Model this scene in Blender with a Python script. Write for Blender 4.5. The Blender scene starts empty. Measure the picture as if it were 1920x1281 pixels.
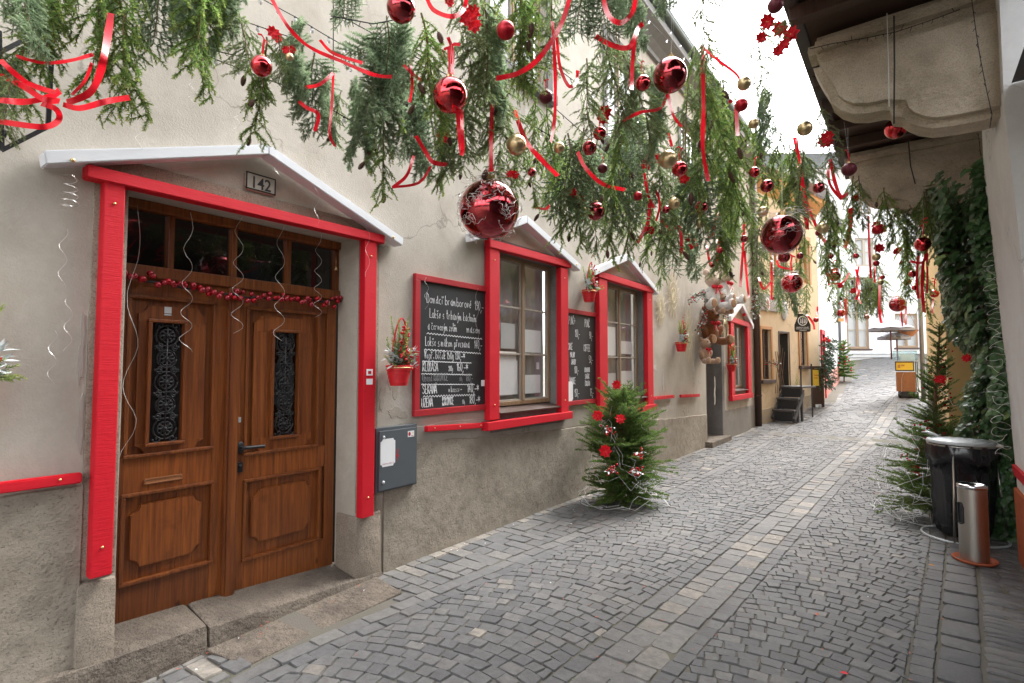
import bpy, bmesh, math, random
from mathutils import Vector, Matrix
random.seed(7)
SC = bpy.context.scene
COL = SC.collection
V = Vector
PI = math.pi
rad = math.radians
rnd = random.random
def uni(a, b): return a + (b - a) * random.random()

# ---------------------------------------------------------------- camera (x across the street, y along it, z up)
YAW, PITCH, FPX, EYE = math.atan(.75), math.atan(.048), 1000.0, 1.65
sa, ca, sp, cp = math.sin(YAW), math.cos(YAW), math.sin(PITCH), math.cos(PITCH)
FW, RT, UP = V((-sa * cp, ca * cp, sp)), V((ca, sa, 0)), V((sa * sp, -ca * sp, cp))
CAM = V((0, 0, EYE))
cam_d = bpy.data.cameras.new('camera'); cam = bpy.data.objects.new('camera', cam_d); COL.objects.link(cam)
cam_d.sensor_width = 36; cam_d.lens = 18.75; cam_d.clip_start = .05; cam_d.clip_end = 500
cam.matrix_world = Matrix(((RT.x, UP.x, -FW.x, 0), (RT.y, UP.y, -FW.y, 0), (RT.z, UP.z, -FW.z, EYE), (0, 0, 0, 1)))
SC.camera = cam
def ray(x, y): return FW + RT * ((x - 960) / FPX) + UP * ((640.5 - y) / FPX)
def at(x, y, Z): return CAM + ray(x, y) * Z          # measured point at a distance Z in front of the camera
def proj(p):
    q = p - CAM; f = q.dot(FW)
    return 960 + FPX * q.dot(RT) / f, 640.5 - FPX * q.dot(UP) / f, f

# ---------------------------------------------------------------- ground height
KN = [(-50, 0), (14.5, 0), (17, .12), (20, .5), (25, 1.0), (34, 2.3), (80, 6)]
def GZ(s):
    for (a, za), (b, zb) in zip(KN, KN[1:]):
        if s <= b: return za + (zb - za) * (s - a) / (b - a)
    return KN[-1][1]
def gnd(x, y):
    d = ray(x, y); t = .5
    while t < 60:
        p = CAM + d * t
        if p.z <= GZ(p.y): return p
        t += .02
    return CAM + d * 60

class Plane:
    def __init__(s, ox, oy, ang):                     # ang: turn to the right of the street axis; normal points to the right of the wall
        s.o = V((ox, oy, 0)); a = rad(ang)
        s.d = V((math.sin(a), math.cos(a), 0)); s.n = V((math.cos(a), -math.sin(a), 0))
    def flip(s): s.n = -s.n; return s
    def pt(s, t, z, off=0): return s.o + s.d * t + s.n * off + V((0, 0, z))
    def hit(s, x, y, off=0):
        d = ray(x, y); k = ((s.o + s.n * off) - CAM).dot(s.n) / d.dot(s.n)
        p = CAM + d * k
        return (p - s.o).dot(s.d), p.z
W1 = Plane(-3.46, 0, 0)
W2 = Plane(-3.44, 15.75, 13.5)
W3 = Plane(-2.42, 20.1, 0)
WE = Plane(0, 0, 0); WE.d = RT.copy(); WE.n = V((sa, -ca, 0)); WE.o = V((-sa, ca, 0)) * 27
WR = Plane(.36, 8.9, 0).flip()

# ---------------------------------------------------------------- mesh builder
class MB:
    def __init__(s): s.v = []; s.f = []; s.m = []; s.r = []; s.mi = 0; s.rv = .5
    def face(s, *ix): s.f.append(ix); s.m.append(s.mi); s.r.append(s.rv)
    def add(s, pts): k = len(s.v); s.v.extend(pts); return k
    def quad(s, a, b, c, d): k = s.add([a, b, c, d]); s.face(k, k + 1, k + 2, k + 3)
    def tri(s, a, b, c): k = s.add([a, b, c]); s.face(k, k + 1, k + 2)
    def poly(s, pts): k = s.add(pts); s.face(*range(k, k + len(pts)))
    def hexa(s, p, bev=0):                            # 8 corners: bottom ring 0-3, top ring 4-7
        if bev <= 0:
            k = s.add(p)
            for q in ((0, 3, 2, 1), (4, 5, 6, 7), (0, 1, 5, 4), (1, 2, 6, 5), (2, 3, 7, 6), (3, 0, 4, 7)): s.face(*[k + i for i in q])
            return
        bm = bmesh.new(); vs = [bm.verts.new(x) for x in p]
        for q in ((0, 3, 2, 1), (4, 5, 6, 7), (0, 1, 5, 4), (1, 2, 6, 5), (2, 3, 7, 6), (3, 0, 4, 7)): bm.faces.new([vs[i] for i in q])
        bmesh.ops.recalc_face_normals(bm, faces=bm.faces)
        bmesh.ops.bevel(bm, geom=list(bm.edges), offset=bev, segments=2, profile=.6, affect='EDGES')
        s.bm(bm); bm.free()
    def bm(s, bm, M=None):
        bm.verts.index_update(); k = len(s.v)
        s.v.extend([(M @ v.co if M else v.co.copy()) for v in bm.verts])
        for f in bm.faces: s.face(*[k + v.index for v in f.verts])
    def box(s, c, size, bev=0, M=None):
        x, y, z = V(size) / 2; c = V(c)
        p = [V((-x, -y, -z)), V((x, -y, -z)), V((x, y, -z)), V((-x, y, -z)), V((-x, -y, z)), V((x, -y, z)), V((x, y, z)), V((-x, y, z))]
        s.hexa([(M @ q if M else q) + c for q in p], bev)
    def pbox(s, P, t0, t1, z0, z1, o0, o1, bev=0):    # box on a wall plane
        s.hexa([P.pt(t0, z0, o0), P.pt(t1, z0, o0), P.pt(t1, z0, o1), P.pt(t0, z0, o1), P.pt(t0, z1, o0), P.pt(t1, z1, o0), P.pt(t1, z1, o1), P.pt(t0, z1, o1)], bev)
    def pprism(s, P, poly, o0, o1, bev=0):            # polygon (t,z) on a wall plane, extruded
        n = len(poly); A = [P.pt(t, z, o0) for t, z in poly]; B = [P.pt(t, z, o1) for t, z in poly]
        if bev > 0:
            bm = bmesh.new(); va = [bm.verts.new(x) for x in A]; vb = [bm.verts.new(x) for x in B]
            bm.faces.new(va); bm.faces.new(vb)
            for i in range(n): bm.faces.new([va[i], va[(i + 1) % n], vb[(i + 1) % n], vb[i]])
            bmesh.ops.recalc_face_normals(bm, faces=bm.faces)
            bmesh.ops.bevel(bm, geom=list(bm.edges), offset=bev, segments=2, affect='EDGES')
            s.bm(bm); bm.free(); return
        k = s.add(A + B); s.face(*[k + i for i in range(n)][::-1]); s.face(*[k + n + i for i in range(n)])
        for i in range(n): j = (i + 1) % n; s.face(k + i, k + j, k + n + j, k + n + i)
    def tube(s, pts, r, n=6, closed=False, cap=True):
        pts = [V(p) for p in pts]; N = len(pts); rs = r if isinstance(r, (list, tuple)) else [r] * N
        rings = []; ref = None
        for i, p in enumerate(pts):
            if closed: d = pts[(i + 1) % N] - pts[i - 1]
            else: d = pts[min(i + 1, N - 1)] - pts[max(i - 1, 0)]
            if d.length < 1e-9: d = V((0, 0, 1))
            d.normalize()
            if ref is None: ref = d.orthogonal().normalized()
            ref = ref - d * ref.dot(d)
            if ref.length < 1e-6: ref = d.orthogonal()
            ref.normalize(); b = d.cross(ref)
            rings.append(s.add([p + (ref * math.cos(2 * PI * j / n) + b * math.sin(2 * PI * j / n)) * rs[i] for j in range(n)]))
        for i in range(N if closed else N - 1):
            a, c = rings[i], rings[(i + 1) % N]
            for j in range(n): s.face(a + j, a + (j + 1) % n, c + (j + 1) % n, c + j)
        if cap and not closed:
            s.face(*[rings[0] + j for j in range(n)][::-1]); s.face(*[rings[-1] + j for j in range(n)])
    def lathe(s, prof, c=(0, 0, 0), n=24, M=None):    # prof: (radius, z)
        c = V(c); rings = []
        for r, z in prof:
            q = [V((r * math.cos(2 * PI * j / n), r * math.sin(2 * PI * j / n), z)) for j in range(n)]
            rings.append(s.add([(M @ x if M else x) + c for x in q]))
        for a, b in zip(rings, rings[1:]):
            for j in range(n): s.face(a + j, a + (j + 1) % n, b + (j + 1) % n, b + j)
        if prof[0][0] > 1e-4: s.face(*[rings[0] + j for j in range(n)][::-1])
        if prof[-1][0] > 1e-4: s.face(*[rings[-1] + j for j in range(n)])
    def ball(s, c, r, n=10, M=None):
        rr = V((r, r, r)) if not isinstance(r, (tuple, list, Vector)) else V(r); c = V(c); m = max(4, n // 2 + 1); rings = []
        for i in range(1, m):
            a = PI * i / m
            q = [V((rr.x * math.sin(a) * math.cos(2 * PI * j / n), rr.y * math.sin(a) * math.sin(2 * PI * j / n), rr.z * math.cos(a))) for j in range(n)]
            rings.append(s.add([(M @ x if M else x) + c for x in q]))
        t = V((0, 0, rr.z)); kt = s.add([(M @ t if M else t) + c]); kb = s.add([(M @ -t if M else -t) + c])
        for j in range(n):
            s.face(kt, rings[0] + j, rings[0] + (j + 1) % n); s.face(kb, rings[-1] + (j + 1) % n, rings[-1] + j)
        for a, b in zip(rings, rings[1:]):
            for j in range(n): s.face(a + j, b + j, b + (j + 1) % n, a + (j + 1) % n)
    def strip(s, pts, wv, w):                         # ribbon along pts; wv = width directions
        L = []
        for i, p in enumerate(pts):
            d = wv[i] if isinstance(wv, list) else wv
            ww = w[i] if isinstance(w, list) else w
            L.append(s.add([p - d * ww / 2, p + d * ww / 2]))
        for a, b in zip(L, L[1:]): s.face(a, a + 1, b + 1, b)
    def build(s, name, mats, parent=None, smooth=None):
        me = bpy.data.meshes.new(name); me.from_pydata([tuple(x) for x in s.v], [], s.f)
        mats = mats if isinstance(mats, (list, tuple)) else [mats]
        for m in mats: me.materials.append(m)
        me.polygons.foreach_set('material_index', s.m)
        a = me.attributes.new('rnd', 'FLOAT', 'FACE'); a.data.foreach_set('value', s.r)
        if smooth is not None:
            if smooth is True: me.polygons.foreach_set('use_smooth', [True] * len(s.f))
            else: me.polygons.foreach_set('use_smooth', [True] * len(s.f)); me.set_sharp_from_angle(angle=rad(smooth))
        me.update(); o = bpy.data.objects.new(name, me); COL.objects.link(o)
        if parent is not None: adopt(o, parent)
        return o
def adopt(o, parent):
    o.parent = parent
    if parent.type == 'EMPTY' and parent.parent is None: o.matrix_parent_inverse = Matrix.Translation(-parent.location)
def thing(name, label, cat, loc=(0, 0, 0), group=None):
    o = bpy.data.objects.new(name, None); COL.objects.link(o); o.location = loc; o.empty_display_size = .1
    return tag(o, label, cat, group)
def tag(o, label, cat=None, group=None, kind=None):
    if label: o['label'] = label
    if cat: o['category'] = cat
    if group: o['group'] = group
    if kind: o['kind'] = kind
    return o
def struct(name, mb, mats, smooth=None): o = mb.build(name, mats, None, smooth); o['kind'] = 'structure'; return o
KIDS = {}
def copy_tree(o, parent=None):
    c = o.copy(); COL.objects.link(c)
    if parent is not None: c.parent = parent; c.matrix_parent_inverse = o.matrix_parent_inverse.copy()
    for ch in o.children: copy_tree(ch, c) if ch is not c else None
    return c

# ---------------------------------------------------------------- materials
class Mat:
    def __init__(s, name):
        s.m = bpy.data.materials.new(name); s.m.use_nodes = True; s.t = s.m.node_tree; s.b = s.t.nodes['Principled BSDF']; s.o = s.t.nodes['Material Output']
        s._c = None
    def n(s, k, **kw):
        x = s.t.nodes.new(k)
        for a, b in kw.items():
            if hasattr(x, a): setattr(x, a, b)
        return x
    def l(s, a, b): s.t.links.new(a, b)
    def co(s):
        if s._c is None: s._c = s.n('ShaderNodeTexCoord').outputs['Object']
        return s._c
    def map(s, scale=(1, 1, 1), rot=(0, 0, 0)):
        m = s.n('ShaderNodeMapping'); m.inputs['Scale'].default_value = scale; m.inputs['Rotation'].default_value = rot
        s.l(s.co(), m.inputs[0]); return m.outputs[0]
    def noise(s, scale, detail=4, rough=.55, vec=None, dist=0):
        x = s.n('ShaderNodeTexNoise'); x.inputs['Scale'].default_value = scale; x.inputs['Detail'].default_value = detail
        x.inputs['Roughness'].default_value = rough; x.inputs['Distortion'].default_value = dist
        s.l(vec or s.co(), x.inputs['Vector']); return x.outputs['Fac']
    def voro(s, scale, vec=None, feature='F1'):
        x = s.n('ShaderNodeTexVoronoi', feature=feature); x.inputs['Scale'].default_value = scale
        s.l(vec or s.co(), x.inputs['Vector']); return x.outputs['Distance']
    def ramp(s, fac, stops):
        r = s.n('ShaderNodeValToRGB'); e = r.color_ramp.elements
        while len(e) < len(stops): e.new(.5)
        for i, (p, c) in enumerate(stops):
            e[i].position = p; e[i].color = (c if isinstance(c, tuple) else (c, c, c)) + (1,)
        s.l(fac, r.inputs[0]); return r.outputs[0]
    def mix(s, fac, a, b, blend='MIX'):
        x = s.n('ShaderNodeMix', data_type='RGBA', blend_type=blend)
        for sock, v in ((x.inputs[0], fac), (x.inputs[6], a), (x.inputs[7], b)):
            if isinstance(v, (int, float)): sock.default_value = v if sock is x.inputs[0] else (v, v, v, 1)
            elif isinstance(v, tuple): sock.default_value = v + (1,)
            else: s.l(v, sock)
        return x.outputs[2]
    def math(s, op, a, b=0.0):
        x = s.n('ShaderNodeMath', operation=op)
        for i, v in enumerate((a, b)):
            if isinstance(v, (int, float)): x.inputs[i].default_value = v
            else: s.l(v, x.inputs[i])
        return x.outputs[0]
    def attr(s, name='rnd'): return s.n('ShaderNodeAttribute', attribute_name=name).outputs['Fac']
    def orand(s): return s.n('ShaderNodeObjectInfo').outputs['Random']
    def bump(s, h, strength=.3, dist=.02, prev=None):
        x = s.n('ShaderNodeBump'); x.inputs['Strength'].default_value = strength; x.inputs['Distance'].default_value = dist
        s.l(h, x.inputs['Height'])
        if prev: s.l(prev, x.inputs['Normal'])
        s.l(x.outputs[0], s.b.inputs['Normal']); return x.outputs[0]
    def set(s, **kw):
        for k, v in kw.items():
            i = s.b.inputs[k.replace('_', ' ')]
            if isinstance(v, tuple): i.default_value = v + (1,) if len(v) == 3 else v
            elif isinstance(v, (int, float)): i.default_value = v
            else: s.l(v, i)
        return s
def flat(name, col, rough=.6, metal=0, var=.12, vs=9, bump=0, bs=60, **kw):
    m = Mat(name); n = m.noise(vs, 5)
    c = m.mix(n, tuple(x * (1 - var) for x in col), tuple(min(1, x * (1 + var)) for x in col)); m.set(Base_Color=c, Roughness=rough, Metallic=metal, **kw)
    if bump: m.bump(m.noise(bs, 4), bump, .01)
    return m.m
def plaster(name, base, stain, dark, rough_bump=.25, patch=None, sc=1.0, streak=True):
    m = Mat(name)
    n1 = m.noise(.55 * sc, 6, .6); n2 = m.noise(2.6 * sc, 6, .62, dist=.4); n3 = m.noise(26, 4, .7)
    c = m.mix(m.ramp(n1, [(.38, 0.), (.66, 1.)]), base, stain)
    c = m.mix(m.ramp(n2, [(.46, 0.), (.78, .75)]), c, dark)
    if streak:
        st = m.noise(1., 5, .6, vec=m.map((2.2, 2.2, .16)))
        c = m.mix(m.ramp(st, [(.5, 0.), (.78, .5)]), c, dark)
    if patch:
        p = m.noise(1.15, 5, .62, vec=m.map((1, 1, 1.0), (.3, .2, 1.0)), dist=.6)
        c = m.mix(m.ramp(p, [(.635, 0.), (.66, .65)]), c, patch)
    c = m.mix(m.ramp(n3, [(.3, .25), (.6, 0.)]), c, dark)
    sx_ = m.n('ShaderNodeSeparateXYZ'); m.l(m.co(), sx_.inputs[0]); low = m.ramp(m.math('ADD', m.math('MULTIPLY', sx_.outputs[2], -.42), m.math('MULTIPLY', m.noise(1.7, 6, .7), 1.7)), [(.4, 0.), (.66, .5)])
    c = m.mix(low, c, dark) if streak else c
    sp = m.ramp(m.noise(4.2, 5, .7), [(.66, 0.), (.72, .5)]); c = m.mix(sp, c, tuple(min(.8, x * 1.25) for x in base))
    # hairline cracks
    vo = m.n('ShaderNodeTexVoronoi', feature='DISTANCE_TO_EDGE'); vo.inputs['Scale'].default_value = .62
    wv = m.n('ShaderNodeVectorMath', operation='ADD'); nz = m.n('ShaderNodeTexNoise'); nz.inputs['Scale'].default_value = 2.2; nz.inputs['Detail'].default_value = 6
    m.l(m.co(), nz.inputs['Vector']); m.l(m.co(), wv.inputs[0]); m.l(nz.outputs['Color'], wv.inputs[1]); m.l(wv.outputs[0], vo.inputs['Vector'])
    gate = m.ramp(m.noise(.9, 2), [(.52, 0.), (.6, 1.)])
    cr = m.math('MULTIPLY', m.ramp(vo.outputs['Distance'], [(.0, 1.), (.006, 0.)]), gate)
    c = m.mix(m.math('MULTIPLY', cr, .55), c, tuple(x * .35 for x in dark))
    m.set(Base_Color=c, Roughness=.93, Specular_IOR_Level=.2)
    b = m.bump(m.noise(85, 5, .7), rough_bump, .012); b = m.bump(n2, .16, .03, b)
    return m.m
def roughcast(name, base, dark, bump=.9):
    m = Mat(name)
    n1 = m.noise(1.4, 6, .6); n2 = m.noise(7, 6, .65); 
    c = m.mix(m.ramp(n1, [(.35, 0.), (.7, 1.)]), base, dark); c = m.mix(m.ramp(n2, [(.45, 0.), (.75, .6)]), c, tuple(x * .55 for x in dark))
    pits = m.ramp(m.noise(62, 3, .6, vec=m.map((1, 1, 1.5)), dist=.6), [(.30, .45), (.43, 1.)])
    c = m.mix(pits, tuple(x * .45 for x in dark), c)
    m.set(Base_Color=c, Roughness=.95, Specular_IOR_Level=.15)
    b = m.bump(pits, bump * .6, .02); b = m.bump(m.noise(60, 5, .7), bump * .5, .015, b); m.bump(n2, bump * .6, .04, b)
    return m.m
def stone(name, base, dark, speck=.5, bump=.4, sc=1.0):
    m = Mat(name)
    c = m.mix(m.ramp(m.noise(1.9 * sc, 6, .6), [(.35, 0.), (.68, 1.)]), base, dark)
    c = m.mix(m.math('MULTIPLY', m.ramp(m.noise(120, 2, .8), [(.38, 1.), (.5, 0.)]), speck), c, tuple(x * .35 for x in dark))
    c = m.mix(m.math('MULTIPLY', m.ramp(m.noise(90, 2, .8), [(.6, 0.), (.72, 1.)]), speck * .6), c, tuple(min(.8, x * 1.9) for x in base))
    m.set(Base_Color=c, Roughness=.9, Specular_IOR_Level=.25)
    b = m.bump(m.noise(95, 4, .7), bump, .01); m.bump(m.noise(9 * sc, 5), bump, .04, b)
    return m.m
def paint(name, col, worn=.1, rough=.5, axis=(8, 8, 120), grain=.35):
    m = Mat(name); n = m.noise(3, 5)
    g = m.noise(1, 5, .65, vec=m.map(axis), dist=.5)
    c = m.mix(n, tuple(x * .86 for x in col), col); c = m.mix(m.ramp(g, [(.55, 0.), (.75, worn)]), c, tuple(x * .6 for x in col))
    sc = m.ramp(m.noise(14, 6, .75), [(.73, 0.), (.76, worn * 2.5)])
    c = m.mix(sc, c, tuple(min(1, x * .7 + .16) for x in col))
    m.set(Base_Color=c, Roughness=rough, Specular_IOR_Level=.35); b = m.bump(g, grain, .006); m.bump(n, grain * .5, .03, b)
    return m.m
def wood(name, a, b, d, stretch=(26, 26, 1.1), rough=.42, bump=.12, coat=0):
    m = Mat(name)
    vec = m.map(stretch)
    off = m.n('ShaderNodeVectorMath', operation='ADD'); at_ = m.attr(); mul = m.math('MULTIPLY', at_, 37.0)
    cx = m.n('ShaderNodeCombineXYZ'); m.l(mul, cx.inputs[0]); m.l(mul, cx.inputs[1]); m.l(mul, cx.inputs[2]); m.l(vec, off.inputs[0]); m.l(cx.outputs[0], off.inputs[1])
    g = m.noise(1, 5, .6, vec=off.outputs[0], dist=1.2); g2 = m.noise(3.2, 4, .7, vec=off.outputs[0])
    c = m.mix(m.ramp(g, [(.32, 0.), (.66, 1.)]), a, b); c = m.mix(m.ramp(g2, [(.5, 0.), (.72, .7)]), c, d)
    c = m.mix(m.ramp(at_, [(0., .5), (1., 0.)]), c, d)
    k = m.ramp(m.voro(3.3, vec=m.map((1, 1, .55))), [(.03, 1.), (.07, 0.)]); c = m.mix(m.math('MULTIPLY', k, .8), c, tuple(x * .3 for x in d))
    w = m.ramp(m.noise(2.4, 6, .7), [(.62, 0.), (.75, .5)]); c = m.mix(w, c, tuple(x * .5 for x in d))
    m.set(Base_Color=c, Roughness=rough, Coat_Weight=coat, Coat_Roughness=.25); m.bump(g, bump, .01)
    return m.m
def needle(name, c1, c2, tip):
    m = Mat(name); a = m.attr(); r = m.orand()
    c = m.mix(r, c1, c2); c = m.mix(m.ramp(a, [(.3, 0.), (1., 1.)]), c, tip)
    c = m.mix(m.ramp(m.noise(5, 3), [(.35, .3), (.65, 0.)]), c, tuple(x * .5 for x in c1))
    m.set(Base_Color=c, Roughness=.55, Specular_IOR_Level=.4)
    tr = m.n('ShaderNodeBsdfTranslucent'); m.l(c, tr.inputs[0]); ad = m.n('ShaderNodeMixShader'); ad.inputs[0].default_value = .55
    m.l(m.b.outputs[0], ad.inputs[1]); m.l(tr.outputs[0], ad.inputs[2]); m.l(ad.outputs[0], m.o.inputs[0])
    return m.m
def glass(name, tint, refl=.9, op=.35):
    m = Mat(name); tr = m.n('ShaderNodeBsdfTransparent'); tr.inputs[0].default_value = tint + (1,)
    gl = m.n('ShaderNodeBsdfGlossy'); gl.inputs['Roughness'].default_value = .02; gl.inputs[0].default_value = (refl, refl, refl, 1)
    fr = m.n('ShaderNodeLayerWeight'); fr.inputs['Blend'].default_value = .5
    f = m.math('ADD', m.math('MULTIPLY', m.math('POWER', fr.outputs['Facing'], 4.0), .9), op)
    bp = m.n('ShaderNodeBump'); bp.inputs['Strength'].default_value = .05; bp.inputs['Distance'].default_value = .02; m.l(m.noise(3, 2), bp.inputs['Height']); m.l(bp.outputs[0], gl.inputs['Normal'])
    mx = m.n('ShaderNodeMixShader'); m.l(f, mx.inputs[0]); m.l(tr.outputs[0], mx.inputs[1]); m.l(gl.outputs[0], mx.inputs[2]); m.l(mx.outputs[0], m.o.inputs[0])
    return m.m
M = {}
M['plaster'] = plaster('beige_plaster', (.50, .46, .40), (.43, .395, .345), (.34, .30, .25), .3, patch=(.53, .50, .46))
M['plinth'] = roughcast('grey_roughcast', (.38, .335, .275), (.29, .25, .2))
M['plinth2'] = plaster('grey_smooth_plinth', (.30, .28, .25), (.25, .23, .205), (.19, .17, .15), .5)
M['stone'] = stone('door_stone', (.33, .28, .225), (.23, .19, .15))
M['stonegrey'] = stone('window_stone', (.22, .21, .20), (.15, .14, .13), .3, .3)
M['step'] = stone('step_stone', (.215, .18, .145), (.115, .095, .078), .5, .8, 2.4)
M['corbel'] = stone('corbel_stone', (.66, .57, .45), (.42, .35, .26), .35, .9, 1.6)
M['red'] = paint('red_paint', (.62, .007, .02), .3, .62)
M['reddull'] = paint('dull_red_paint', (.42, .022, .03), .4)
M['white'] = paint('white_paint', (.74, .76, .8), .08, grain=.1)
M['door'] = wood('varnished_pine', (.35, .105, .019), (.16, .04, .008), (.055, .014, .005), coat=.15)
M['winwood'] = wood('worn_window_wood', (.27, .155, .075), (.2, .11, .055), (.33, .27, .2), rough=.7, bump=.25)
M['winpale'] = paint('pale_window_paint', (.42, .37, .31), .5, .7)
M['ochrewood'] = paint('ochre_window_paint', (.52, .25, .085), .3, .6)
M['brownwood'] = wood('dark_brown_wood', (.085, .045, .03), (.06, .032, .022), (.03, .018, .013), rough=.6)
M['blackwood'] = wood('black_weathered_wood', (.06, .058, .06), (.04, .038, .04), (.1, .095, .095), stretch=(4, 30, 30), rough=.6)
M['orangewood'] = wood('orange_brown_wood', (.36, .15, .06), (.3, .12, .045), (.2, .08, .03), rough=.6, stretch=(8, 8, 3))
M['board'] = flat('chalkboard_black', (.018, .02, .023), .55, var=.5, vs=3)
M['chalk'] = flat('white_chalk', (.82, .83, .85), .9, var=.1)
M['chalkdim'] = flat('faded_chalk', (.30, .30, .31), .9, var=.2)
M['iron'] = flat('black_iron', (.014, .014, .016), .5, .0, var=.3, bump=.15)
M['cabinet'] = flat('grey_cabinet_paint', (.085, .098, .11), .5, var=.14, vs=4, bump=.05)
M['steel'] = flat('brushed_steel', (.46, .43, .385), .33, 1.0, var=.06, vs=20)
M['chrome'] = flat('polished_steel', (.62, .63, .65), .16, 1.0, var=.05)
M['galv'] = flat('galvanised_lid', (.56, .6, .62), .4, .45, var=.14, vs=12)
M['terra'] = flat('terracotta', (.42, .105, .045), .75, var=.2, vs=14, bump=.1)
M['orange'] = plaster('orange_wall_base', (.52, .14, .055), (.46, .12, .05), (.36, .09, .04), .3)
M['gold'] = flat('brass_gold', (.72, .52, .25), .3, .95, var=.1)
M['straw'] = flat('pale_straw', (.66, .58, .4), .7, var=.15)
M['silver'] = flat('silver_wire', (.72, .7, .68), .3, .8, var=.1)
M['whitewire'] = flat('white_cable', (.7, .7, .68), .5, var=.05)
M['cable'] = flat('black_cable', (.02, .02, .022), .6, var=.1)
M['bulb'] = flat('clear_bulb', (.82, .82, .84), .1, var=.02, Transmission_Weight=.55, IOR=1.3)
M['paper'] = flat('white_paper', (.78, .79, .8), .8, var=.04)
M['papergrey'] = flat('greyish_paper', (.5, .52, .53), .7, var=.05)
M['pinkish'] = flat('faint_pink_print', (.6, .3, .34), .8, var=.1)
M['ink'] = flat('dark_ink', (.03, .03, .035), .8, var=.1)
M['curtain'] = flat('grey_curtain', (.34, .345, .36), .9, var=.18, vs=2.5)
M['darkroom'] = flat('dark_interior', (.016, .014, .013), .9, var=.3)
M['glass'] = glass('window_glass', (.98, .98, .98), .75, .07)
M['darkglass'] = glass('dark_glass', (.3, .3, .3), .8, .05)
M['ochre'] = plaster('ochre_plaster', (.68, .54, .36), (.65, .53, .38), (.54, .42, .28), .2)
M['ochredark'] = plaster('orange_ochre_plaster', (.60, .32, .12), (.55, .29, .11), (.46, .25, .1), .2)
M['yellow'] = plaster('yellow_plaster', (.68, .47, .2), (.65, .45, .2), (.55, .38, .18), .15)
M['whitewall'] = plaster('white_limewash', (.80, .80, .81), (.77, .77, .78), (.68, .68, .69), .15)
M['arcade'] = plaster('white_arcade_plaster', (.8, .8, .8), (.74, .74, .74), (.62, .61, .6), .3)
M['pinkwall'] = plaster('pink_plinth', (.5, .24, .2), (.46, .22, .18), (.38, .2, .16), .2)
M['soffit'] = flat('grey_eaves', (.2, .2, .19), .8, var=.15)
M['gutter'] = flat('weathered_copper', (.09, .115, .105), .55, .4, var=.3, vs=6)
M['pipe'] = flat('brown_downpipe', (.075, .045, .035), .5, .3, var=.2)
M['greypipe'] = flat('grey_downpipe', (.16, .16, .18), .5, .4, var=.2)
M['slate'] = stone('slate_roof', (.16, .165, .16), (.1, .105, .1), .2, .3, 2)
M['tile'] = flat('clay_roof_tiles', (.26, .12, .08), .85, var=.3, vs=4, bump=.3, bs=20)
M['spruce'] = needle('spruce_needles', (.17, .29, .075), (.21, .34, .09), (.5, .58, .16))
M['fir'] = needle('fir_needles', (.20, .29, .165), (.24, .33, .195), (.44, .52, .33))
M['airy'] = needle('cypress_needles', (.2, .28, .115), (.235, .31, .14), (.38, .43, .2))
M['xmas'] = needle('young_spruce_needles', (.095, .19, .04), (.12, .23, .05), (.32, .44, .1))
M['twig'] = flat('brown_twig', (.13, .075, .04), .85, var=.3)
M['bark'] = flat('spruce_bark', (.17, .085, .045), .9, var=.35, vs=30, bump=.4)
M['cone'] = flat('pine_cone', (.10, .045, .028), .7, var=.4, vs=60)
M['ivy'] = None
M['berry'] = flat('red_berries', (.5, .01, .02), .25, var=.2)
M['frost'] = flat('frosted_leaves', (.62, .68, .68), .8, var=.15, vs=30)
M['holly'] = flat('dark_holly', (.03, .085, .035), .4, var=.4, vs=30)
M['petal'] = flat('red_fabric_petals', (.68, .006, .018), .65, var=.2, vs=25)
M['basket'] = flat('red_basket', (.58, .012, .02), .5, var=.2, vs=30)
M['plastic'] = flat('black_bin_bag', (.013, .013, .015), .2, var=.2, vs=10)
M['parasol'] = flat('grey_parasol_cloth', (.27, .28, .32), .85, var=.08)
M['maroon'] = flat('maroon_pole', (.12, .025, .025), .5, var=.1)
M['counter'] = glass('pale_green_glass', (.72, .85, .84), .9, .22)
M['yellowsign'] = flat('yellow_sign', (.75, .52, .05), .6, var=.1)
def ribbon_mat():
    m = Mat('red_satin_ribbon'); c = m.mix(m.noise(9, 3), (.62, .006, .018), (.78, .012, .03)); m.set(Base_Color=c, Roughness=.4, Specular_IOR_Level=.5)
    tr = m.n('ShaderNodeBsdfTranslucent'); m.l(c, tr.inputs[0]); mx = m.n('ShaderNodeMixShader'); mx.inputs[0].default_value = .35
    m.l(m.b.outputs[0], mx.inputs[1]); m.l(tr.outputs[0], mx.inputs[2]); m.l(mx.outputs[0], m.o.inputs[0]); return m.m
M['ribbon'] = ribbon_mat()
def bauble_mat(name, col, rough, coat=1.0, metal=1.0):
    m = Mat(name); m.set(Base_Color=m.mix(m.noise(4, 2), tuple(x * .9 for x in col), col), Metallic=metal, Roughness=rough, Coat_Weight=coat, Coat_Roughness=rough * .7, Coat_IOR=1.6)
    m.bump(m.noise(5, 2), .04, .05); return m.m
M['bred'] = bauble_mat('glossy_red_bauble', (.62, .008, .02), .035)
M['bdark'] = bauble_mat('glossy_wine_bauble', (.4, .008, .02), .035)
M['bmatte'] = bauble_mat('satin_red_bauble', (.45, .008, .02), .38, .2, .7)
M['bwine'] = bauble_mat('matte_wine_bauble', (.12, .012, .022), .5, .1, .4)
M['bgar'] = bauble_mat('small_crimson_bauble', (.36, .006, .02), .25, .5, .35)
M['bgold'] = bauble_mat('champagne_bauble', (.66, .5, .27), .32, .3, .9)
def fur(name, col, d):
    m = Mat(name); n = m.noise(55, 4, .7); m.set(Base_Color=m.mix(n, d, col), Roughness=.95, Sheen_Weight=.4, Specular_IOR_Level=.1); m.bump(n, .9, .03); return m.m
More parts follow.
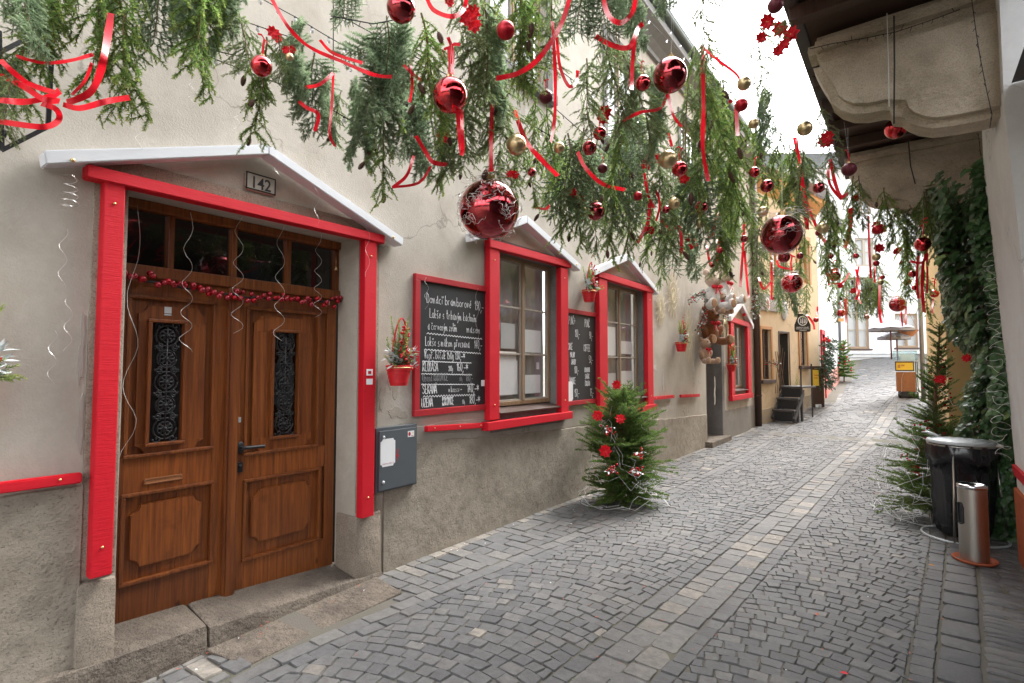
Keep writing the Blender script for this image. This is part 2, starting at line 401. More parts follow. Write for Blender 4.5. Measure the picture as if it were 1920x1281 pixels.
M['furtan'] = fur('tan_plush', (.5, .33, .22), (.33, .2, .13)); M['furcream'] = fur('pale_pink_plush', (.68, .53, .43), (.52, .38, .3))
M['furwhite'] = fur('white_plush', (.78, .76, .73), (.6, .58, .55)); M['furbrown'] = fur('brown_plush', (.3, .11, .03), (.17, .055, .015)); M['furpad'] = fur('plush_paw_pad', (.5, .3, .16), (.4, .22, .11))
M['fabricred'] = flat('red_cloth', (.5, .01, .025), .8, var=.15)
def ivy_mat():
    m = Mat('ivy_leaves'); a = m.attr(); c = m.ramp(a, [(0., (.022, .055, .018)), (.55, (.05, .11, .036)), (.85, (.09, .17, .055)), (1., (.2, .27, .08))])
    m.set(Base_Color=c, Roughness=.38, Specular_IOR_Level=.5); return m.m
M['ivy'] = ivy_mat()
def cobble_mat():
    m = Mat('granite_setts'); a = m.attr()
    c = m.ramp(a, [(0., (.088, .09, .095)), (.3, (.122, .123, .127)), (.6, (.155, .154, .153)), (.82, (.2, .194, .184)), (.94, (.245, .222, .192)), (1., (.31, .28, .24))])
    n = m.noise(16, 6, .7); c = m.mix(m.ramp(n, [(.36, .62), (.62, 0.)]), c, (.066, .065, .066)); c = m.mix(m.ramp(m.noise(60, 4, .75), [(.55, 0.), (.75, .5)]), c, (.2, .2, .2))
    w = m.noise(.7, 5, .6); c = m.mix(m.ramp(w, [(.5, 0.), (.75, .35)]), c, (.16, .145, .125))
    m.set(Base_Color=c, Roughness=m.ramp(n, [(.3, .55), (.7, .82)]), Specular_IOR_Level=.3)
    b = m.bump(n, .5, .012); m.bump(m.noise(120, 4, .7), .35, .004, b); return m.m
M['cobble'] = cobble_mat()
def joint_mat():
    m = Mat('sandy_joints'); c = m.mix(m.ramp(m.noise(1.1, 5), [(.45, 0.), (.62, 1.)]), (.15, .136, .116), (.1, .11, .058)); c = m.mix(m.noise(90, 3), c, (.1, .09, .075)); m.set(Base_Color=c, Roughness=.95); m.bump(m.noise(120, 3), .5, .01); return m.m
M['joint'] = joint_mat()

# ---------------------------------------------------------------- daylight
w = bpy.data.worlds.new('World'); SC.world = w; w.use_nodes = True; nt = w.node_tree; bg = nt.nodes['Background']
sky = nt.nodes.new('ShaderNodeTexSky'); sky.sky_type = 'NISHITA'; sky.sun_disc = False; sky.sun_elevation = rad(52); sky.sun_rotation = rad(6); sky.dust_density = 4; sky.air_density = 1.2
hs = nt.nodes.new('ShaderNodeHueSaturation'); hs.inputs['Saturation'].default_value = .13; nt.links.new(sky.outputs[0], hs.inputs['Color']); nt.links.new(hs.outputs[0], bg.inputs[0]); bg.inputs[1].default_value = .15
sd = bpy.data.lights.new('sun', 'SUN'); sd.energy = .6; sd.angle = rad(25); sd.color = (1, .97, .93); so = bpy.data.objects.new('sun', sd); COL.objects.link(so)
so.rotation_euler = (V((-math.sin(rad(6)) * math.cos(rad(52)), -math.cos(rad(6)) * math.cos(rad(52)), -math.sin(rad(52))))).to_track_quat('-Z', 'Y').to_euler()
SC.view_settings.view_transform = 'Standard'; SC.view_settings.look = 'None'; SC.view_settings.gamma = 1; SC.view_settings.exposure = 2.85
# ================================================================ the setting: ground, cobbles
def lerpk(K, s):
    if s <= K[0][0]: return K[0][1]
    for (a, x), (b, y) in zip(K, K[1:]):
        if s <= b: return x + (y - x) * (s - a) / (b - a)
    return K[-1][1]
def GH(r, s):
    d = max(0, min(1, (2.0 - s) / 1.4)) * max(0, min(1, (-2.3 - r) / 1.1))
    return GZ(s) - .11 * d
KB = [(-2, -3.0), (1.4, -2.88), (3, -2.78), (5.5, -2.56), (10, -2.48), (16, -2.55), (20, -1.9), (25, -2.1), (40, -2.1)]
KC = [(-2, -1.52), (4, -1.26), (11.8, -.98), (18, -.62), (23, -.2), (40, 1.0)]
KK = [(-2, -.38), (3.8, -.06), (6.4, .09), (9, .16), (20, .2), (40, 1.2)]
KW = [(-2, -3.44), (15.9, -3.44), (20.1, -2.42), (40, -2.42)]
rb = lambda s: lerpk(KB, s)
rc = lambda s: lerpk(KC, s)
rk = lambda s: lerpk(KK, s)
rw = lambda s: lerpk(KW, s)
g = MB()
ys = [-30, -8, -2, 0, .6, 1.2, 2] + [2 + i for i in range(1, 60)] + [90, 200]; xs = [-120, -30, -8, -4.2, -3.4, -3, -2.3, -1.5, -.8, 0, .8, 3, 10, 40, 120]
gi = [[g.add([V((x, y, GH(x, y) - .0055))]) for x in xs] for y in ys]
for a, b in zip(gi, gi[1:]):
    for j in range(len(xs) - 1): g.face(a[j], a[j + 1], b[j + 1], b[j])
struct('ground', g, M['joint'], True)

st = MB()
def sett(c, rv, hi=True, h=0.0, gap=.0018, jit=.0055, bev=.005):
    """c: four ground corners (r,s) in ring order"""
    cx = sum(p[0] for p in c) / 4; cy = sum(p[1] for p in c) / 4
    q = []
    for p in c:
        d = V((p[0] - cx, p[1] - cy)); L = d.length or 1; d *= max(.3, (L - gap * 1.3) / L)
        q.append(V((cx + d.x + uni(-jit, jit), cy + d.y + uni(-jit, jit))))
    z0 = GH(cx, cy) + h + uni(-.004, .004); tx, ty = uni(-.045, .045), uni(-.045, .045)
    zz = lambda p: GH(p.x, p.y) - GH(cx, cy) + z0 + (p.x - cx) * tx + (p.y - cy) * ty
    if hi:
        pts = []
        for i in range(4):
            a, b, d = q[i], q[(i + 1) % 4], q[i - 1]; k = uni(.05, .13)
            pts += [a + (d - a) * k * .8, a + (b - a) * k * .8] if rnd() < 2 else []
            m = a + (b - a) * .5; pts.append(m + V((uni(-1, 1), uni(-1, 1))) * jit * .5)
        pts2 = []
        for i in range(4): pts2 += [pts[3 * i], pts[3 * i + 1], pts[3 * i + 2]]
        pts = pts2
    else: pts = q
    n = len(pts); cc = V((cx, cy)); rings = []
    for k, (ins, dz) in enumerate(((0, -.03), (0, -.005), (bev, .003))):
        R = []
        for p in pts:
            d = cc - p; L = d.length or 1; pp = p + d * min(.6, ins / L); R.append(V((pp.x, pp.y, zz(pp) + dz)))
        rings.append(st.add(R))
    st.rv = rv
    for a, b in zip(rings, rings[1:]):
        for j in range(n): st.face(a + j, a + (j + 1) % n, b + (j + 1) % n, b + j)
    k = st.add([V((cx, cy, z0 + .0042))])
    for j in range(n): st.face(rings[2] + j, rings[2] + (j + 1) % n, k)
HI = 9.0
def course(f0, f1, s0, s1, lo, hi_, rv, **kw):          # one line of stones along the street between two curves
    s = s0
    while s < s1:
        L = uni(lo, hi_) * (1 if s < 14 else 1.5); r0, r1 = f0(s + L / 2), f1(s + L / 2)
        sett([(f0(s), s), (f1(s), s), (f1(s + L), s + L), (f0(s + L), s + L)], max(0, min(1, rv + random.gauss(0, .13))), s < HI, **kw); s += L
def field(f0, f1, s0, s1, pitch, step, sl0, sl1, rv):      # arcs of setts across a field: slope of the rows runs from sl0 to sl1
    s = s0
    while s < s1:
        a0, a1 = f0(s), f1(s); w = a1 - a0; p = pitch * uni(.93, 1.07) * (1 + .25 * max(abs(sl0), abs(sl1)) ** 2)
        if w < .12: s += p; continue
        arc = lambda x: w * (sl0 * x - (sl0 - sl1) * x * x / 2)
        def up(x): sl = sl0 - (sl0 - sl1) * x; return max(0, min(1, x - sl * p / (1 + sl * sl) / w))
        x = uni(-step, 0) / w; ya = 0
        while x < 1:
            xm = max(0, min(1, x)); cs = 1 / math.sqrt(1 + (sl0 - (sl0 - sl1) * xm) ** 2); L = step * uni(.78, 1.25) * cs / w; xa, xb = max(0, x), min(1, x + L)
            if 1 - xb < .35 * step / w: xb = 1
            if xb - xa > .03 / w:
                sh = uni(-.004, .004); ua, ub = up(xa), up(xb)
                if xb >= 1: ub = 1
                if xa <= 0: ua = 0
                sett([(a0 + xa * w, s + arc(xa) + sh), (a0 + xb * w, s + arc(xb) + sh), (a0 + ub * w, s + p + arc(ub) + sh), (a0 + ua * w, s + p + arc(ua) + sh)],
                     max(0, min(1, rv + random.gauss(0, .16) + (.28 if rnd() < .05 else 0))), s < HI)
            x = xb if xb >= 1 else x + L
            if xb >= 1: break
        s += p
FAR = 27
course(lambda s: rb(s) - .12, lambda s: rb(s), .3, 22, .13, .26, .62)
course(lambda s: rb(s), lambda s: rb(s) + .1, .3, 25, .1, .18, .42)
field(lambda s: rb(s) + .1, lambda s: rc(s) - .27, -.6, 17, .09, .108, .55, -.25, .45)
field(lambda s: rb(s) + .1, lambda s: rc(s) - .27, 17, 34, .16, .2, .5, -.3, .45)
course(lambda s: rc(s) - .27, lambda s: rc(s) - .165, .8, 24, .1, .18, .45)
course(lambda s: rc(s) - .16, lambda s: rc(s), .8, 24, .13, .22, .78, h=-.001)
course(lambda s: rc(s), lambda s: rc(s) + .16, .8, 24, .13, .22, .78, h=-.001)
course(lambda s: rc(s) + .165, lambda s: rc(s) + .265, .8, 24, .1, .18, .45)
field(lambda s: rc(s) + .265, lambda s: rk(s) - .005, 1.0, 17, .09, .108, .35, -.35, .43)
field(lambda s: rc(s) + .265, lambda s: rk(s) - .005, 17, 22, .16, .2, .3, -.3, .45)
course(lambda s: rk(s), lambda s: rk(s) + .11, 2.0, 9.5, .08, .15, .36)
course(lambda s: rk(s) + .115, lambda s: rk(s) + .315, 2.0, 9.5, .17, .3, .46, h=.012, bev=.03, gap=.013)
# paving of the right margin: narrow flags across the way
s = 2.4
while s < 9.6:
    p = uni(.055, .11); a = rk(s) + .325
    while a < 1.25:
        L = uni(.1, .32); sett([(a, s), (a + L, s + uni(-.012, .012)), (a + L, s + p), (a, s + p)], max(0, min(1, .38 + random.gauss(0, .13))), s < HI, gap=.008, jit=.009, bev=.016); a += L
    s += p
s = 9.6
while s < 21:
    p = uni(.12, .2); a = rk(s)
    while a < .36:
        L = uni(.1, .22); sett([(a, s), (a + L, s), (a + L, s + p), (a, s + p)], max(0, min(1, .5 + random.gauss(0, .13))), False); a += L
    s += p
# left pavement strip along the facade
s = .3
while s < 20:
    p = uni(.1, .16) * (1 if s < 12 else 1.5); a = rw(s) + .09
    if not 1.45 < s < 2.72: sett([(rw(s) - .02, s), (a, s), (a, s + p), (rw(s + p) - .02, s + p)], max(0, min(1, .9 + random.gauss(0, .1))), s < HI)
    e = rb(s + p / 2) - .125
    while a < e - .02:
        L = min(uni(.12, .26), e - a)
        if e - a - L < .08: L = e - a
        if not (1.55 < s + p / 2 < 2.72 and a < -3.02):
            sett([(a, s), (a + L, s + uni(-.015, .015)), (a + L, s + p), (a, s + p)], max(0, min(1, .66 + random.gauss(0, .15))), s < HI, gap=.007)
        a += L
    s += p
struct('street', st, M['cobble'], 40)
sl = MB(); sl.hexa([V((-3.44, 1.5, -.12)), V((-3.03, 1.56, -.12)), V((-3.03, 2.7, -.1)), V((-3.44, 2.78, -.1)), V((-3.44, 1.5, -.022)), V((-3.03, 1.56, -.018)), V((-3.03, 2.7, .012)), V((-3.44, 2.78, .014))], .012)
struct('threshold_slab', sl, M['step'])

# ================================================================ walls with openings
def wall(mb, P, t0, t1, z0, z1, holes, depth=.1, topf=None):
    T = sorted({t0, t1} | {h[i] for h in holes for i in (0, 1)}); Z = sorted({z0, z1} | {h[i] for h in holes for i in (2, 3)})
    for a, b in zip(T, T[1:]):
        for c, d in zip(Z, Z[1:]):
            m, n = (a + b) / 2, (c + d) / 2
            if any(h[0] < m < h[1] and h[2] < n < h[3] for h in holes): continue
            mb.quad(P.pt(a, c), P.pt(b, c), P.pt(b, d), P.pt(a, d))
    for h in holes:
        a, b, c, d = h[:4]; q = -(h[4] if len(h) > 4 else depth)
        mb.quad(P.pt(a, c, 0), P.pt(a, d, 0), P.pt(a, d, q), P.pt(a, c, q)); mb.quad(P.pt(b, c, 0), P.pt(b, c, q), P.pt(b, d, q), P.pt(b, d, 0))
        mb.quad(P.pt(a, d, 0), P.pt(b, d, 0), P.pt(b, d, q), P.pt(a, d, q)); mb.quad(P.pt(a, c, 0), P.pt(a, c, q), P.pt(b, c, q), P.pt(b, c, 0))
def empty_part(name, parent):
    o = bpy.data.objects.new(name, None); COL.objects.link(o); o.empty_display_size = .05; adopt(o, parent); return o
def casement(P, parent, t0, t1, z0, z1, off, cols=2, rows=3, mat='winwood', gl='glass', back='curtain', backd=.07, fw=.042, bw=.022, papers=()):
    f = MB(); D0, D1 = off - .03, off + .025
    for k, q in enumerate(((t0, t0 + fw, z0, z1), (t1 - fw, t1, z0, z1), (t0 + fw, t1 - fw, z0, z0 + fw * 1.1), (t0 + fw, t1 - fw, z1 - fw, z1))):
        f.rv = rnd(); f.pbox(P, q[0], q[1], q[2], q[3], D0, D1, .006)
    i0, i1, j0, j1 = t0 + fw, t1 - fw, z0 + fw * 1.1, z1 - fw; w_ = (i1 - i0) / cols
    for c in range(1, cols): f.rv = rnd(); x = i0 + w_ * c; f.pbox(P, x - fw * .62, x + fw * .62, j0, j1, D0, D1 + .006, .006)
    pale = MB()
    for c in range(cols):
        a = i0 + w_ * c + (fw * .62 if c else 0); b = i0 + w_ * (c + 1) - (fw * .62 if c < cols - 1 else 0)
        for r in range(1, rows):
            z = j0 + (j1 - j0) * r / rows; pale.pbox(P, a, b, z - bw / 2, z + bw / 2, off - .012, off + .016, .004)
        for q in ((a, a + .016, j0, j1), (b - .016, b, j0, j1), (a + .016, b - .016, j0, j0 + .018), (a + .016, b - .016, j1 - .018, j1)): pale.pbox(P, *q, off - .01, off + .013)
    wo = f.build('window', M[mat], parent)
    if pale.f: pale.build('glazing_bar', M['winpale'] if mat == 'winwood' else M[mat], wo)
    p = MB(); p.quad(P.pt(i0, j0, off - .006), P.pt(i1, j0, off - .006), P.pt(i1, j1, off - .006), P.pt(i0, j1, off - .006)); p.build('pane', M[gl], wo)
    b = MB(); b.mi = 0; n = 40
    for k in range(n):
        a0, a1 = t0 + (t1 - t0) * k / n, t0 + (t1 - t0) * (k + 1) / n; o0, o1 = (math.sin(k * .9) * .012, math.sin((k + 1) * .9) * .012) if back == 'curtain' else (0, 0)
        b.quad(P.pt(a0, z0, off - backd + o0), P.pt(a1, z0, off - backd + o1), P.pt(a1, z1, off - backd + o1), P.pt(a0, z1, off - backd + o0))
    b.build('curtain' if back != 'darkroom' else 'dark_room', M[back], wo, True)
    for (a, b_, c, d, mt) in papers:
        q = MB(); q.pbox(P, t0 + (t1 - t0) * a, t0 + (t1 - t0) * b_, z0 + (z1 - z0) * c, z0 + (z1 - z0) * d, off - .0125, off - .0095); q.build('notice', M[mt], wo)
    return wo

# ---------------------------------------------------------------- the long beige house
H1 = thing('beige_house', 'long beige plastered house with a wooden double door and red framed windows', 'house', (-3.46, 6, 0))
D_IN = -.25
holes1 = [(1.06, 2.60, -.3, 2.66, .25), (4.36, 5.5, 1.2, 2.88, .14), (6.78, 8.1, 1.2, 2.88, .14), (13.3, 14.65, 1.1, 2.72, .14), (11.35, 12.5, -.3, 2.72, .34),
          (4.2, 5.3, 4.95, 6.5, .14), (6.9, 8.05, 4.95, 6.5, .14), (10, 11.15, 4.95, 6.5, .14), (13, 14.15, 4.95, 6.5, .14), (1.3, 2.4, 4.95, 6.5, .14)]
mb = MB(); wall(mb, W1, -4, 15.6, -.4, 7.45, holes1)
mb.quad(W1.pt(15.6, -.4), W1.pt(15.6, -.4, -4), W1.pt(15.6, 7.45, -4), W1.pt(15.6, 7.45)); mb.build('wall', M['plaster'], H1)
# roughcast plinth with an uneven upper edge
mb = MB()
def plinth(mb, P, ta, tb, za, zb, off, wob=.012, z0=-.4):
    n = max(2, int((tb - ta) / .12)); top = [(ta + (tb - ta) * i / n, za + (zb - za) * i / n + uni(-wob, wob)) for i in range(n + 1)]
    for (a, c), (b, d) in zip(top, top[1:]):
        mb.quad(P.pt(a, z0, off), P.pt(b, z0, off), P.pt(b, d, off), P.pt(a, c, off)); mb.quad(P.pt(a, c, off), P.pt(b, d, off), P.pt(b, d + .008, 0), P.pt(a, c + .008, 0))
    mb.quad(P.pt(ta, z0, 0), P.pt(ta, z0, off), P.pt(ta, top[0][1], off), P.pt(ta, top[0][1], 0)); mb.quad(P.pt(tb, z0, off), P.pt(tb, z0, 0), P.pt(tb, top[-1][1], 0), P.pt(tb, top[-1][1], off))
plinth(mb, W1, -4, .9, 1.04, 1.03, .02); mb.build('plinth', M['plinth'], H1); mb = MB(); plinth(mb, W1, 2.87, 11.34, 1.0, .66, .018); mb.build('plinth', M['plinth'], H1)
mb = MB(); plinth(mb, W1, 12.52, 15.55, .66, .62, .016); mb.build('plinth', M['plinth2'], H1)
# darker repaired plaster band above the plinth
mb = MB(); plinth(mb, W1, 2.8, 6.45, 1.14, 1.1, .006, .02, .9); mb.build('repair_band', plaster('repaired_plaster', (.41, .375, .325), (.36, .325, .28), (.29, .26, .215), .3, patch=(.5, .46, .42)), H1)
# eaves, gutter and roof
mb = MB()
prof = [(0, 6.98), (.06, 6.98), (.06, 7.06), (.16, 7.14), (.34, 7.24), (.34, 7.36), (0, 7.36)]
mb.pprism(Plane(-3.46, -4, 0), [], 0, 0) if False else None
def sweep(mb, P, prof, t0, t1):
    for (o0, z0), (o1, z1) in zip(prof, prof[1:]): mb.quad(P.pt(t0, z0, o0), P.pt(t1, z0, o0), P.pt(t1, z1, o1), P.pt(t0, z1, o1))
sweep(mb, W1, prof, -4, 15.6); mb.poly([W1.pt(15.6, z, o) for o, z in prof[:-1]]); mb.build('cornice', M['soffit'], H1)
mb = MB(); sweep(mb, W1, [(.36 + .085 * math.cos(a), 7.47 + .085 * math.sin(a)) for a in [PI + PI * i / 8 for i in range(9)]] + [(.455, 7.49), (.435, 7.47)], -4, 15.6); mb.build('gutter', M['gutter'], H1, 50)
mb = MB(); sweep(mb, W1, [(.42, 7.45), (-4.5, 11.2)], -4, 15.6); mb.build('roof', M['tile'], H1)
# stone jambs and lintel of the front door
mb = MB()
mb.pbox(W1, 2.605, 2.80, .52, 2.655, -.24, .014, .012); mb.pbox(W1, .90, 1.055, .55, 2.655, -.24, .014, .012); mb.pbox(W1, .90, 2.80, 2.665, 2.80, -.24, .012, .012)
for a, b, z0, z1 in ((2.585, 2.845, -.12, .51), (.885, 1.07, -.2, .54)):
    mb.hexa([W1.pt(a, z0, -.23), W1.pt(b, z0, -.23), W1.pt(b - .01, z0, .05), W1.pt(a, z0, .05), W1.pt(a, z1, -.23), W1.pt(b, z1, -.23), W1.pt(b - .01, z1, .035), W1.pt(a, z1, .035)], .03)
mb.build('door_jamb', M['stone'], H1, 40)
mb = MB()
for a, b, za, zb in ((.6, 1.52, .20, .165), (1.525, 2.84, .165, .085)):
    mb.hexa([W1.pt(a, -.3, -.3), W1.pt(b, -.3, -.3), W1.pt(b, -.3, .10), W1.pt(a, -.3, .10), W1.pt(a, za, -.3), W1.pt(b, zb, -.3), W1.pt(b, zb - .05, .055), W1.pt(a, za - .07, .055)], .028)
mb.build('door_step', M['step'], H1, 40)
mb = MB()
mb.pbox(W1, 11.2, 12.66, -.2, .12, -.3, .16, .02); mb.build('door_step', M['step'], H1)

# front door: two leaves, glazed transom, grilles, handle
FD = empty_part('front_door', H1)
def notch(t0, t1, z0, z1, r, k=5):                     # panel outline with concave notched corners
    P_ = []
    for cx, cz, a0 in ((t0, z0, 90), (t1, z0, 180), (t1, z1, 270), (t0, z1, 0)):
        seq = [(cx + r * math.cos(rad(a)), cz + r * math.sin(rad(a))) for a in [a0 - 90 * i / k for i in range(k + 1)]]
        P_ += seq
    return P_
def moulding(mb, t0, t1, z0, z1, o0, o1, w=.022):
    for q in ((t0, t1, z0, z0 + w), (t0, t1, z1 - w, z1), (t0, t0 + w, z0 + w, z1 - w), (t1 - w, t1, z0 + w, z1 - w)): mb.pbox(W1, *q, o0, o1, .006)
def grille(mb, t0, t1, z0, z1, o):
    cx = (t0 + t1) / 2; w_ = (t1 - t0) / 2 - .012; H_ = z1 - z0
    def circ(x, z, r, a0=0, a1=360, n=14): mb.tube([W1.pt(x + r * math.cos(rad(a0 + (a1 - a0) * i / n)), z + r * math.sin(rad(a0 + (a1 - a0) * i / n)), o) for i in range(n + 1)], .0052, 5)
    def spiral(x, z, r, sgn, up):
        mb.tube([W1.pt(x + sgn * r * (1 - i / 15) * math.cos(i * .55), z + up * r * (1 - i / 15) * math.sin(i * .55), o + .004) for i in range(14)], .0052, 5)
    for k in range(5):
        z = z0 + H_ * (k + .5) / 5
        circ(cx, z, w_ * .95 if k % 2 == 0 else w_ * .8)
        for a in range(0, 360, 45): mb.tube([W1.pt(cx + w_ * .12 * math.cos(rad(a)), z + w_ * .12 * math.sin(rad(a)), o), W1.pt(cx + w_ * .7 * math.cos(rad(a)), z + w_ * .7 * math.sin(rad(a)), o)], .0045, 4)
        for a in range(8): circ(cx + w_ * .42 * math.cos(a * PI / 4 + .4), z + w_ * .42 * math.sin(a * PI / 4 + .4), w_ * .2, n=8)
        mb.ball(W1.pt(cx, z, o + .004), .014, 8)
        for sg in (-1, 1):
            for up in (-1, 1): spiral(cx + sg * w_ * .62, z + up * H_ * .085, w_ * .36, sg, up)
    mb.tube([W1.pt(cx, z0, o), W1.pt(cx, z1, o)], .006, 5)
def leaf(t0, t1, z0a, z0b, gr, up, lo, lr, flip):
    a = D_IN; L = MB()
    ztop = 2.19; st_ = .085
    planks = [(t0, t0 + st_), (t1 - st_, t1)]
    for p, q in planks: L.rv = rnd(); L.pbox(W1, p + .001, q - .001, z0a, ztop, a - .045, a - .004, .003)
    for z0, z1 in ((z0a, lo[2] - .0), (lo[3], up[2]), (up[3], ztop)):
        L.rv = rnd(); L.pbox(W1, t0 + st_, t1 - st_, z0, z1, a - .045, a - .005, .002)
    mid = MB()
    o = L.build('door_leaf', M['door'], FD)
    n = 5
    for (p0, p1, q0, q1) in ((up[0], up[1], up[2], up[3]), (lo[0], lo[1], lo[2], lo[3])):
        for k in range(n):                              # field of planks behind the raised panel
            mid.rv = rnd()
            x0, x1 = t0 + st_ + (t1 - t0 - 2 * st_) * k / n, t0 + st_ + (t1 - t0 - 2 * st_) * (k + 1) / n
            mid.pbox(W1, x0 + .001, x1 - .001, q0 + .001, q1 - .001, a - .044, a - .024)
    mid.build('door_field', M['door'], FD)
    mo = MB(); mo.rv = .3
    moulding(mo, up[0], up[1], up[2], up[3], a - .022, a + .012); moulding(mo, lo[0], lo[1], lo[2], lo[3], a - .022, a + .012)
    moulding(mo, gr[0] - .03, gr[1] + .03, gr[2] - .03, gr[3] + .03, a - .001, a + .026, .022)
    mo.build('moulding', M['door'], FD)
    rp = MB(); rp.rv = rnd()
    # upper raised panel is a notched board with an opening for the grille: four pieces round it
    u0, u1, v0, v1 = up[0] + .06, up[1] - .06, up[2] + .022, up[3] - .06
    gx0, gx1, gz0, gz1 = gr; full = notch(u0, u1, v0, v1, .045)
    left = [p for p in full if p[0] < (gx0 + gx1) / 2]; right = [p for p in full if p[0] >= (gx0 + gx1) / 2]
    rp.pbox(W1, u0, gx0 - .008, v0 + .05, v1 - .05, a - .023, a - .0035, .006); rp.rv = rnd(); rp.pbox(W1, gx1 + .008, u1, v0 + .05, v1 - .05, a - .023, a - .0025, .006)
    rp.rv = rnd(); rp.pprism(W1, notch(u0, u1, gz1 + .008, v1, .045)[6:][::1] if False else [(u0, v1 - .05), (u0 + .012, v1 - .046), (u0 + .035, v1 - .03), (u0 + .046, v1 - .01), (u0 + .05, v1), (u1 - .05, v1), (u1 - .046, v1 - .01), (u1 - .035, v1 - .03), (u1 - .012, v1 - .046), (u1, v1 - .05), (u1, gz1 + .012), (u0, gz1 + .012)], a - .0235, a - .001)
    rp.pprism(W1, [(u0, v0 + .05), (u0 + .012, v0 + .046), (u0 + .035, v0 + .03), (u0 + .046, v0 + .01), (u0 + .05, v0), (u1 - .05, v0), (u1 - .046, v0 + .01), (u1 - .035, v0 + .03), (u1 - .012, v0 + .046), (u1, v0 + .05), (u1, gz0 - .012), (u0, gz0 - .012)], a - .0235, a - .001)
    rp.rv = rnd(); m0, m1, k0, k1 = lr; w3 = (m1 - m0) / 3
    rp.pprism(W1, notch(m0, m1, k0, k1, .05), a - .023, a - .003, .006)
    rp.build('raised_panel', M['door'], FD)
    dk = MB(); dk.quad(W1.pt(gx0 - .02, gz0 - .02, a - .0195), W1.pt(gx1 + .02, gz0 - .02, a - .0195), W1.pt(gx1 + .02, gz1 + .02, a - .0195), W1.pt(gx0 - .02, gz1 + .02, a - .0195)); dk.build('pane', M['darkglass'] if flip else M['darkroom'], FD)
    if flip: b2 = MB(); b2.pbox(W1, gx0, gx1, gz0 + .22, gz0 + .52, a - .03, a - .021); b2.build('curtain', M['papergrey'], FD)
    gm = MB(); grille(gm, gx0, gx1, gz0, gz1, a + .004); gm.build('grille', M['iron'], FD, True)
    return o
lf1 = leaf(1.075, 1.735, .12, .1, (1.285, 1.445, 1.2, 1.915), (1.15, 1.655, 1.11, 2.085), (1.15, 1.67, .37, .905), (1.2, 1.6, .46, .83), False)
lf2 = leaf(1.795, 2.585, .05, .05, (2.065, 2.235, 1.16, 1.895), (1.855, 2.435, 1.035, 2.075), (1.86, 2.465, .315, .875), (1.925, 2.39, .42, .79), True)
mb = MB(); mb.rv = .2; mb.pbox(W1, 1.722, 1.808, .1, 2.19, D_IN - .004, D_IN + .03, .012); mb.pbox(W1, 1.736, 1.794, .1, 2.19, D_IN + .03, D_IN + .042, .008); mb.build('meeting_stile', M['door'], FD)
mb = MB()
for q in ((1.065, 2.6, 2.19, 2.265), (1.065, 2.6, 2.6, 2.66)): mb.rv = rnd(); mb.pbox(W1, *q, D_IN - .05, D_IN + .03, .008)
for x in (1.085, 1.37, 1.76, 2.16, 2.575): mb.rv = rnd(); mb.pbox(W1, x - .018, x + .018, 2.265, 2.6, D_IN - .05, D_IN + .012, .006)
tr = mb.build('transom', M['door'], FD)
mb = MB(); mb.quad(W1.pt(1.09, 2.265, -.28), W1.pt(2.57, 2.265, -.28), W1.pt(2.57, 2.6, -.28), W1.pt(1.09, 2.6, -.28)); mb.build('pane', M['darkglass'], FD)
mb = MB(); mb.pbox(W1, .9, 2.75, -.1, 2.66, -.6, -.45); mb.build('dark_hall', M['darkroom'], FD)
mb = MB(); mb.ball(W1.pt(1.83, 1.1, D_IN + .012), (.012, .03, .042), 12); mb.tube([W1.pt(1.83, 1.1, D_IN), W1.pt(1.83, 1.1, D_IN + .055), W1.pt(1.85, 1.1, D_IN + .062), W1.pt(1.93, 1.098, D_IN + .06), W1.pt(1.975, 1.095, D_IN + .055)], [.013, .012, .012, .011, .014], 8)
mb.pbox(W1, 1.808, 1.852, .93, 1.0, D_IN - .004, D_IN + .014, .008); mb.ball(W1.pt(1.83, .975, D_IN + .016), .013, 8); mb.build('handle', M['iron'], FD, 40)
mb = MB(); moulding(mb, 1.265, 1.475, .944, .978, D_IN - .004, D_IN + .006, .008); mb.pbox(W1, 1.275, 1.465, .952, .97, D_IN - .004, D_IN + .002); mb.build('letter_slot', M['orangewood'], FD)
mb = MB(); mb.pbox(W1, 1.81, 1.835, 1.27, 1.305, D_IN - .005, D_IN + .004, .002); mb.build('lock_plate', M['galv'], FD)
mb = MB(); mb.pbox(W1, 1.345, 1.385, 1.985, 2.025, D_IN - .001, D_IN + .002); mb.pbox(W1, 1.345, 1.385, 1.972, 1.98, D_IN - .001, D_IN + .002); mb.build('sticker', M['papergrey'], FD)
# side door: wooden leaf standing open inside the deep reveal
SD = empty_part('side_door', H1)
mb = MB(); mb.rv = .5; mb.pbox(W1, 11.36, 11.42, .12, 2.7, -.34, -.02, .004); mb.pbox(W1, 11.42, 12.48, .12, 2.7, -.40, -.345, .004); mb.build('door_leaf', M['brownwood'], SD)
mb = MB(); mb.pbox(W1, 12.505, 12.68, -.1, 2.72, .002, .014, .004); mb.pbox(W1, 12.492, 12.499, .12, 2.7, -.33, .014); mb.build('door_jamb', M['stonegrey'], SD)
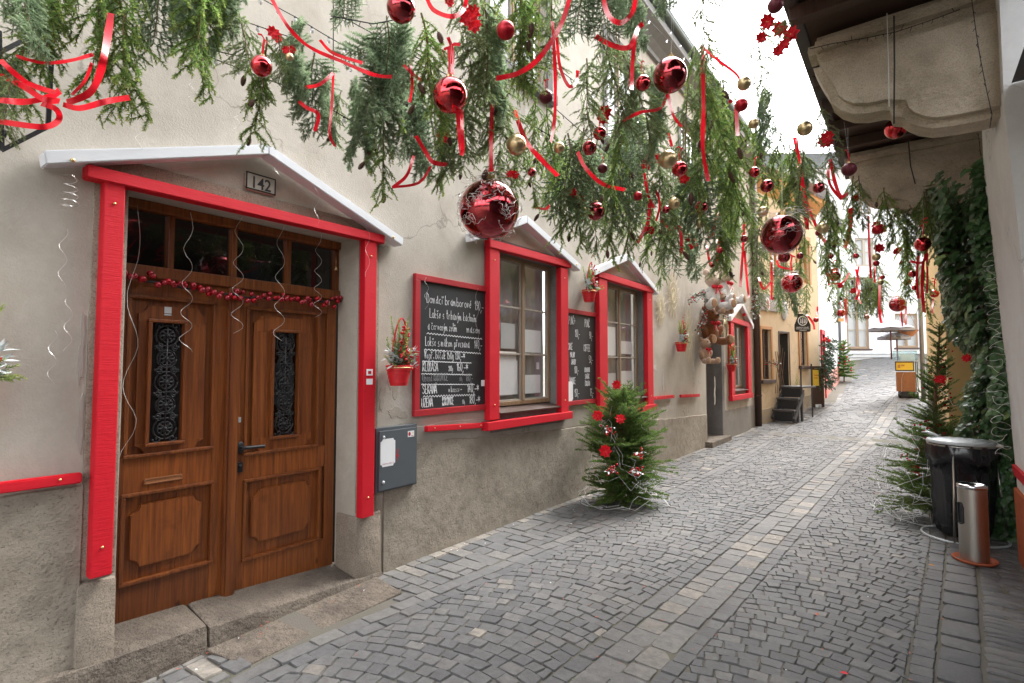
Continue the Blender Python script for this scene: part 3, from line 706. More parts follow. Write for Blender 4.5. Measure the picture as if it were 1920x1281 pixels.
# stone surrounds and windows of the ground floor
def ground_window(t0, t1, z0, z1, papers, back='curtain'):
    s_ = MB()
    s_.pbox(W1, t1 - .004, t1 + .12, z0 - .22, z1, .001, .012, .003); s_.pbox(W1, t0 - .12, t0 + .004, z0 - .22, z1, .001, .012, .003); s_.pbox(W1, t0 - .12, t1 + .12, z1 + .001, z1 + .12, .001, .012, .003); s_.pbox(W1, t0 + .006, t1 - .006, z0 - .22, z0 - .035, .001, .012, .003)
    s_.quad(W1.pt(t1 - .003, z0, .001), W1.pt(t1 - .003, z0, -.13), W1.pt(t1 - .003, z1, -.13), W1.pt(t1 - .003, z1, .001)); s_.quad(W1.pt(t0, z1 - .003, 0), W1.pt(t1, z1 - .003, 0), W1.pt(t1, z1 - .003, -.13), W1.pt(t0, z1 - .003, -.13))
    wo = casement(W1, H1, t0 + .004, t1 - .006, z0 + .03, z1 - .006, -.1, 2, 3, papers=papers, back=back)
    s_.build('window_surround', M['stonegrey'], wo)
    k = MB(); k.hexa([W1.pt(t0 - .04, z0 - .035, -.12), W1.pt(t1 + .04, z0 - .035, -.12), W1.pt(t1 + .04, z0 - .035, .075), W1.pt(t0 - .04, z0 - .035, .075), W1.pt(t0 - .04, z0 + .028, -.12), W1.pt(t1 + .04, z0 + .028, -.12), W1.pt(t1 + .04, z0 - .018, .075), W1.pt(t0 - .04, z0 - .018, .075)], .004); k.build('window_sill', M['pipe'], wo)
    return wo
wA = ground_window(4.36, 5.5, 1.2, 2.88, [(.09, .44, .07, .3, 'paper'), (.1, .42, .3, .36, 'paper'), (.17, .4, .38, .55, 'papergrey'), (.55, .85, .07, .2, 'paper'), (.55, .86, .36, .52, 'paper'), (.78, .83, .24, .29, 'paper')])
wB = ground_window(6.78, 8.1, 1.2, 2.88, [(.14, .44, .36, .62, 'paper'), (.14, .44, .06, .2, 'papergrey'), (.58, .9, .38, .5, 'paper'), (.58, .9, .06, .22, 'paper')])
wC = ground_window(13.3, 14.65, 1.1, 2.72, [])
mb = MB()
for k, (a, c) in enumerate(((.08, 'r'), (.3, 'g'), (.55, 'r'), (.8, 'w'))): pass
for q, z in enumerate((1.36, 1.42, 1.48, 1.54)):
    for j in range(3): mb.pbox(W1, 4.54 + j * .1 + uni(0, .02), 4.6 + j * .1 + uni(0, .03), z, z + .012, -.1165, -.1155)
mb.build('lettering', M['ink'], wA)
cr = MB()
for a in (13.42, 13.72, 14.2): cr.pbox(W1, a, a + .16, 1.15, 2.66, -.2, -.19)
cr.build('red_drape', M['fabricred'], wC)
for h in holes1[5:]:
    wo = casement(W1, H1, h[0] + .004, h[1] - .004, h[2] + .02, h[3] - .004, -.1, 2, 3, papers=())
    k = MB(); k.pbox(W1, h[0] - .12, h[1] + .12, h[2] - .12, h[2] - .0, -.1, .1, .012); k.build('window_sill', M['stonegrey'], wo)
    k = MB()
    for q in ((h[0] - .11, h[0] - .003, h[2], h[3]), (h[1] + .003, h[1] + .11, h[2], h[3]), (h[0] - .11, h[1] + .11, h[3] + .003, h[3] + .13)): k.pbox(W1, *q, .001, .03, .004)
    k.build('window_surround', M['stonegrey'], wo)
# house number
mb = MB(); mb.pprism(W1, notch(1.69, 1.905, 2.81, 2.935, .018, 3), .001, .02, .003); hn = mb.build('house_number_plate', flat('aged_enamel', (.4, .37, .32), .6, var=.25, vs=20), H1)
def letters(txt, P, t, z, off, size, mat, name='lettering', parent=None, align='LEFT', ext=.001, sx=1.0, bold=0.0, tilt=0.0):
    c = bpy.data.curves.new('lettering', 'FONT'); c.body = txt; c.size = size; c.align_x = align; c.extrude = ext; c.offset = bold; c.resolution_u = 3
    o = bpy.data.objects.new('tmp', c); COL.objects.link(o); dg = bpy.context.evaluated_depsgraph_get(); me = bpy.data.meshes.new_from_object(o.evaluated_get(dg))
    bpy.data.objects.remove(o); ct, sn = math.cos(tilt), math.sin(tilt)
    for v in me.vertices: x, y, zz = v.co.x * sx, v.co.y, v.co.z; v.co = P.pt(t + (x * ct - y * sn), z + x * sn + y * ct, off + zz)
    me.materials.clear(); me.materials.append(mat); q = bpy.data.objects.new(name, me); COL.objects.link(q)
    if parent: adopt(q, parent)
    return q
letters('142', W1, 1.797, 2.832, .0215, .11, M['ink'], 'house_number', hn, 'CENTER', .001, .86, .0012)
mb = MB(); moulding(mb, 1.697, 1.898, 2.817, 2.928, .0195, .0225, .006); mb.build('number_border', M['ink'], hn)
# ================================================================ red and white gable frames on the beige house
def screws(mb, P, pts, off):
    for t, z in pts: mb.lathe([(.0, off), (.006, off), (.006, off + .003), (0, off + .004)][::-1], n=8, M=None) if False else mb.ball(P.pt(t, z, off), .007, 6)
def gable_frame(name, label, P, posts, zt, lint, roof, sill=None, pw=.1, group='red and white gable frames on the beige house'):
    t_ = thing(name, label, 'gable frame', P.pt(posts[0][0], zt - 2), group)
    for (a, b, zb) in posts:
        m = MB(); m.rv = rnd(); m.pbox(P, a, b, zb, zt, .016, .085, .006); m.build('post', M['red'], t_)
    m = MB(); m.pprism(P, [(lint[0], lint[2]), (lint[1], lint[3]), (lint[1], lint[3] + lint[4]), (lint[0], lint[2] + lint[4])], .016, .098, .006); m.build('lintel', M['red'], t_)
    (a, za), (b, zb), (c, zc), h = roof
    m = MB(); m.pprism(P, [(a, za), (b, zb), (b, zb + h), (a - .01, za + h)], .014, .125, .005); m.build('gable_board', M['white'], t_)
    m = MB(); m.pprism(P, [(b + .002, zb), (c, zc), (c + .01, zc + h), (b + .002, zb + h)], .014, .125, .005); m.build('gable_board', M['white'], t_)
    m = MB()
    for q, (t, z) in enumerate(((a + .1, za + h * .75), (c - .1, zc + h * .75))): m.ball(P.pt(t, z, .126), .011, 8)
    for (p, q, zb_) in posts: m.ball(P.pt((p + q) / 2, zt - .12, .086), .008, 6); m.ball(P.pt((p + q) / 2, zb_ + .15, .086), .008, 6)
    m.build('screw', M['gold'], t_, True)
    if sill: m = MB(); m.pbox(P, sill[0], sill[1], sill[2], sill[3], .016, .105, .006); m.build('sill_board', M['red'], t_)
    return t_
G1 = gable_frame('gable_frame', 'widest red gable frame with white roof boards round the wooden double door', W1, [(.925, 1.02, .57), (2.6, 2.715, .5)], 2.64, (.845, 2.785, 2.625, 2.64, .07), ((.68, 2.635), (1.79, 3.045), (2.945, 2.65), .066))
G2 = gable_frame('gable_frame', 'red and white gable frame round the tall window between the two chalkboards', W1, [(4.13, 4.29, 1.12), (5.49, 5.66, 1.1)], 2.86, (4.12, 5.72, 2.855, 2.88, .085), ((3.84, 2.86), (4.73, 3.23), (5.9, 2.87), .085), (4.08, 5.72, 1.02, 1.105))
G3 = gable_frame('gable_frame', 'red and white gable frame round the window above the decorated fir tree', W1, [(6.48, 6.72, 1.06), (8.12, 8.34, 1.04)], 2.86, (6.45, 8.37, 2.87, 2.86, .09), ((6.3, 2.87), (7.36, 3.25), (8.5, 2.85), .09), (6.4, 8.42, .96, 1.05))
G4 = gable_frame('gable_frame', 'small far red and white gable frame round the window next to the side door', W1, [(13.05, 13.32, .98), (14.62, 14.95, .96)], 2.7, (13.0, 15.0, 2.71, 2.69, .12), ((12.95, 2.72), (14.0, 3.17), (15.15, 2.66), .12), (13.0, 15.0, .86, .98))
m = MB(); m.pbox(W1, 2.655 - .03, 2.655 + .03, 1.585, 1.635, .086, .0875); m.build('sticker', M['paper'], G1); m = MB(); m.pbox(W1, 2.655 - .03, 2.655 + .03, 1.515, 1.56, .086, .0875); m.build('sticker', M['paper'], G1)
m = MB(); m.pbox(W1, 2.655 - .015, 2.655 + .015, 1.596, 1.62, .088, .0885); m.build('sticker_print', M['fabricred'], G1)
def rail(label, a, b, za, zb, h=.05):
    m = MB(); m.pprism(W1, [(a, za), (b, zb), (b, zb + h), (a, za + h)], .018, .06, .006); r = m.build('wooden_rail', M['red']); tag(r, label, 'rail', 'short red rails on the beige house')
    s_ = MB()
    for x in (a + (b - a) * .12, a + (b - a) * .55, b - (b - a) * .06): s_.ball(W1.pt(x, za + (zb - za) * (x - a) / (b - a) + h * .6, .061), .007, 6)
    s_.build('screw', M['gold'], r, True)
rail('red wooden rail left of the double door, running out of the picture', -.6, .885, 1.07, 1.06, .052)
rail('red wooden rail under the larger chalkboard', 3.3, 4.07, 1.085, 1.05, .05)
rail('red wooden rail just right of the window with the fir tree', 8.39, 9.36, 1.11, 1.1, .055)
rail('shortest red wooden rail, near the wall basket and the side door', 9.71, 10.78, 1.09, 1.06, .055)

# ---------------------------------------------------------------- hand lettering drawn as chalk strokes (grid: x 0-4, y 0-8, baseline 2)
GL = {
 'a': '34251413231,3563'.replace(',', ' '), }
GL = {
 'a': '35 25 14 13 22 33|36 33 42', 'b': '18 12|14 25 35 44 43 32 22 13', 'c': '35 25 14 13 22 32', 'd': '35 25 14 13 22 33|38 32', 'e': '14 34 35 25 14 13 22 33', 'g': '35 25 14 13 22 33|35 31 20 10',
 'h': '18 12|14 25 35 32', 'i': '15 12|16 17', 'k': '18 12|35 13 32', 'l': '18 13 22', 'm': '05 02|04 15 22 24 35 42', 'n': '15 12|14 25 34 32', 'o': '25 14 13 22 32 43 44 35 25', 'p': '15 10|14 25 35 44 43 32 22 13', 'r': '15 12|14 25 35',
 's': '35 25 14 33 32 22 12', 't': '28 23 32|16 36', 'u': '15 13 22 32 35|35 32', 'v': '15 22 35', 'y': '15 23|35 21 10', 'z': '15 35 12 32', 'f': '37 28 22|15 35',
 'A': '02 28 42|14 34', 'B': '12 18 37 36 15|15 35 43 32 12', 'C': '47 28 16 14 22 43', 'D': '12 18 37 45 43 32 12', 'E': '48 18 12 42|15 35', 'F': '48 18 12|15 35', 'H': '12 18|42 48|15 45', 'I': '22 28', 'J': '38 33 22 13', 'K': '12 18|48 15 42',
 'L': '18 12 42', 'M': '02 08 25 48 42', 'N': '12 18 42 48', 'O': '28 16 14 22 32 44 46 38 28', 'P': '12 18 38 47 46 35 15', 'R': '12 18 38 46 35 15 42', 'S': '47 28 17 16 35 44 43 22 13', 'U': '18 13 22 32 43 48', 'V': '18 22 48', 'Y': '18 25 48|25 22', 'Z': '18 48 12 42',
 'Ř': '12 18 38 46 35 15 42', 'W': '08 12 26 32 48', '0': '28 16 14 22 32 44 46 38 28', '1': '16 28 22', '2': '16 18 38 46 12 42', '3': '18 48 25 44 32 12', '4': '38 14 44|36 32', '5': '48 18 15 35 43 32 12', '6': '38 16 13 22 32 43 44 15', '7': '18 48 22', '8': '35 46 38 28 16 25 35 44 43 32 22 13 14 25', '9': '45 25 16 28 38 46 44 22',
 ',': '22 10', '-': '14 44', '.': '22 23', '+': '23 27|05 45', '*': '23 27|04 46|06 44', '~': '', ' ': ''}
ACC = {'á': ('a', '26 37'), 'í': ('i', '26 37'), 'é': ('e', '26 37'), 'ý': ('y', '26 37'), 'ě': ('e', '17 26 37'), 'š': ('s', '17 26 37'), 'ř': ('r', '17 26 37'), 'č': ('c', '17 26 37'), 'ž': ('z', '17 26 37'), 'ů': ('u', '26 27 37 36 26'), 'ú': ('u', '26 37'),
       'Á': ('A', '29 39'), 'É': ('E', '29 39'), 'Í': ('I', '29 39'), 'Č': ('C', '19 28 39'), 'Ř': ('R', '19 28 39'), 'Ě': ('E', '19 28 39'), 'Ý': ('Y', '29 39')}
def chalk(mb, P, txt, t, z, h, off, sx=1.0, lw=.0055, slope=0.0, jit=.17):
    u = h / 6; x = t
    for ch in txt:
        acc = None
        if ch in ACC: ch, acc = ACC[ch]
        g_ = GL.get(ch, ''); strokes = [q for q in g_.split('|') if q] + ([acc] if acc else [])
        wdt = 2.3 if ch in 'il1I,.-' else (5.2 if ch in 'mMW' else 4.2); wdt = 2.6 if ch == ' ' else wdt
        for stq in strokes:
            pts = [(int(c[0]) + uni(-jit, jit), int(c[1]) - 2 + uni(-jit, jit)) for c in stq.split()]
            pts = [pts[0]] + [q for a, b in zip(pts, pts[1:]) for q in (((a[0] + b[0]) / 2 + uni(-.08, .08), (a[1] + b[1]) / 2), b)]
            pp = [(x + q[0] * u * sx * .8, z + q[1] * u + (x + q[0] * u * sx - t) * slope) for q in pts]
            for (a, b) in zip(pp, pp[1:]):
                d = V((b[0] - a[0], b[1] - a[1]));
                if d.length < 1e-6: continue
                nrm = V((-d.y, d.x)).normalized() * lw * uni(.4, .6); e = d.normalized() * lw * .3
                mb.quad(P.pt(a[0] - nrm.x - e.x, a[1] - nrm.y - e.y, off), P.pt(b[0] - nrm.x + e.x, b[1] - nrm.y + e.y, off), P.pt(b[0] + nrm.x + e.x, b[1] + nrm.y + e.y, off), P.pt(a[0] + nrm.x - e.x, a[1] + nrm.y - e.y, off))
        x += wdt * u * sx * .8
    return x
def wavy(mb, P, t0, t1, z0, z1, off, amp=.006, lw=.007, n=40):
    pts = [(t0 + (t1 - t0) * i / n, z0 + (z1 - z0) * i / n + amp * (1 if i % 2 else -1)) for i in range(n + 1)]
    for a, b in zip(pts, pts[1:]): mb.quad(P.pt(a[0], a[1] - lw / 2, off), P.pt(b[0], b[1] - lw / 2, off), P.pt(b[0], b[1] + lw / 2, off), P.pt(a[0], a[1] + lw / 2, off))
def chalkboard(label, t0, t1, z0, z1):
    cb = thing('chalkboard', label, 'chalkboard', W1.pt((t0 + t1) / 2, z0))
    m = MB(); m.pbox(W1, t0 + .05, t1 - .02, z0 + .05, z1 - .05, .006, .024); m.build('board', M['board'], cb)
    m = MB()
    for q in ((t0, t1, z0, z0 + .055), (t0, t1, z1 - .055, z1), (t0, t0 + .06, z0 + .055, z1 - .055), (t1 - .03, t1, z0 + .055, z1 - .055)): m.rv = rnd(); m.pbox(W1, *q, .004, .04, .004)
    m.build('frame', M['reddull'], cb); return cb
C1 = chalkboard('larger chalkboard menu in a red frame, filled with white handwritten dishes and prices', 3.17, 4.2, 1.225, 2.465)
m = MB(); dm = MB(); o_ = .0252; L0 = 3.27
def ln(txt, t, z, h, sx, mm=None, lw=.0056, sl=0.0): return chalk(mm or m, W1, txt, t, z, h, o_, sx, lw, sl)
ln('Domácí bramborové', 3.31, 2.225, .085, .77); ln('190,-', 3.965, 2.215, .088, .68)
ln('Lokše s trhaným kachním', 3.35, 2.095, .08, .66); ln('a červeným zelím', 3.33, 1.985, .075, .62); ln('masem', 3.85, 1.985, .078, .86); wavy(m, W1, 3.32, 4.08, 1.95, 1.93, o_)
ln('Lokše s mákem přecnana', 3.30, 1.84, .08, .62); ln('140,-', 3.96, 1.835, .078, .68); wavy(m, W1, 3.29, 4.06, 1.805, 1.785, o_)
ln('Vepř. bůček 150g 130,- *', 3.29, 1.725, .072, .66, lw=.007); wavy(m, W1, 3.27, 3.92, 1.702, 1.69, o_, .002)
ln('KLOBÁSA', 3.27, 1.615, .08, .62, lw=.007); ln('200g', 3.6, 1.615, .045, .6); ln('160,- *', 3.71, 1.615, .08, .68, lw=.007); wavy(m, W1, 3.26, 3.93, 1.592, 1.575, o_, .004)
ln('Uzená KRKOVICE', 3.27, 1.525, .068, .64, dm); ln('150g', 3.75, 1.52, .035, .6, dm); ln('180,-', 3.84, 1.515, .07, .66, dm); wavy(m, W1, 3.26, 3.97, 1.5, 1.48, o_, .003)
ln('SEKANÁ', 3.27, 1.415, .08, .68, lw=.007); ln('v housce -', 3.6, 1.42, .052, .68); ln('140,- *', 3.86, 1.41, .08, .74, lw=.007); wavy(m, W1, 3.28, 3.98, 1.392, 1.38, o_, .008)
ln('UZENÁ', 3.26, 1.3, .075, .68, lw=.007); ln('KRKOVICE', 3.52, 1.302, .072, .5, lw=.007); ln('150g', 3.79, 1.302, .035, .55); ln('180,- *', 3.89, 1.3, .078, .7, lw=.007)
m.build('handwriting', M['chalk'], C1); dm.build('faded_handwriting', M['chalkdim'], C1)
m = MB(); m.pbox(W1, 4.07, 4.12, 1.46, 1.52, .0245, .0265); m.build('sticker', M['paper'], C1)
C2 = chalkboard('smaller chalkboard drinks list in a red frame between the two gabled windows', 5.66, 6.5, 1.17, 2.385)
m = MB(); q = lambda txt, t, z, h, sx, lw=.008: chalk(m, W1, txt, t, z, h, o_, sx, lw * .8)
q('PUNČ+', 5.76, 2.19, .10, .62); q('120,-', 5.92, 2.04, .09, .6); q('PUNČ', 6.17, 2.18, .1, .62); q('90,-', 6.29, 2.03, .09, .6)
q('HORKÉ', 5.72, 1.87, .08, .6); q('MALINY', 5.8, 1.775, .065, .55); q('JAHODY', 5.82, 1.685, .065, .55); q('COFFEE', 6.14, 1.86, .085, .62); q('50,-', 6.28, 1.71, .09, .64)
q('100,-', 5.9, 1.575, .085, .58); q('BOMBARDINO', 6.16, 1.585, .06, .44); q('SVAŘÁK', 6.17, 1.495, .065, .56); q('LÍVANCE', 5.74, 1.435, .085, .6); q('ČOKOLÁDA', 6.17, 1.405, .062, .5)
q('150,-', 5.9, 1.28, .09, .6); q('75,-', 6.3, 1.27, .09, .62); m.build('handwriting', M['chalk'], C2)
m = MB(); m.pprism(W1, notch(5.73, 5.86, 1.225, 1.47, .02, 3), .0245, .0265); m.build('sticker', M['paper'], C2)

# ---------------------------------------------------------------- grey meter cabinet
CB = thing('meter_cabinet', 'grey metal meter cabinet with white sticker, low on the wall by the double door', 'cabinet', W1.pt(2.93, .68))
m = MB(); m.pbox(W1, 2.755, 3.19, .655, 1.165, .0, .05, .004); m.build('case', M['cabinet'], CB)
m = MB(); m.pbox(W1, 2.775, 3.175, .67, 1.14, .052, .068, .004); dr = m.build('cabinet_door', M['cabinet'], CB)
m = MB()
for z in (.735, 1.09): m.ball(W1.pt(2.815, z, .072), (.012, .012, .014), 8)
m.build('lock', M['galv'], dr, True)
m = MB(); m.pprism(W1, [(x, z) for x, z in notch(2.785, 2.935, .855, 1.075, .02, 3)], .0685, .0700); s_ = m.build('sticker', M['paper'], dr)
letters('CHRISTMAS_STREET_CK', W1, 2.862, .872, .0702, .0155, M['pinkish'], 'lettering', dr, 'CENTER', .0003, .72)
m = MB(); m.pbox(W1, 3.07, 3.14, 1.065, 1.115, .0685, .07); m.build('sticker', M['paper'], dr); m = MB(); m.ball(W1.pt(3.088, 1.09, .0705), (.0012, .014, .018), 10); m.pbox(W1, 3.105, 3.135, 1.073, 1.077, .0701, .0705); m.build('sticker_print', M['fabricred'], dr); m = MB(); m.pprism(W1, [(3.117, 1.092), (3.133, 1.092), (3.125, 1.106)], .0701, .0706); m.build('sticker_print', M['yellowsign'], dr)
m = MB(); m.pprism(W1, [(2.965, .98), (2.948, .92), (2.96, .925), (2.952, .875), (2.975, .938), (2.962, .935), (2.972, .98)], .0685, .0692); m.build('lightning_mark', M['fabricred'], dr)

# ---------------------------------------------------------------- small plants and wall baskets
def needle_twig(mb, p0, d, L, nl=.016, dens=320, w=.0024, droop=0.0, tipv=1.0, base=.0, flat_=None, stem=.0022, mi=(0, 1), up=.75):
    """a twig: thin stem with needles round it"""
    d = V(d).normalized(); n = max(3, int(L / .03)); pts = [V(p0)]; dd = d.copy()
    for i in range(n): dd = (dd + V((0, 0, -droop * L / n)) + V((uni(-1, 1), uni(-1, 1), uni(-1, 1))) * .05).normalized(); pts.append(pts[-1] + dd * (L / n))
    mb.mi = mi[1]; mb.rv = .5; mb.tube(pts, [stem * (1 - .7 * i / n) for i in range(n + 1)], 3, cap=False)
    mb.mi = mi[0]; N = int(L * dens)
    for k in range(N):
        f = (k + rnd()) / N; i = min(n - 1, int(f * n)); a = pts[i].lerp(pts[i + 1], f * n - i); ax = (pts[i + 1] - pts[i]).normalized()
        if flat_ is not None:
            s_ = flat_ - ax * flat_.dot(ax)
            if s_.length < .05: s_ = ax.orthogonal()
            s_.normalize(); r_ = s_ * (1 if k % 2 else -1) + ax.cross(s_) * uni(-.45, .45)
        else: q = ax.orthogonal().normalized(); an = rnd() * 2 * PI; r_ = q * math.cos(an) + ax.cross(q) * math.sin(an)
        nd = (r_ + ax * uni(up * .7, up * 1.4)).normalized(); l_ = nl * uni(.75, 1.15) * (1 - .35 * f if f > .8 else 1)
        wd = nd.cross(V((rnd() - .5, rnd() - .5, rnd() - .5))).normalized() * w
        mb.rv = min(1, max(0, base + tipv * (f ** 2) * .7 + uni(-.12, .25)))
        mb.tri(a - wd, a + wd, a + nd * l_)
    return pts
def leafq(mb, p, d, L, w, curl=.2):
    d = V(d).normalized(); s_ = d.cross(V((uni(-.4, .4), uni(-.4, .4), 1))).normalized(); up_ = s_.cross(d)
    k = mb.add([p, p + d * L * .45 + s_ * w / 2 + up_ * curl * L * .2, p + d * L - up_ * curl * L * .3, p + d * L * .45 - s_ * w / 2 + up_ * curl * L * .2]); mb.face(k, k + 1, k + 2, k + 3)
def berries(mb, c, sp, n, r):
    for i in range(n): mb.ball(c + V((random.gauss(0, 1) * sp[0], random.gauss(0, 1) * sp[1], random.gauss(0, 1) * sp[2])), r * uni(.8, 1.15), 6)
def wall_basket(label, t, z, h):
    """red woven basket with arched handle, spruce sprig, frosted leaves and berries; h = full height"""
    u = h / .55; b = thing('wall_basket', label, 'wall basket', W1.pt(t, z), 'red baskets hung on the beige house')
    c = W1.pt(t, z, .11 * u); m = MB()
    prof = [(.0, 0), (.062, 0), (.066, .02), (.07, .022), (.072, .05), (.076, .052), (.079, .08), (.083, .082), (.086, .11), (.092, .112), (.095, .135), (.095, .15), (.085, .152), (.08, .13), (0, .125)]
    m.lathe([(r * u, q * u) for r, q in prof], c, 22); m.build('basket', M['basket'], b, 30)
    m = MB(); m.lathe([(.094 * u, .128 * u), (.0985 * u, .133 * u), (.094 * u, .138 * u)], c, 22); m.build('gold_cord', M['gold'], b, True)
    m = MB(); hp = [c + V((.03 * u * math.sin(a), .075 * u * math.cos(a), .14 * u + .36 * u * math.sin(a))) for a in [PI * i / 22 for i in range(23)]]
    m.tube(hp, .0065 * u, 6); m.build('handle', M['basket'], b, True)
    m = MB()
    for i in range(17): needle_twig(m, c + V((uni(-.03, .03), uni(-.04, .03), .12)) * u, (uni(-.1, .25), uni(-.32, .18), 1), uni(.2, .4) * u, .026 * u, 330, .0034 * u)
    for i in range(10): needle_twig(m, c + V((uni(-.03, .05), uni(-.05, .05), .13)) * u, (uni(.0, .6), uni(-1, 1), uni(.1, .7)), .16 * u, .024 * u, 300, .0034 * u)
    m.build('sprig', [M['spruce'], M['twig']], b)
    m = MB()
    for i in range(110): s_ = -1 if i % 2 else 1; leafq(m, c + V((uni(0, .06), s_ * uni(.02, .12), uni(.14, .26))) * u, (uni(-.3, .8), s_ * uni(.2, 1), uni(-.2, .9)), uni(.04, .07) * u, .025 * u)
    m.build('frosted_leaves', M['frost'], b)
    m = MB()
    for i in range(30): leafq(m, c + V((uni(0, .06), uni(-.08, .08), uni(.13, .2))) * u, (uni(0, 1), uni(-1, 1), uni(-.3, .7)), uni(.04, .07) * u, .028 * u)
    m.build('holly_leaves', M['holly'], b)
    m = MB(); berries(m, c + V((.05, .03, .2)) * u, (.02 * u, .03 * u, .035 * u), 44, .0105 * u); berries(m, c + V((.06, .0, .33)) * u, (.012 * u, .025 * u, .07 * u), 46, .0105 * u); m.build('berries', M['berry'], b, True)
    return b
wall_basket('red basket of frosted leaves and berries between the double door and the larger chalkboard', 2.92, 1.5, .6)
wall_basket('red basket of berries high on the wall above the smaller chalkboard', 6.14, 2.5, .56)
wall_basket('red basket of berries alone on the wall below the gold stars', 9.55, 1.93, .62)
wall_basket('red basket of berries at the left post of the far gabled window', 12.85, 1.55, .66)
wall_basket('frosted basket at the left edge of the picture, only its right sprig showing', .415, 1.44, .62)

# gold straw stars and rings
def star(label, t, z, r, n=8, sq=1.25):
    m = MB()
    for k in range(n):
        a = PI * k / n; d = V((math.cos(a), math.sin(a) * sq)); e = V((-d.y, d.x)).normalized() * .006
        for s_ in (1, -1):
            for w_ in (-1, 1):
                m.tube([W1.pt(t, z, .02), W1.pt(t + s_ * d.x * r * .6 + w_ * e.x * r * 12, z + s_ * d.y * r * .6 + w_ * e.y * r * 12, .03), W1.pt(t + s_ * d.x * r, z + s_ * d.y * r, .022)], .0032, 4)
    for q in (.3, .55): m.tube([W1.pt(t + r * q * math.cos(a), z + r * q * sq * math.sin(a), .03) for a in [2 * PI * i / 16 for i in range(16)]], .005, 4, closed=True)
    tag(m.build('straw_star', M['straw']), label, 'straw star', 'gold straw stars on the beige house')
star('largest gold straw star on the wall, right of the window above the fir tree', 9.45, 2.95, .36)
star('smaller gold straw star, lower left of the largest one', 8.85, 2.66, .25)
star('slim gold straw star beside the lone wall basket', 10.25, 2.3, .3, 6, 1.9)
def ring(label, t, z, r):
    m = MB()
    for k in range(5): m.tube([W1.pt(t + r * (1 - .06 * k) * math.cos(a) + uni(-.01, .01), z + r * (1 - .06 * k) * math.sin(a) + uni(-.01, .01), .03 + .01 * math.sin(3 * a + k)) for a in [2 * PI * i / 26 for i in range(26)]], .008, 4, closed=True)
    tag(m.build('straw_wreath', M['straw']), label, 'wreath', 'gold rings beside the far gabled window')
ring('upper gold straw ring, half hidden by the teddy bear garland', 12.75, 2.95, .3); ring('lower gold straw ring left of the far gabled window', 12.78, 2.5, .24)

# ---------------------------------------------------------------- baubles garland and silver spirals on the double door
BG = thing('bauble_garland', 'garland of small red baubles strung across the top of the double door', 'garland', W1.pt(1.8, 2.1, D_IN + .05))
m = MB(); m.tube([W1.pt(1.09 + 1.5 * i / 24, 2.185 - .05 * math.sin(PI * i / 24) + .008 * math.sin(i * 2), D_IN + .05) for i in range(25)], .008, 5); m.build('cord', M['cable'], BG)
bb = MB(); bb.ball((0, 0, 0), 1, 14); bb_o = bb.build('bauble', M['bgar'], None, True); bb_me = bb_o.data; bpy.data.objects.remove(bb_o)
bb = MB(); bb.ball((0, 0, 0), 1, 14); bb_o = bb.build('bauble', M['bmatte'], None, True); bb_me2 = bb_o.data; bpy.data.objects.remove(bb_o)
for i in range(64):
    f = (i + uni(-.4, .4)) / 63; r = uni(.0145, .0215); p = W1.pt(1.09 + 1.49 * max(0, min(1, f)), 2.19 - .05 * math.sin(PI * f) + random.gauss(0, .022), D_IN + uni(.055, .085))
    o = bpy.data.objects.new('bauble', bb_me if rnd() < .7 else bb_me2); COL.objects.link(o); adopt(o, BG); o.location = p; o.scale = (r, r, r)
def spiral_wire(label, x, y0, y1, off, amp=.03, turns=4.0, mat='silver', kx=None, grp='silver spirals hung over the double door', r=.0016):
    t, z0 = W1.hit(x, y0, off); _, z1 = W1.hit(x, y1, off); n = int(turns * 12); pts = []
    for i in range(n + 1):
        f = i / n; a = 2 * PI * turns * (f ** 1.35); A_ = amp * (.7 + .6 * f)
        pts.append(W1.pt(t + A_ * math.sin(a) + uni(-.002, .002), z0 + (z1 - z0) * f, off + A_ * math.cos(a)))
    m = MB(); m.tube(pts, r, 4); tag(m.build('silver_spiral', M[mat], None, True), label, 'silver spiral', grp)
spiral_wire('longest silver spiral, hanging down the left door leaf past the grille', 255, 385, 860, -.12, .03, 2.7)
spiral_wire('silver spiral hanging beside the grille of the left door leaf', 355, 400, 660, -.12, .028, 4.2)
spiral_wire('silver spiral hanging over the meeting stile of the double door', 450, 372, 625, -.12, .03, 4.5)
spiral_wire('silver spiral ending above the grille of the right door leaf', 528, 390, 640, -.12, .03, 4.0)
spiral_wire('silver spiral at the right end of the door transom', 598, 430, 595, -.12, .025, 4.5)
spiral_wire('silver spiral hanging left of the left red door post', 133, 330, 390, .1, .03, 4)
bl = MB(); bl.lathe([(0, .03), (.006, .03), (.008, .018), (.014, .0), (.0, .0)], W1.pt(2.53, 2.42, D_IN + .06), 10); bl.tube([W1.pt(2.53, 2.45, D_IN + .06), W1.pt(2.53, 2.53, D_IN + .06)], .002, 4); tag(bl.build('small_bell', M['gold'], None, True), 'tiny gold bell hanging in the right transom pane of the double door', 'bell')

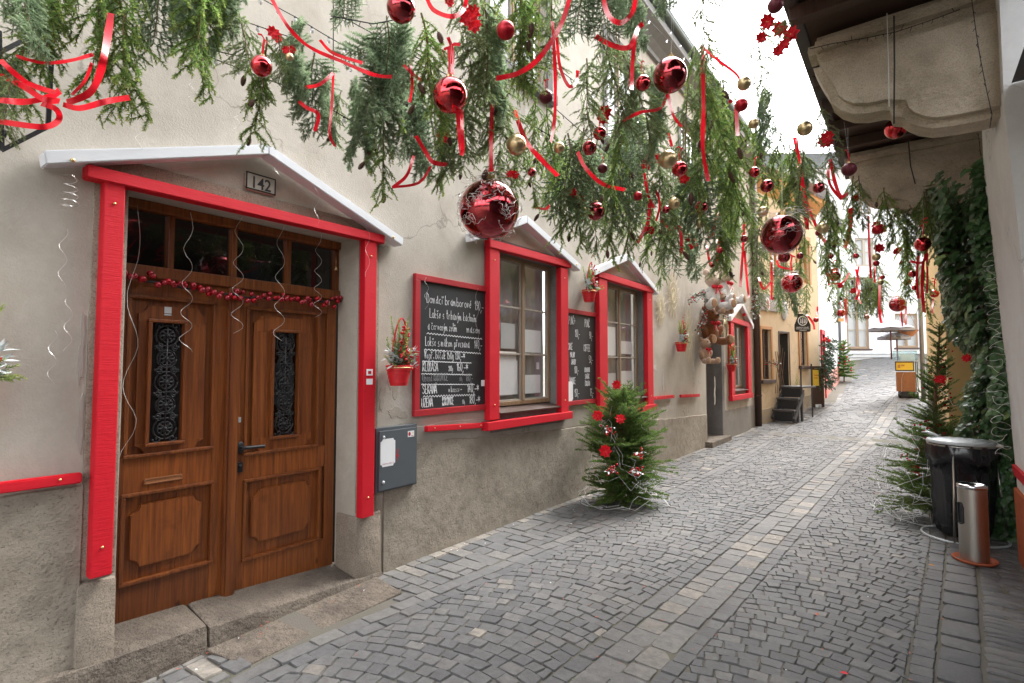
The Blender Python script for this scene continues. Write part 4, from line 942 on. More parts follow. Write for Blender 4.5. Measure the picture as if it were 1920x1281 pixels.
# ---------------------------------------------------------------- teddy bears and garlands over the side door
def remesh(o, vox):
    md = o.modifiers.new('weld', 'REMESH'); md.mode = 'VOXEL'; md.voxel_size = vox; md.use_smooth_shade = True
    sm = o.modifiers.new('soft', 'SMOOTH'); sm.factor = .5; sm.iterations = 4
def bear(label, c, H, yaw, m_body, m_limb, bow=True, legs_out=.5, group=None, m_head=None):
    """sitting plush bear of height H; faces its local +x, turned by yaw"""
    R_ = Matrix.Rotation(rad(yaw), 3, 'Z'); c = V(c); b = thing('teddy_bear', label, 'teddy bear', c, group); L = lambda x, y, z: R_ @ (V((x, y, z)) * H) + c
    def blob(mb, p, r): mb.ball(L(*p), V(r) * H, 14, R_)
    m = MB(); blob(m, (0, 0, .32), (.19, .2, .26))
    for s_ in (-1, 1):
        m.ball(L(.06, s_ * .23, .36), V((.08, .08, .17)) * H, 12, R_ @ Matrix.Rotation(rad(s_ * -28), 3, 'X')); m.ball(L(.2, s_ * .15 * (1 + legs_out), .1), V((.22, .1, .1)) * H, 12, R_ @ Matrix.Rotation(rad(s_ * 25), 3, 'Z'))
        m.ball(L(.38, s_ * .15 * (1.35 + legs_out), .13), V((.07, .1, .13)) * H, 12, R_)
    m.ball(L(.03, 0, .52), V((.1, .1, .1)) * H, 10, R_)
    o = m.build('body', M[m_body], b, True); remesh(o, .022 * H)
    m = MB(); blob(m, (.05, 0, .73), (.19, .2, .185)); blob(m, (.2, 0, .69), (.1, .1, .08))
    for s_ in (-1, 1): blob(m, (.03, s_ * .17, .89), (.05, .085, .085))
    o = m.build('head', M[m_head or m_body], b, True); remesh(o, .022 * H)
    m = MB(); blob(m, (.3, 0, .715), (.025, .035, .025))
    for s_ in (-1, 1): blob(m, (.215, s_ * .075, .79), (.02, .02, .022))
    m.build('eyes_and_nose', M['iron'], b, True)
    m = MB()
    for s_ in (-1, 1): m.ball(L(.448, s_ * .15 * (1.35 + legs_out), .13), V((.012, .075, .1)) * H, 10, R_)
    m.build('paw_pad', M['furpad'], b, True)
    if bow:
        m = MB()
        for s_ in (-1, 1): m.ball(L(.2, s_ * .075, .535), V((.03, .075, .05)) * H, 10, R_); m.strip([L(.2, 0, .53), L(.22, s_ * .04, .44), L(.23, s_ * .06, .36)], R_ @ V((0, 1, 0)), .04 * H)
        m.ball(L(.215, 0, .535), V((.03, .03, .03)) * H, 8, R_); m.build('bow', M['fabricred'], b, True)
    return b
def fp(x, y, off): t, z = W1.hit(x, y, off); return W1.pt(t, z, off)
bear('large brown teddy bear with red bow sitting in the top of the side doorway', fp(1332, 648, .12), .86, -35, 'furbrown', 'furbrown', True, .3)
bear('small tan teddy bear with pink bow hanging lowest beside the side door', fp(1321, 683, .14), .56, -25, 'furtan', 'furtan', True, .2)
bear('pale teddy bear in white clothes at the left of the pair over the side door', fp(1336, 583, .3), .86, -40, 'furwhite', 'furwhite', True, .3, m_head='furcream')
bear('pale teddy bear in white clothes at the right of the pair over the side door', fp(1356, 572, .42), .8, -15, 'furwhite', 'furwhite', True, .3, m_head='furcream')
bear('small tan teddy bear with red bow sitting beneath the white pair over the side door', fp(1350, 591, .42), .5, -30, 'furtan', 'furtan', True, .1)
def holly_garland(label, pts, dens, sp, name='holly_garland', frost=.35, leaf=.06):
    g_ = thing(name, label, 'garland', pts[0]); m = MB(); h_ = MB(); fr = MB(); br = MB()
    m.tube(pts, .012, 5)
    for a, b in zip(pts, pts[1:]):
        for k in range(int((b - a).length * dens)):
            p = a.lerp(b, rnd()) + V((uni(-.3, 1), uni(-1, 1), uni(-1, 1))) * sp; q = V((uni(-.2, 1), uni(-1, 1), uni(-1, .6)))
            leafq(fr if rnd() < frost else h_, p, q, leaf * uni(.8, 1.4), leaf * .5)
            if rnd() < .16: br.ball(p + q * .03, .015, 6)
    m.build('stem', M['twig'], g_); h_.build('leaves', M['holly'], g_); fr.build('frosted_leaves', M['frost'], g_); br.build('berries', M['berry'], g_, True)
holly_garland('holly garland with frosted leaves draped round the top left of the side door', [fp(1290, 563, .1), fp(1315, 553, .2), fp(1335, 545, .2), fp(1322, 565, .2), fp(1320, 590, .2), fp(1312, 610, .14), fp(1303, 620, .1)], 150, .075)
holly_garland('dark holly spray right of the teddy bears over the side door', [fp(1354, 570, .12), fp(1362, 575, .12), fp(1356, 595, .1)], 200, .07, frost=.05)
holly_garland('holly and berry bunch hung high on the brown downpipe', [fp(1414, 548, .2), fp(1412, 575, .2), fp(1411, 590, .18)], 240, .13, leaf=.09)

# ---------------------------------------------------------------- black iron bracket at the upper left
LB = thing('iron_bracket', 'black iron bracket frame at the upper left edge of the picture', 'bracket', W1.pt(.55, 2.8, .3))
m = MB()
def bar(a, b, w_=.0125): m.tube([a, b], w_, 4)
A_, B_, C_, D2 = at(97, 75, 2.5), at(90, 238, 2.5), at(3, 282, 2.36), at(0, 88, 2.36)
bar(at(99, 55, 2.5), B_); bar(B_, C_); bar(C_, at(-2, 60, 2.36)); bar(at(60, 68, 2.5), at(-20, 108, 2.36)); m.build('frame', M['iron'], LB)
m = MB(); m.tube([at(8, 258, 2.36), at(12, 247, 2.36), at(18, 247, 2.37), at(21, 262, 2.38)], .007, 5); m.build('hook', M['iron'], LB, True)
# bracket is fixed to the facade behind it
m = MB(); p = at(99, 55, 2.5); m.tube([p, W1.pt(p.y, p.z, 0)], .013, 4); p = at(-2, 60, 2.36); m.tube([p, W1.pt(p.y, p.z, 0)], .013, 4); m.build('wall_arm', M['iron'], LB)

# old patches, stains and flaking on the plaster of the beige house (each with its own outline)
def patch(px, py, rw_, rh_, mat, off):
    t, z = W1.hit(px, py, 0); n = 26; ph = [uni(0, 6) for _ in range(4)]; pl = []
    for i in range(n):
        a = 2 * PI * i / n; k = 1 + .28 * math.sin(2 * a + ph[0]) + .2 * math.sin(3 * a + ph[1]) + .14 * math.sin(5 * a + ph[2]) + .1 * math.sin(8 * a + ph[3]) + uni(-.08, .08); pl.append((t + rw_ * k * math.cos(a), z + rh_ * k * math.sin(a)))
    m = MB(); c = m.add([W1.pt(t, z, off)]); k = m.add([W1.pt(x, y, off) for x, y in pl]); e = m.add([W1.pt(t + (x - t) * 1.03, z + (y - z) * 1.03, .0) for x, y in pl])
    for i in range(n): j = (i + 1) % n; m.face(c, k + i, k + j); m.face(k + i, e + i, e + j, k + j)
    m.build('plaster_patch', mat, H1)
pa_ = plaster('brown_worn_patch', (.44, .395, .335), (.4, .355, .295), (.33, .285, .235), .3, streak=False); pb_ = plaster('pale_flaked_patch', (.55, .525, .485), (.5, .475, .43), (.42, .39, .345), .3, streak=False); pc_ = plaster('grey_repair_patch', (.43, .405, .365), (.39, .365, .325), (.33, .305, .265), .35, streak=False); po_ = flat('faded_orange_stain', (.5, .36, .25), .95, var=.12)
for i, q in enumerate(((738, 722, .05, .09, pa_), (745, 775, .09, .045, pa_), (716, 745, .035, .07, pa_), (830, 830, .16, .05, pa_), (960, 815, .2, .045, pc_), (1243, 715, .05, .13, pb_), (1250, 765, .16, .06, pb_), (1228, 690, .05, .05, pb_), (1285, 770, .12, .07, pa_), (1340, 735, .06, .25, pc_), (1300, 690, .06, .12, pb_), (745, 640, .025, .06, pa_), (152, 660, .014, .14, pc_), (150, 800, .014, .12, pc_), (1262, 300, .2, .12, pc_))): patch(*q, .0022 + .0003 * i)
# ================================================================ the other houses of the street
def simple_house(name, label, P, t0, t1, z0, z1, holes, mat, depth=.12, back=3.0, sides=(1, 1)):
    h = thing(name, label, 'house', P.pt((t0 + t1) / 2, 0)); mb = MB(); wall(mb, P, t0, t1, z0, z1, holes, depth)
    for t, on in ((t0, sides[0]), (t1, sides[1])):
        if on: mb.quad(P.pt(t, z0), P.pt(t, z0, -back), P.pt(t, z1, -back), P.pt(t, z1))
    mb.build('wall', mat, h); return h
def hz(P, x0, x1, y0, y1, off=0):
    a, za = P.hit(x0, y1, off); b, zb = P.hit(x1, y1, off); _, c = P.hit((x0 + x1) / 2, y0, off); return a, b, (za + zb) / 2, c
# ochre museum house, turned towards the street
wa = hz(W2, 1429, 1446, 618, 712); wb = hz(W2, 1500.5, 1513, 610, 686); dd = hz(W2, 1463, 1481, 625, 733)
H2 = simple_house('ochre_house', 'ochre plastered house with dark doorway above black wooden steps', W2, 0, 4.35, -.3, 7.2, [wa + (.12,), wb + (.12,), dd + (.3,), (1.1, 2.0, 4.3, 5.7, .12), (2.9, 3.7, 4.3, 5.7, .12)], M['ochre'])
for h, bk in ((wa, 'papergrey'), (wb, 'darkroom')):
    wo = casement(W2, H2, h[0] + .004, h[1] - .004, h[2] + .004, h[3] - .004, -.09, 2, 3, 'brownwood', 'glass', bk, .1)
    m = MB(); e = .09
    for q in ((h[0] - e, h[0] - .003, h[2], h[3]), (h[1] + .003, h[1] + e, h[2], h[3]), (h[0] - e, h[1] + e, h[3] + .003, h[3] + e)): m.pbox(W2, *q, .002, .03, .004)
    m.build('window_surround', M['ochrewood'], wo)
    m = MB(); m.pbox(W2, h[0] - e - .03, h[1] + e + .03, h[2] - .1, h[2] - .003, -.08, .09, .01); m.build('window_sill', M['pipe'], wo)
for h in ((1.1, 2.0, 4.3, 5.7), (2.9, 3.7, 4.3, 5.7)):
    wo = casement(W2, H2, h[0] + .004, h[1] - .004, h[2] + .004, h[3] - .004, -.09, 2, 2, 'ochrewood', 'glass', 'curtain', .1)
    m = MB()
    for q in ((h[0] - .12, h[0] - .003, h[2], h[3]), (h[1] + .003, h[1] + .12, h[2], h[3]), (h[0] - .12, h[1] + .12, h[3] + .003, h[3] + .12)): m.pbox(W2, *q, .002, .03, .004)
    m.build('window_surround', M['ochrewood'], wo)
m = MB(); m.pbox(W2, dd[0] - .3, dd[1] + .3, dd[2] - .1, dd[3] + .1, -.9, -.8); m.pbox(W2, dd[1] - .008, dd[1] - .002, dd[2] + .002, dd[3] - .002, -.3, -.022); m.build('dark_doorway', M['darkroom'], H2)  # near-black reveal lining stands in for the shade inside the doorway
m = MB(); e = .05
for q in ((dd[0] - e, dd[0] - .002, dd[2], dd[3]), (dd[1] + .002, dd[1] + e, dd[2], dd[3]), (dd[0] - e, dd[1] + e, dd[3] + .002, dd[3] + e)): m.pbox(W2, *q, -.02, .015, .004)
m.build('door_frame', M['brownwood'], H2)
m = MB(); plinth(m, W2, 0, 4.35, .42, .85, .012, .03); m.build('plinth', plaster('damp_ochre_plinth', (.5, .40, .27), (.42, .35, .26), (.33, .28, .21), .3), H2)
m = MB(); sweep(m, W2, [(0, 6.6), (.08, 6.7), (.3, 6.95), (.3, 7.1)], 0, 4.35); m.build('cornice', M['ochredark'], H2)
m = MB(); sweep(m, W2, [(.38, 7.1), (-3.5, 9.8)], -.1, 4.35); m.build('roof', M['tile'], H2)
# wall plaques and hanging sign
def plaque(label, x0, x1, y0, y1, mat, name='wall_plaque'):
    h = hz(W2, x0, x1, y0, y1, .04); m = MB(); m.pbox(W2, h[0], h[1], h[2], h[3], .005, .05, .006); o = m.build(name, M[mat]); tag(o, label, 'plaque'); return o, h
o, h = plaque('wide weathered wooden plaque high on the ochre house', 1424, 1461, 552, 583, 'blackwood')
o.data.materials[0] = wood('bleached_board', (.42, .40, .40), (.34, .31, .31), (.24, .2, .2), (20, 2, 20), .8)
m = MB(); wavy(m, W2, h[0] + .1, h[1] - .1, (h[2] + h[3]) / 2 + .02, (h[2] + h[3]) / 2 + .02, .0515, .03, .03, 18); m.build('carved_writing', M['papergrey'], o)
m = MB(); t, z = W2.hit(1440, 571, .08); Mx = Matrix.Rotation(rad(-13.5), 3, 'Z') @ Matrix.Rotation(PI / 2, 3, 'Y'); m.lathe([(0, 0), (.2, 0), (.2, .02), (.13, .03), (.12, .022), (0, .022)], W2.pt(t, z, .055), 24, Matrix.Rotation(rad(-13.5), 3, 'Z') @ Matrix.Scale(.6, 3, (0, 1, 0)) @ Matrix.Rotation(PI / 2, 3, 'Y')); hs_ = m.build('oval_shield', M['paper']); tag(hs_, 'small oval white shield with red mark in front of the wooden plaque', 'shield')
m = MB(); m.pbox(W2, t - .03, t + .03, z - .12, z + .12, .08, .086); m.build('red_mark', M['fabricred'], hs_)
m = MB(); t, z = W2.hit(1474, 580, .08); m.lathe([(0, 0), (.24, 0), (.24, .03), (.2, .05), (.1, .07), (0, .075)], W2.pt(t, z, .01), 24, Matrix.Rotation(rad(-13.5), 3, 'Z') @ Matrix.Scale(1.35, 3, (0, 0, 1)) @ Matrix.Scale(.75, 3, (0, 1, 0)) @ Matrix.Rotation(PI / 2, 3, 'Y')); tag(m.build('relief_plate', M['papergrey'], None, 40), 'pale oval relief plate on the ochre house beside the wooden plaque', 'plate')
HS = Plane(0, 0, 0); q = at(1504, 605, 15.2); HS.o = V((q.x, q.y, 0)); HS.d = RT.copy(); HS.n = V((sa, -ca, 0)); sg = thing('hanging_sign', 'black hanging sign with a white round emblem on the ochre house', 'sign', q)
hw = .225; m = MB(); z0, z1 = 1.65 + (688 - 622) * .0152, 1.65 + (688 - 588) * .0152
m.pprism(HS, [(-hw, z0 + .03), (-hw + .03, z0), (hw - .03, z0), (hw, z0 + .03), (hw, z0 + .2), (.14, z1 - .12), (.13, z1), (-.13, z1), (-.14, z1 - .12), (-hw, z0 + .2)], 0, .025, .004); bd = m.build('sign_board', M['board'], sg)
m = MB(); cz = z0 + .31; rr = .125
m.tube([HS.pt(rr * math.cos(a), cz + rr * math.sin(a), .027) for a in [2 * PI * i / 28 for i in range(28)]], .013, 5, closed=True)
for k, (a0, w_, h_) in enumerate(((-.065, .03, .12), (-.015, .024, .15), (.03, .028, .13), (.07, .022, .1))): m.pprism(HS, [(a0, cz - h_ * .55), (a0 + w_, cz - h_ * .5), (a0 + w_ * .8, cz + h_ * .5), (a0 + w_ * .3, cz + h_ * .6)], .026, .03)
m.pbox(HS, .03, .075, z1 - .03, z1 + .03, .01, .03); m.build('emblem', M['paper'], sg)
for k, (tx, sz) in enumerate((('MUSEUM PUP GALLERY', .036), ('DE BUQUOI COLLECTION', .033), ('+ MUSEUM SHOP', .03))): letters(tx, HS, 0, z0 + .115 - .042 * k, .0265, sz, M['paper'], 'lettering', sg, 'CENTER', .0005, .95, .0006)
m = MB(); e = W2.hit(1504, 586, 0); m.tube([W2.pt(e[0] + .3, z1 + .05, 0), HS.pt(-.25, z1 + .05, .012)], .014, 5); m.tube([HS.pt(-.1, z1 + .05, .012), HS.pt(-.1, z1, .012)], .008, 4); m.tube([HS.pt(.1, z1 + .05, .012), HS.pt(.1, z1, .012)], .008, 4); m.tube([HS.pt(-.25, z1 + .05, .012), HS.pt(.22, z1 + .05, .012)], .014, 5); m.build('iron_arm', M['iron'], sg)
# downpipes
def downpipe(label, p, z0, z1, r, mat, foot=True):
    d = thing('downpipe', label, 'downpipe', p); m = MB(); m.tube([V((p.x, p.y, z0)), V((p.x, p.y, z1))], r, 14); m.build('pipe', M[mat], d, True)
    m = MB()
    for z in (z0 + .9, (z0 + z1) / 2, z1 - .5): m.lathe([(r, z - .02), (r * 1.2, z - .02), (r * 1.2, z + .02), (r, z + .02)], V((p.x, p.y, 0)), 14)
    m.build('pipe_clip', M[mat], d, 40); return d
pp = W1.pt(15.62, 0, .09); downpipe('brown downpipe between the beige house and the ochre house', pp, -.02, 7.35, .085, 'pipe')
# brown information board and black wooden steps
g_ = gnd(1534, 764); IB = thing('notice_board', 'brown wooden notice board with a yellow poster beside the ochre house', 'notice board', g_)
PB = Plane(g_.x, g_.y, -52).flip(); zb = g_.z
PB.d = V((.86, .5, 0)).normalized(); PB.n = V((PB.d.y, -PB.d.x, 0)); m = MB()
for a, b in ((-.17, -.1), (.1, .17)): m.pbox(PB, a, b, zb, zb + 1.25, 0, .05, .004)
m.pbox(PB, -.2, .2, zb + 1.22, zb + 1.29, -.02, .07, .004); m.build('frame', M['brownwood'], IB)
m = MB(); m.pbox(PB, -.1, .1, zb + .1, zb + 1.21, .01, .03); m.build('panel', M['brownwood'], IB)
m = MB(); m.pbox(PB, -.155, .02, zb + .68, zb + 1.17, .051, .055); ps = m.build('poster', M['yellowsign'], IB)
m = MB(); wavy(m, PB, -.12, 0, zb + 1.0, zb + 1.0, .0555, .02, .02, 12); wavy(m, PB, -.12, -.01, zb + .92, zb + .92, .0555, .02, .02, 12); m.build('poster_print', M['fabricred'], ps)
STP = thing('wooden_steps', 'black weathered wooden steps leading up to the dark doorway', 'steps', W2.pt(dd[0], 0, .5)); zg = GH(-3, 17.2); t0_ = dd[0] - .12
for k in range(3):                                      # treads climb along the wall, away from the viewer
    z = zg + .32 * (k + 1); a = t0_ + .27 * (k - 2); b = a + (.3 if k < 2 else .95)
    m = MB(); m.pbox(W2, a - .03, b, z - .05, z, .06, .66, .008); m.build('tread', M['blackwood'], STP)
    m = MB(); m.pbox(W2, a, a + .025, z - .31, z - .055, .1, .62); m.build('riser', M['board'], STP)
    for o in (.1, .62):
        m = MB(); m.pbox(W2, a + .0, a + .06, zg - .02, z - .052, o - .03, o + .03, .004); m.build('post', M['blackwood'], STP)
for o in (.07, .65):
    m = MB(); m.pprism(W2, [(t0_ - .6, zg + .1), (t0_ - .5, zg + .02), (t0_ + .1, zg + .72), (t0_ + .1, zg + .86)], o - .025, o + .025); m.build('stringer', M['blackwood'], STP)
for a_, z0_, z1_ in ((.02, .95, 1.5), (.75, .95, 1.6), (.75, .0, .9)):
    m = MB(); m.tube([W2.pt(t0_ + a_, zg + z0_, .62), W2.pt(t0_ + a_, zg + z1_, .62)], .022, 6); m.build('rail_post', M['blackwood'], STP)
TL = MB()
for k in range(7):
    a = wa[1] + .12 + k * .06
    TL.tube([W2.pt(a, .9, .05), W2.pt(a + .3, 2.1 + .1 * (k % 3), .05)], .009, 4) if k % 2 == 0 else TL.tube([W2.pt(a + .3, .95, .06), W2.pt(a - .02, 2.0 + .1 * (k % 2), .06)], .009, 4)
tag(TL.build('twig_trellis', M['twig']), 'crossed twig trellis on the ochre wall between its window and doorway', 'trellis')
m = MB()
for k in range(9): needle_twig(m, W2.pt(dd[1] + .1 + .05 * k, .95, .08), (uni(-.1, .3), uni(-.1, .3), 1), uni(.3, .75), .03, 70, .004)
tag(m.build('potted_twigs', [M['spruce'], M['twig']]), 'thin bare twigs standing right of the dark doorway', 'twigs')
holly_garland('short green spray with a red flower on the sill of the ochre house window', [W2.pt(wa[0] - .1, 1.78, .12), W2.pt(wa[1] + .1, 1.74, .15)], 90, .08, frost=.1)
# pale house beyond with red shop frame
H3 = simple_house('pale_house', 'pale pinkish white house beyond the ochre house, with a red shop frame', W3, 0, 5.6, -.2, 7.4, [], M['whitewall'], sides=(1, 1))
m = MB(); plinth(m, W3, 0, 5.6, 1.2, 1.75, .02); m.build('plinth', M['pinkwall'], H3)
t0, _ = W3.hit(1534, 650, 0); t1, _ = W3.hit(1538, 650, 0)
m = MB(); m.pbox(W3, .15, .3, .6, 2.75, .005, .05); m.pbox(W3, .9, 1.05, .6, 2.75, .005, .05); m.pbox(W3, .15, 1.05, 2.75, 2.9, .005, .06); sf = m.build('shop_frame', M['red'], H3)
m = MB(); m.quad(W3.pt(.3, .6, .008), W3.pt(.9, .6, .008), W3.pt(.9, 2.75, .008), W3.pt(.3, 2.75, .008)); m.build('pane', M['darkglass'], sf)
m = MB(); m.pbox(W3, -.02, 5.6, 7.2, 7.5, 0, .4); m.build('cornice', M['soffit'], H3); m = MB(); sweep(m, W3, [(.4, 7.5), (-3.5, 10)], 0, 5.6); m.build('roof', M['tile'], H3)
p = at(1530, 700, 17.6); downpipe('brown downpipe at the far end of the ochre house', V((p.x, p.y, 0)), .2, 7, .1, 'pipe')
p = gnd(1564, 716); downpipe('brown downpipe at the corner of the pale house beyond the green garland', V((p.x, p.y, 0)), p.z - .1, 7.3, .075, 'pipe')
DG = thing('door_garland', 'thick dark green garland column with red bows beside the red shop frame', 'garland', W3.pt(1.3, .8)); m = MB()
for k in range(260):
    t, z = W3.hit(1551 + random.gauss(0, 3.4), uni(632, 726), .25); needle_twig(m, W3.pt(t, z, uni(.1, .35)), (uni(-.2, 1), uni(-1, 1), uni(-1, .3)), .22, .05, 200, .009)
m.build('foliage', [M['holly'], M['twig']], DG); m = MB()
for x, y in ((1547, 635), (1553, 639), (1544, 638)): t, z = W3.hit(x, y, .4); m.ball(W3.pt(t, z, .42), .05, 8)
m.build('red_bows', M['petal'], DG)
pt = MB(); q = gnd(1548, 726); pt.lathe([(0, 0), (.13, 0), (.17, .25), (.19, .25), (.19, .3), (.15, .3), (0, .27)], q, 16); tag(pt.build('flower_pot', M['terra'], None, 40), 'terracotta pot at the foot of the thick green garland column', 'pot')
# white house closing the street
e0, e1 = WE.hit(1540, 600)[0], WE.hit(1780, 600)[0]
we = [hz(WE, 1589, 1631, 520, 654), hz(WE, 1680, 1723, 588, 652), hz(WE, 1672, 1706, 352, 402), hz(WE, 1598, 1634, 352, 402), hz(WE, 1604, 1640, 446, 500)]
HE = simple_house('white_house', 'white house with brown windows and a slate roof closing the end of the street', WE, e0 - 3, e1 + 3, 1.0, WE.hit(1600, 322)[1], [h + (.15,) for h in we], M['whitewall'], sides=(0, 0))
for k, h in enumerate(we):
    wo = casement(WE, HE, h[0], h[1], h[2], h[3], -.08, 2, 4 if k == 0 else 2, 'winwood' if k < 2 else 'winpale', 'glass', 'papergrey', .1, .09, .05)
    if k < 2: m = MB(); m.pbox(WE, h[0] - .1, h[1] + .1, h[2] - .08, h[2] - .002, -.05, .08); m.build('window_sill', M['brownwood'], wo)
m = MB()
for y in (663, 669): z = WE.hit(1640, y)[1]; m.pbox(WE, e0, e1, z - .03, z + .03, .0, .12)
m.build('ledge', M['papergrey'], HE)
zt = WE.hit(1600, 322)[1]; m = MB(); sweep(m, WE, [(0, zt - .5), (.15, zt - .25), (.35, zt - .1), (.35, zt)], e0 - 3, e1 + 3); m.build('cornice', M['whitewall'], HE)
m = MB(); sweep(m, WE, [(.45, zt), (-4.0, zt + 2.6)], e0 - 3, e1 + 3)
for k in range(24): z = zt + 2.6 * k / 24; o = .45 - 4.45 * k / 24; m.pbox(WE, e0 - 3, e1 + 3, z, z + .035, o - .15, o - .01)
m.build('roof', M['slate'], HE)
p = WE.pt(WE.hit(1571, 600)[0], 0, .1); downpipe('dark grey downpipe on the white house behind the small decorated tree', p, 1.3, 7.5, .07, 'greypipe')
m = MB(); h = hz(WE, 1548, 1582, 597, 603, .4); m.pbox(WE, h[0], h[1], h[2], h[3], .35, .42); tag(m.build('shop_sign', M['ochrewood']), 'small ochre shop sign board over the pale corner, under the garlands', 'sign')
# yellow house on the right, with its corner downpipe
s0, s1 = 0, 11.4; hy = simple_house('yellow_house', 'bright yellow plastered house on the right behind the ivy', WR, s0, s1, -.2, 7.6, [], M['yellow'], back=3, sides=(1, 1))
m = MB(); plinth(m, WR, 0, 11.4, .55, 1.15, .015); m.build('plinth', M['plinth2'], hy); m = MB(); sweep(m, WR, [(.0, 7.1), (.3, 7.4), (.35, 7.6), (-3, 9.6)], 0, 11.4); m.build('roof', M['tile'], hy)
p = gnd(1732, 750); downpipe('dark grey downpipe at the corner of the yellow house behind the food cart', V((p.x, p.y, 0)), p.z - .1, 7.4, .06, 'greypipe')

# ---------------------------------------------------------------- food cart and parasols at the end of the street
g_ = gnd(1704, 747); FC = thing('food_cart', 'narrow food cart with orange brown front, yellow sign and glass counter', 'cart', g_)
PC = Plane(g_.x, g_.y, 0); PC.d = V((1, 0, 0)); PC.n = V((0, -1, 0)); Zc = (g_ - CAM).dot(FW); Xc = (g_ - CAM).dot(RT); k = Zc / 1000; zz = lambda y: g_.z + (747 - y) * k; tt = lambda x: (x - 1704) * Zc * Zc / (1000 * (ca * Zc + sa * Xc))
m = MB(); m.pbox(PC, tt(1684), tt(1722), g_.z + .04, zz(735), -.7, .0, .01); m.build('base', M['board'], FC)
m = MB()
for x in (1688, 1718): m.lathe([(0, -.03), (.09, -.03), (.09, .03), (0, .03)], PC.pt(tt(x), g_.z + .09, .02), 14, Matrix.Rotation(PI / 2, 3, 'Y'))
m.build('wheel', M['iron'], FC)
m = MB(); m.pbox(PC, tt(1681), tt(1718), zz(734.5), zz(698), -.65, .0, .01); m.build('front_panel', M['orangewood'], FC)
m = MB(); m.pbox(PC, tt(1680), tt(1716), zz(696), zz(678), -.65, .0, .01); m.build('drawer_box', M['brownwood'], FC)
m = MB(); m.pbox(PC, tt(1682), tt(1714), zz(694), zz(680), .001, .02); sgn = m.build('yellow_sign', M['yellowsign'], FC)
m = MB(); m.pbox(PC, tt(1685), tt(1690), zz(690), zz(684), .021, .025); m.pbox(PC, tt(1692), tt(1698), zz(687), zz(684), .021, .025); m.build('sign_print', M['ochrewood'], sgn)
m = MB(); m.pbox(PC, tt(1679), tt(1723), zz(678), zz(676.5), -.8, .06); m.build('shelf', M['galv'], FC)
m = MB(); m.pbox(PC, tt(1676), tt(1723), zz(676), zz(658), -.8, .05); m.build('glass_counter', M['counter'], FC)
m = MB(); m.pbox(PC, tt(1690), tt(1718), zz(675.8), zz(664), -.6, -.1); m.build('display_tray', M['paper'], FC)
m = MB()
for x in (1719, 1722): m.tube([PC.pt(tt(x), g_.z, -.1), PC.pt(tt(x), zz(678), -.1)], .012, 6)
m.build('leg', M['iron'], FC)
def parasol(label, x, yb, yt, ye, x0, x1, dz):
    p = PC.pt(tt(x), 0, dz); f = k * (1 - dz / 16 * 0); um = thing('parasol', label, 'parasol', p, 'grey parasols over the food cart')
    m = MB(); m.tube([V((p.x, p.y, zz(yb))), V((p.x, p.y, zz(yt)))], .022, 8); m.build('pole', M['maroon'], um, True)
    a, b = tt(x0), tt(x1); zt_, ze_ = zz(yt), zz(ye); cx = (a + b) / 2; hw = (b - a) / 2; m = MB(); N = 8
    ap = PC.pt(cx, zt_, dz); R1 = [PC.pt(cx + hw * math.cos(2 * PI * i / N + PI / 8) / math.cos(PI / 8), ze_, dz + hw * math.sin(2 * PI * i / N + PI / 8)) for i in range(N)]
    for i in range(N):
        q, r_ = R1[i], R1[(i + 1) % N]; mid = (q + r_) / 2 + V((0, 0, .03)); m.tri(ap, q, mid); m.tri(ap, mid, r_)
        m.quad(q, r_, r_ - V((0, 0, .08)), q - V((0, 0, .08)))
    m.build('canopy', M['parasol'], um)
    m = MB()
    for i in range(N): m.tube([V((ap.x, ap.y, zt_ - .05)), R1[i] - V((0, 0, .03))], .01, 4)
    m.build('rib', M['maroon'], um)
parasol('larger grey parasol in front, over the food cart', 1674.5, 674, 597, 617, 1632, 1719, .5)
parasol('smaller grey parasol behind the larger one, at the food cart', 1685, 676, 612, 631, 1646, 1712, -.3)
hb = MB(); c = PC.pt(tt(1702), zz(620), -.35)
hb.lathe([(0, -.22), (.2, -.17), (.34, 0), (.36, .03), (.3, .03), (0, -.05)], c, 18)
for i in range(4): hb.tube([c + V((.33 * math.cos(i * PI / 2), .33 * math.sin(i * PI / 2), .03)), c + V((0, 0, .9))], .006, 4)
tag(hb.build('hanging_basket', M['orangewood']), 'brown hanging basket under the parasols by the yellow house', 'hanging basket')

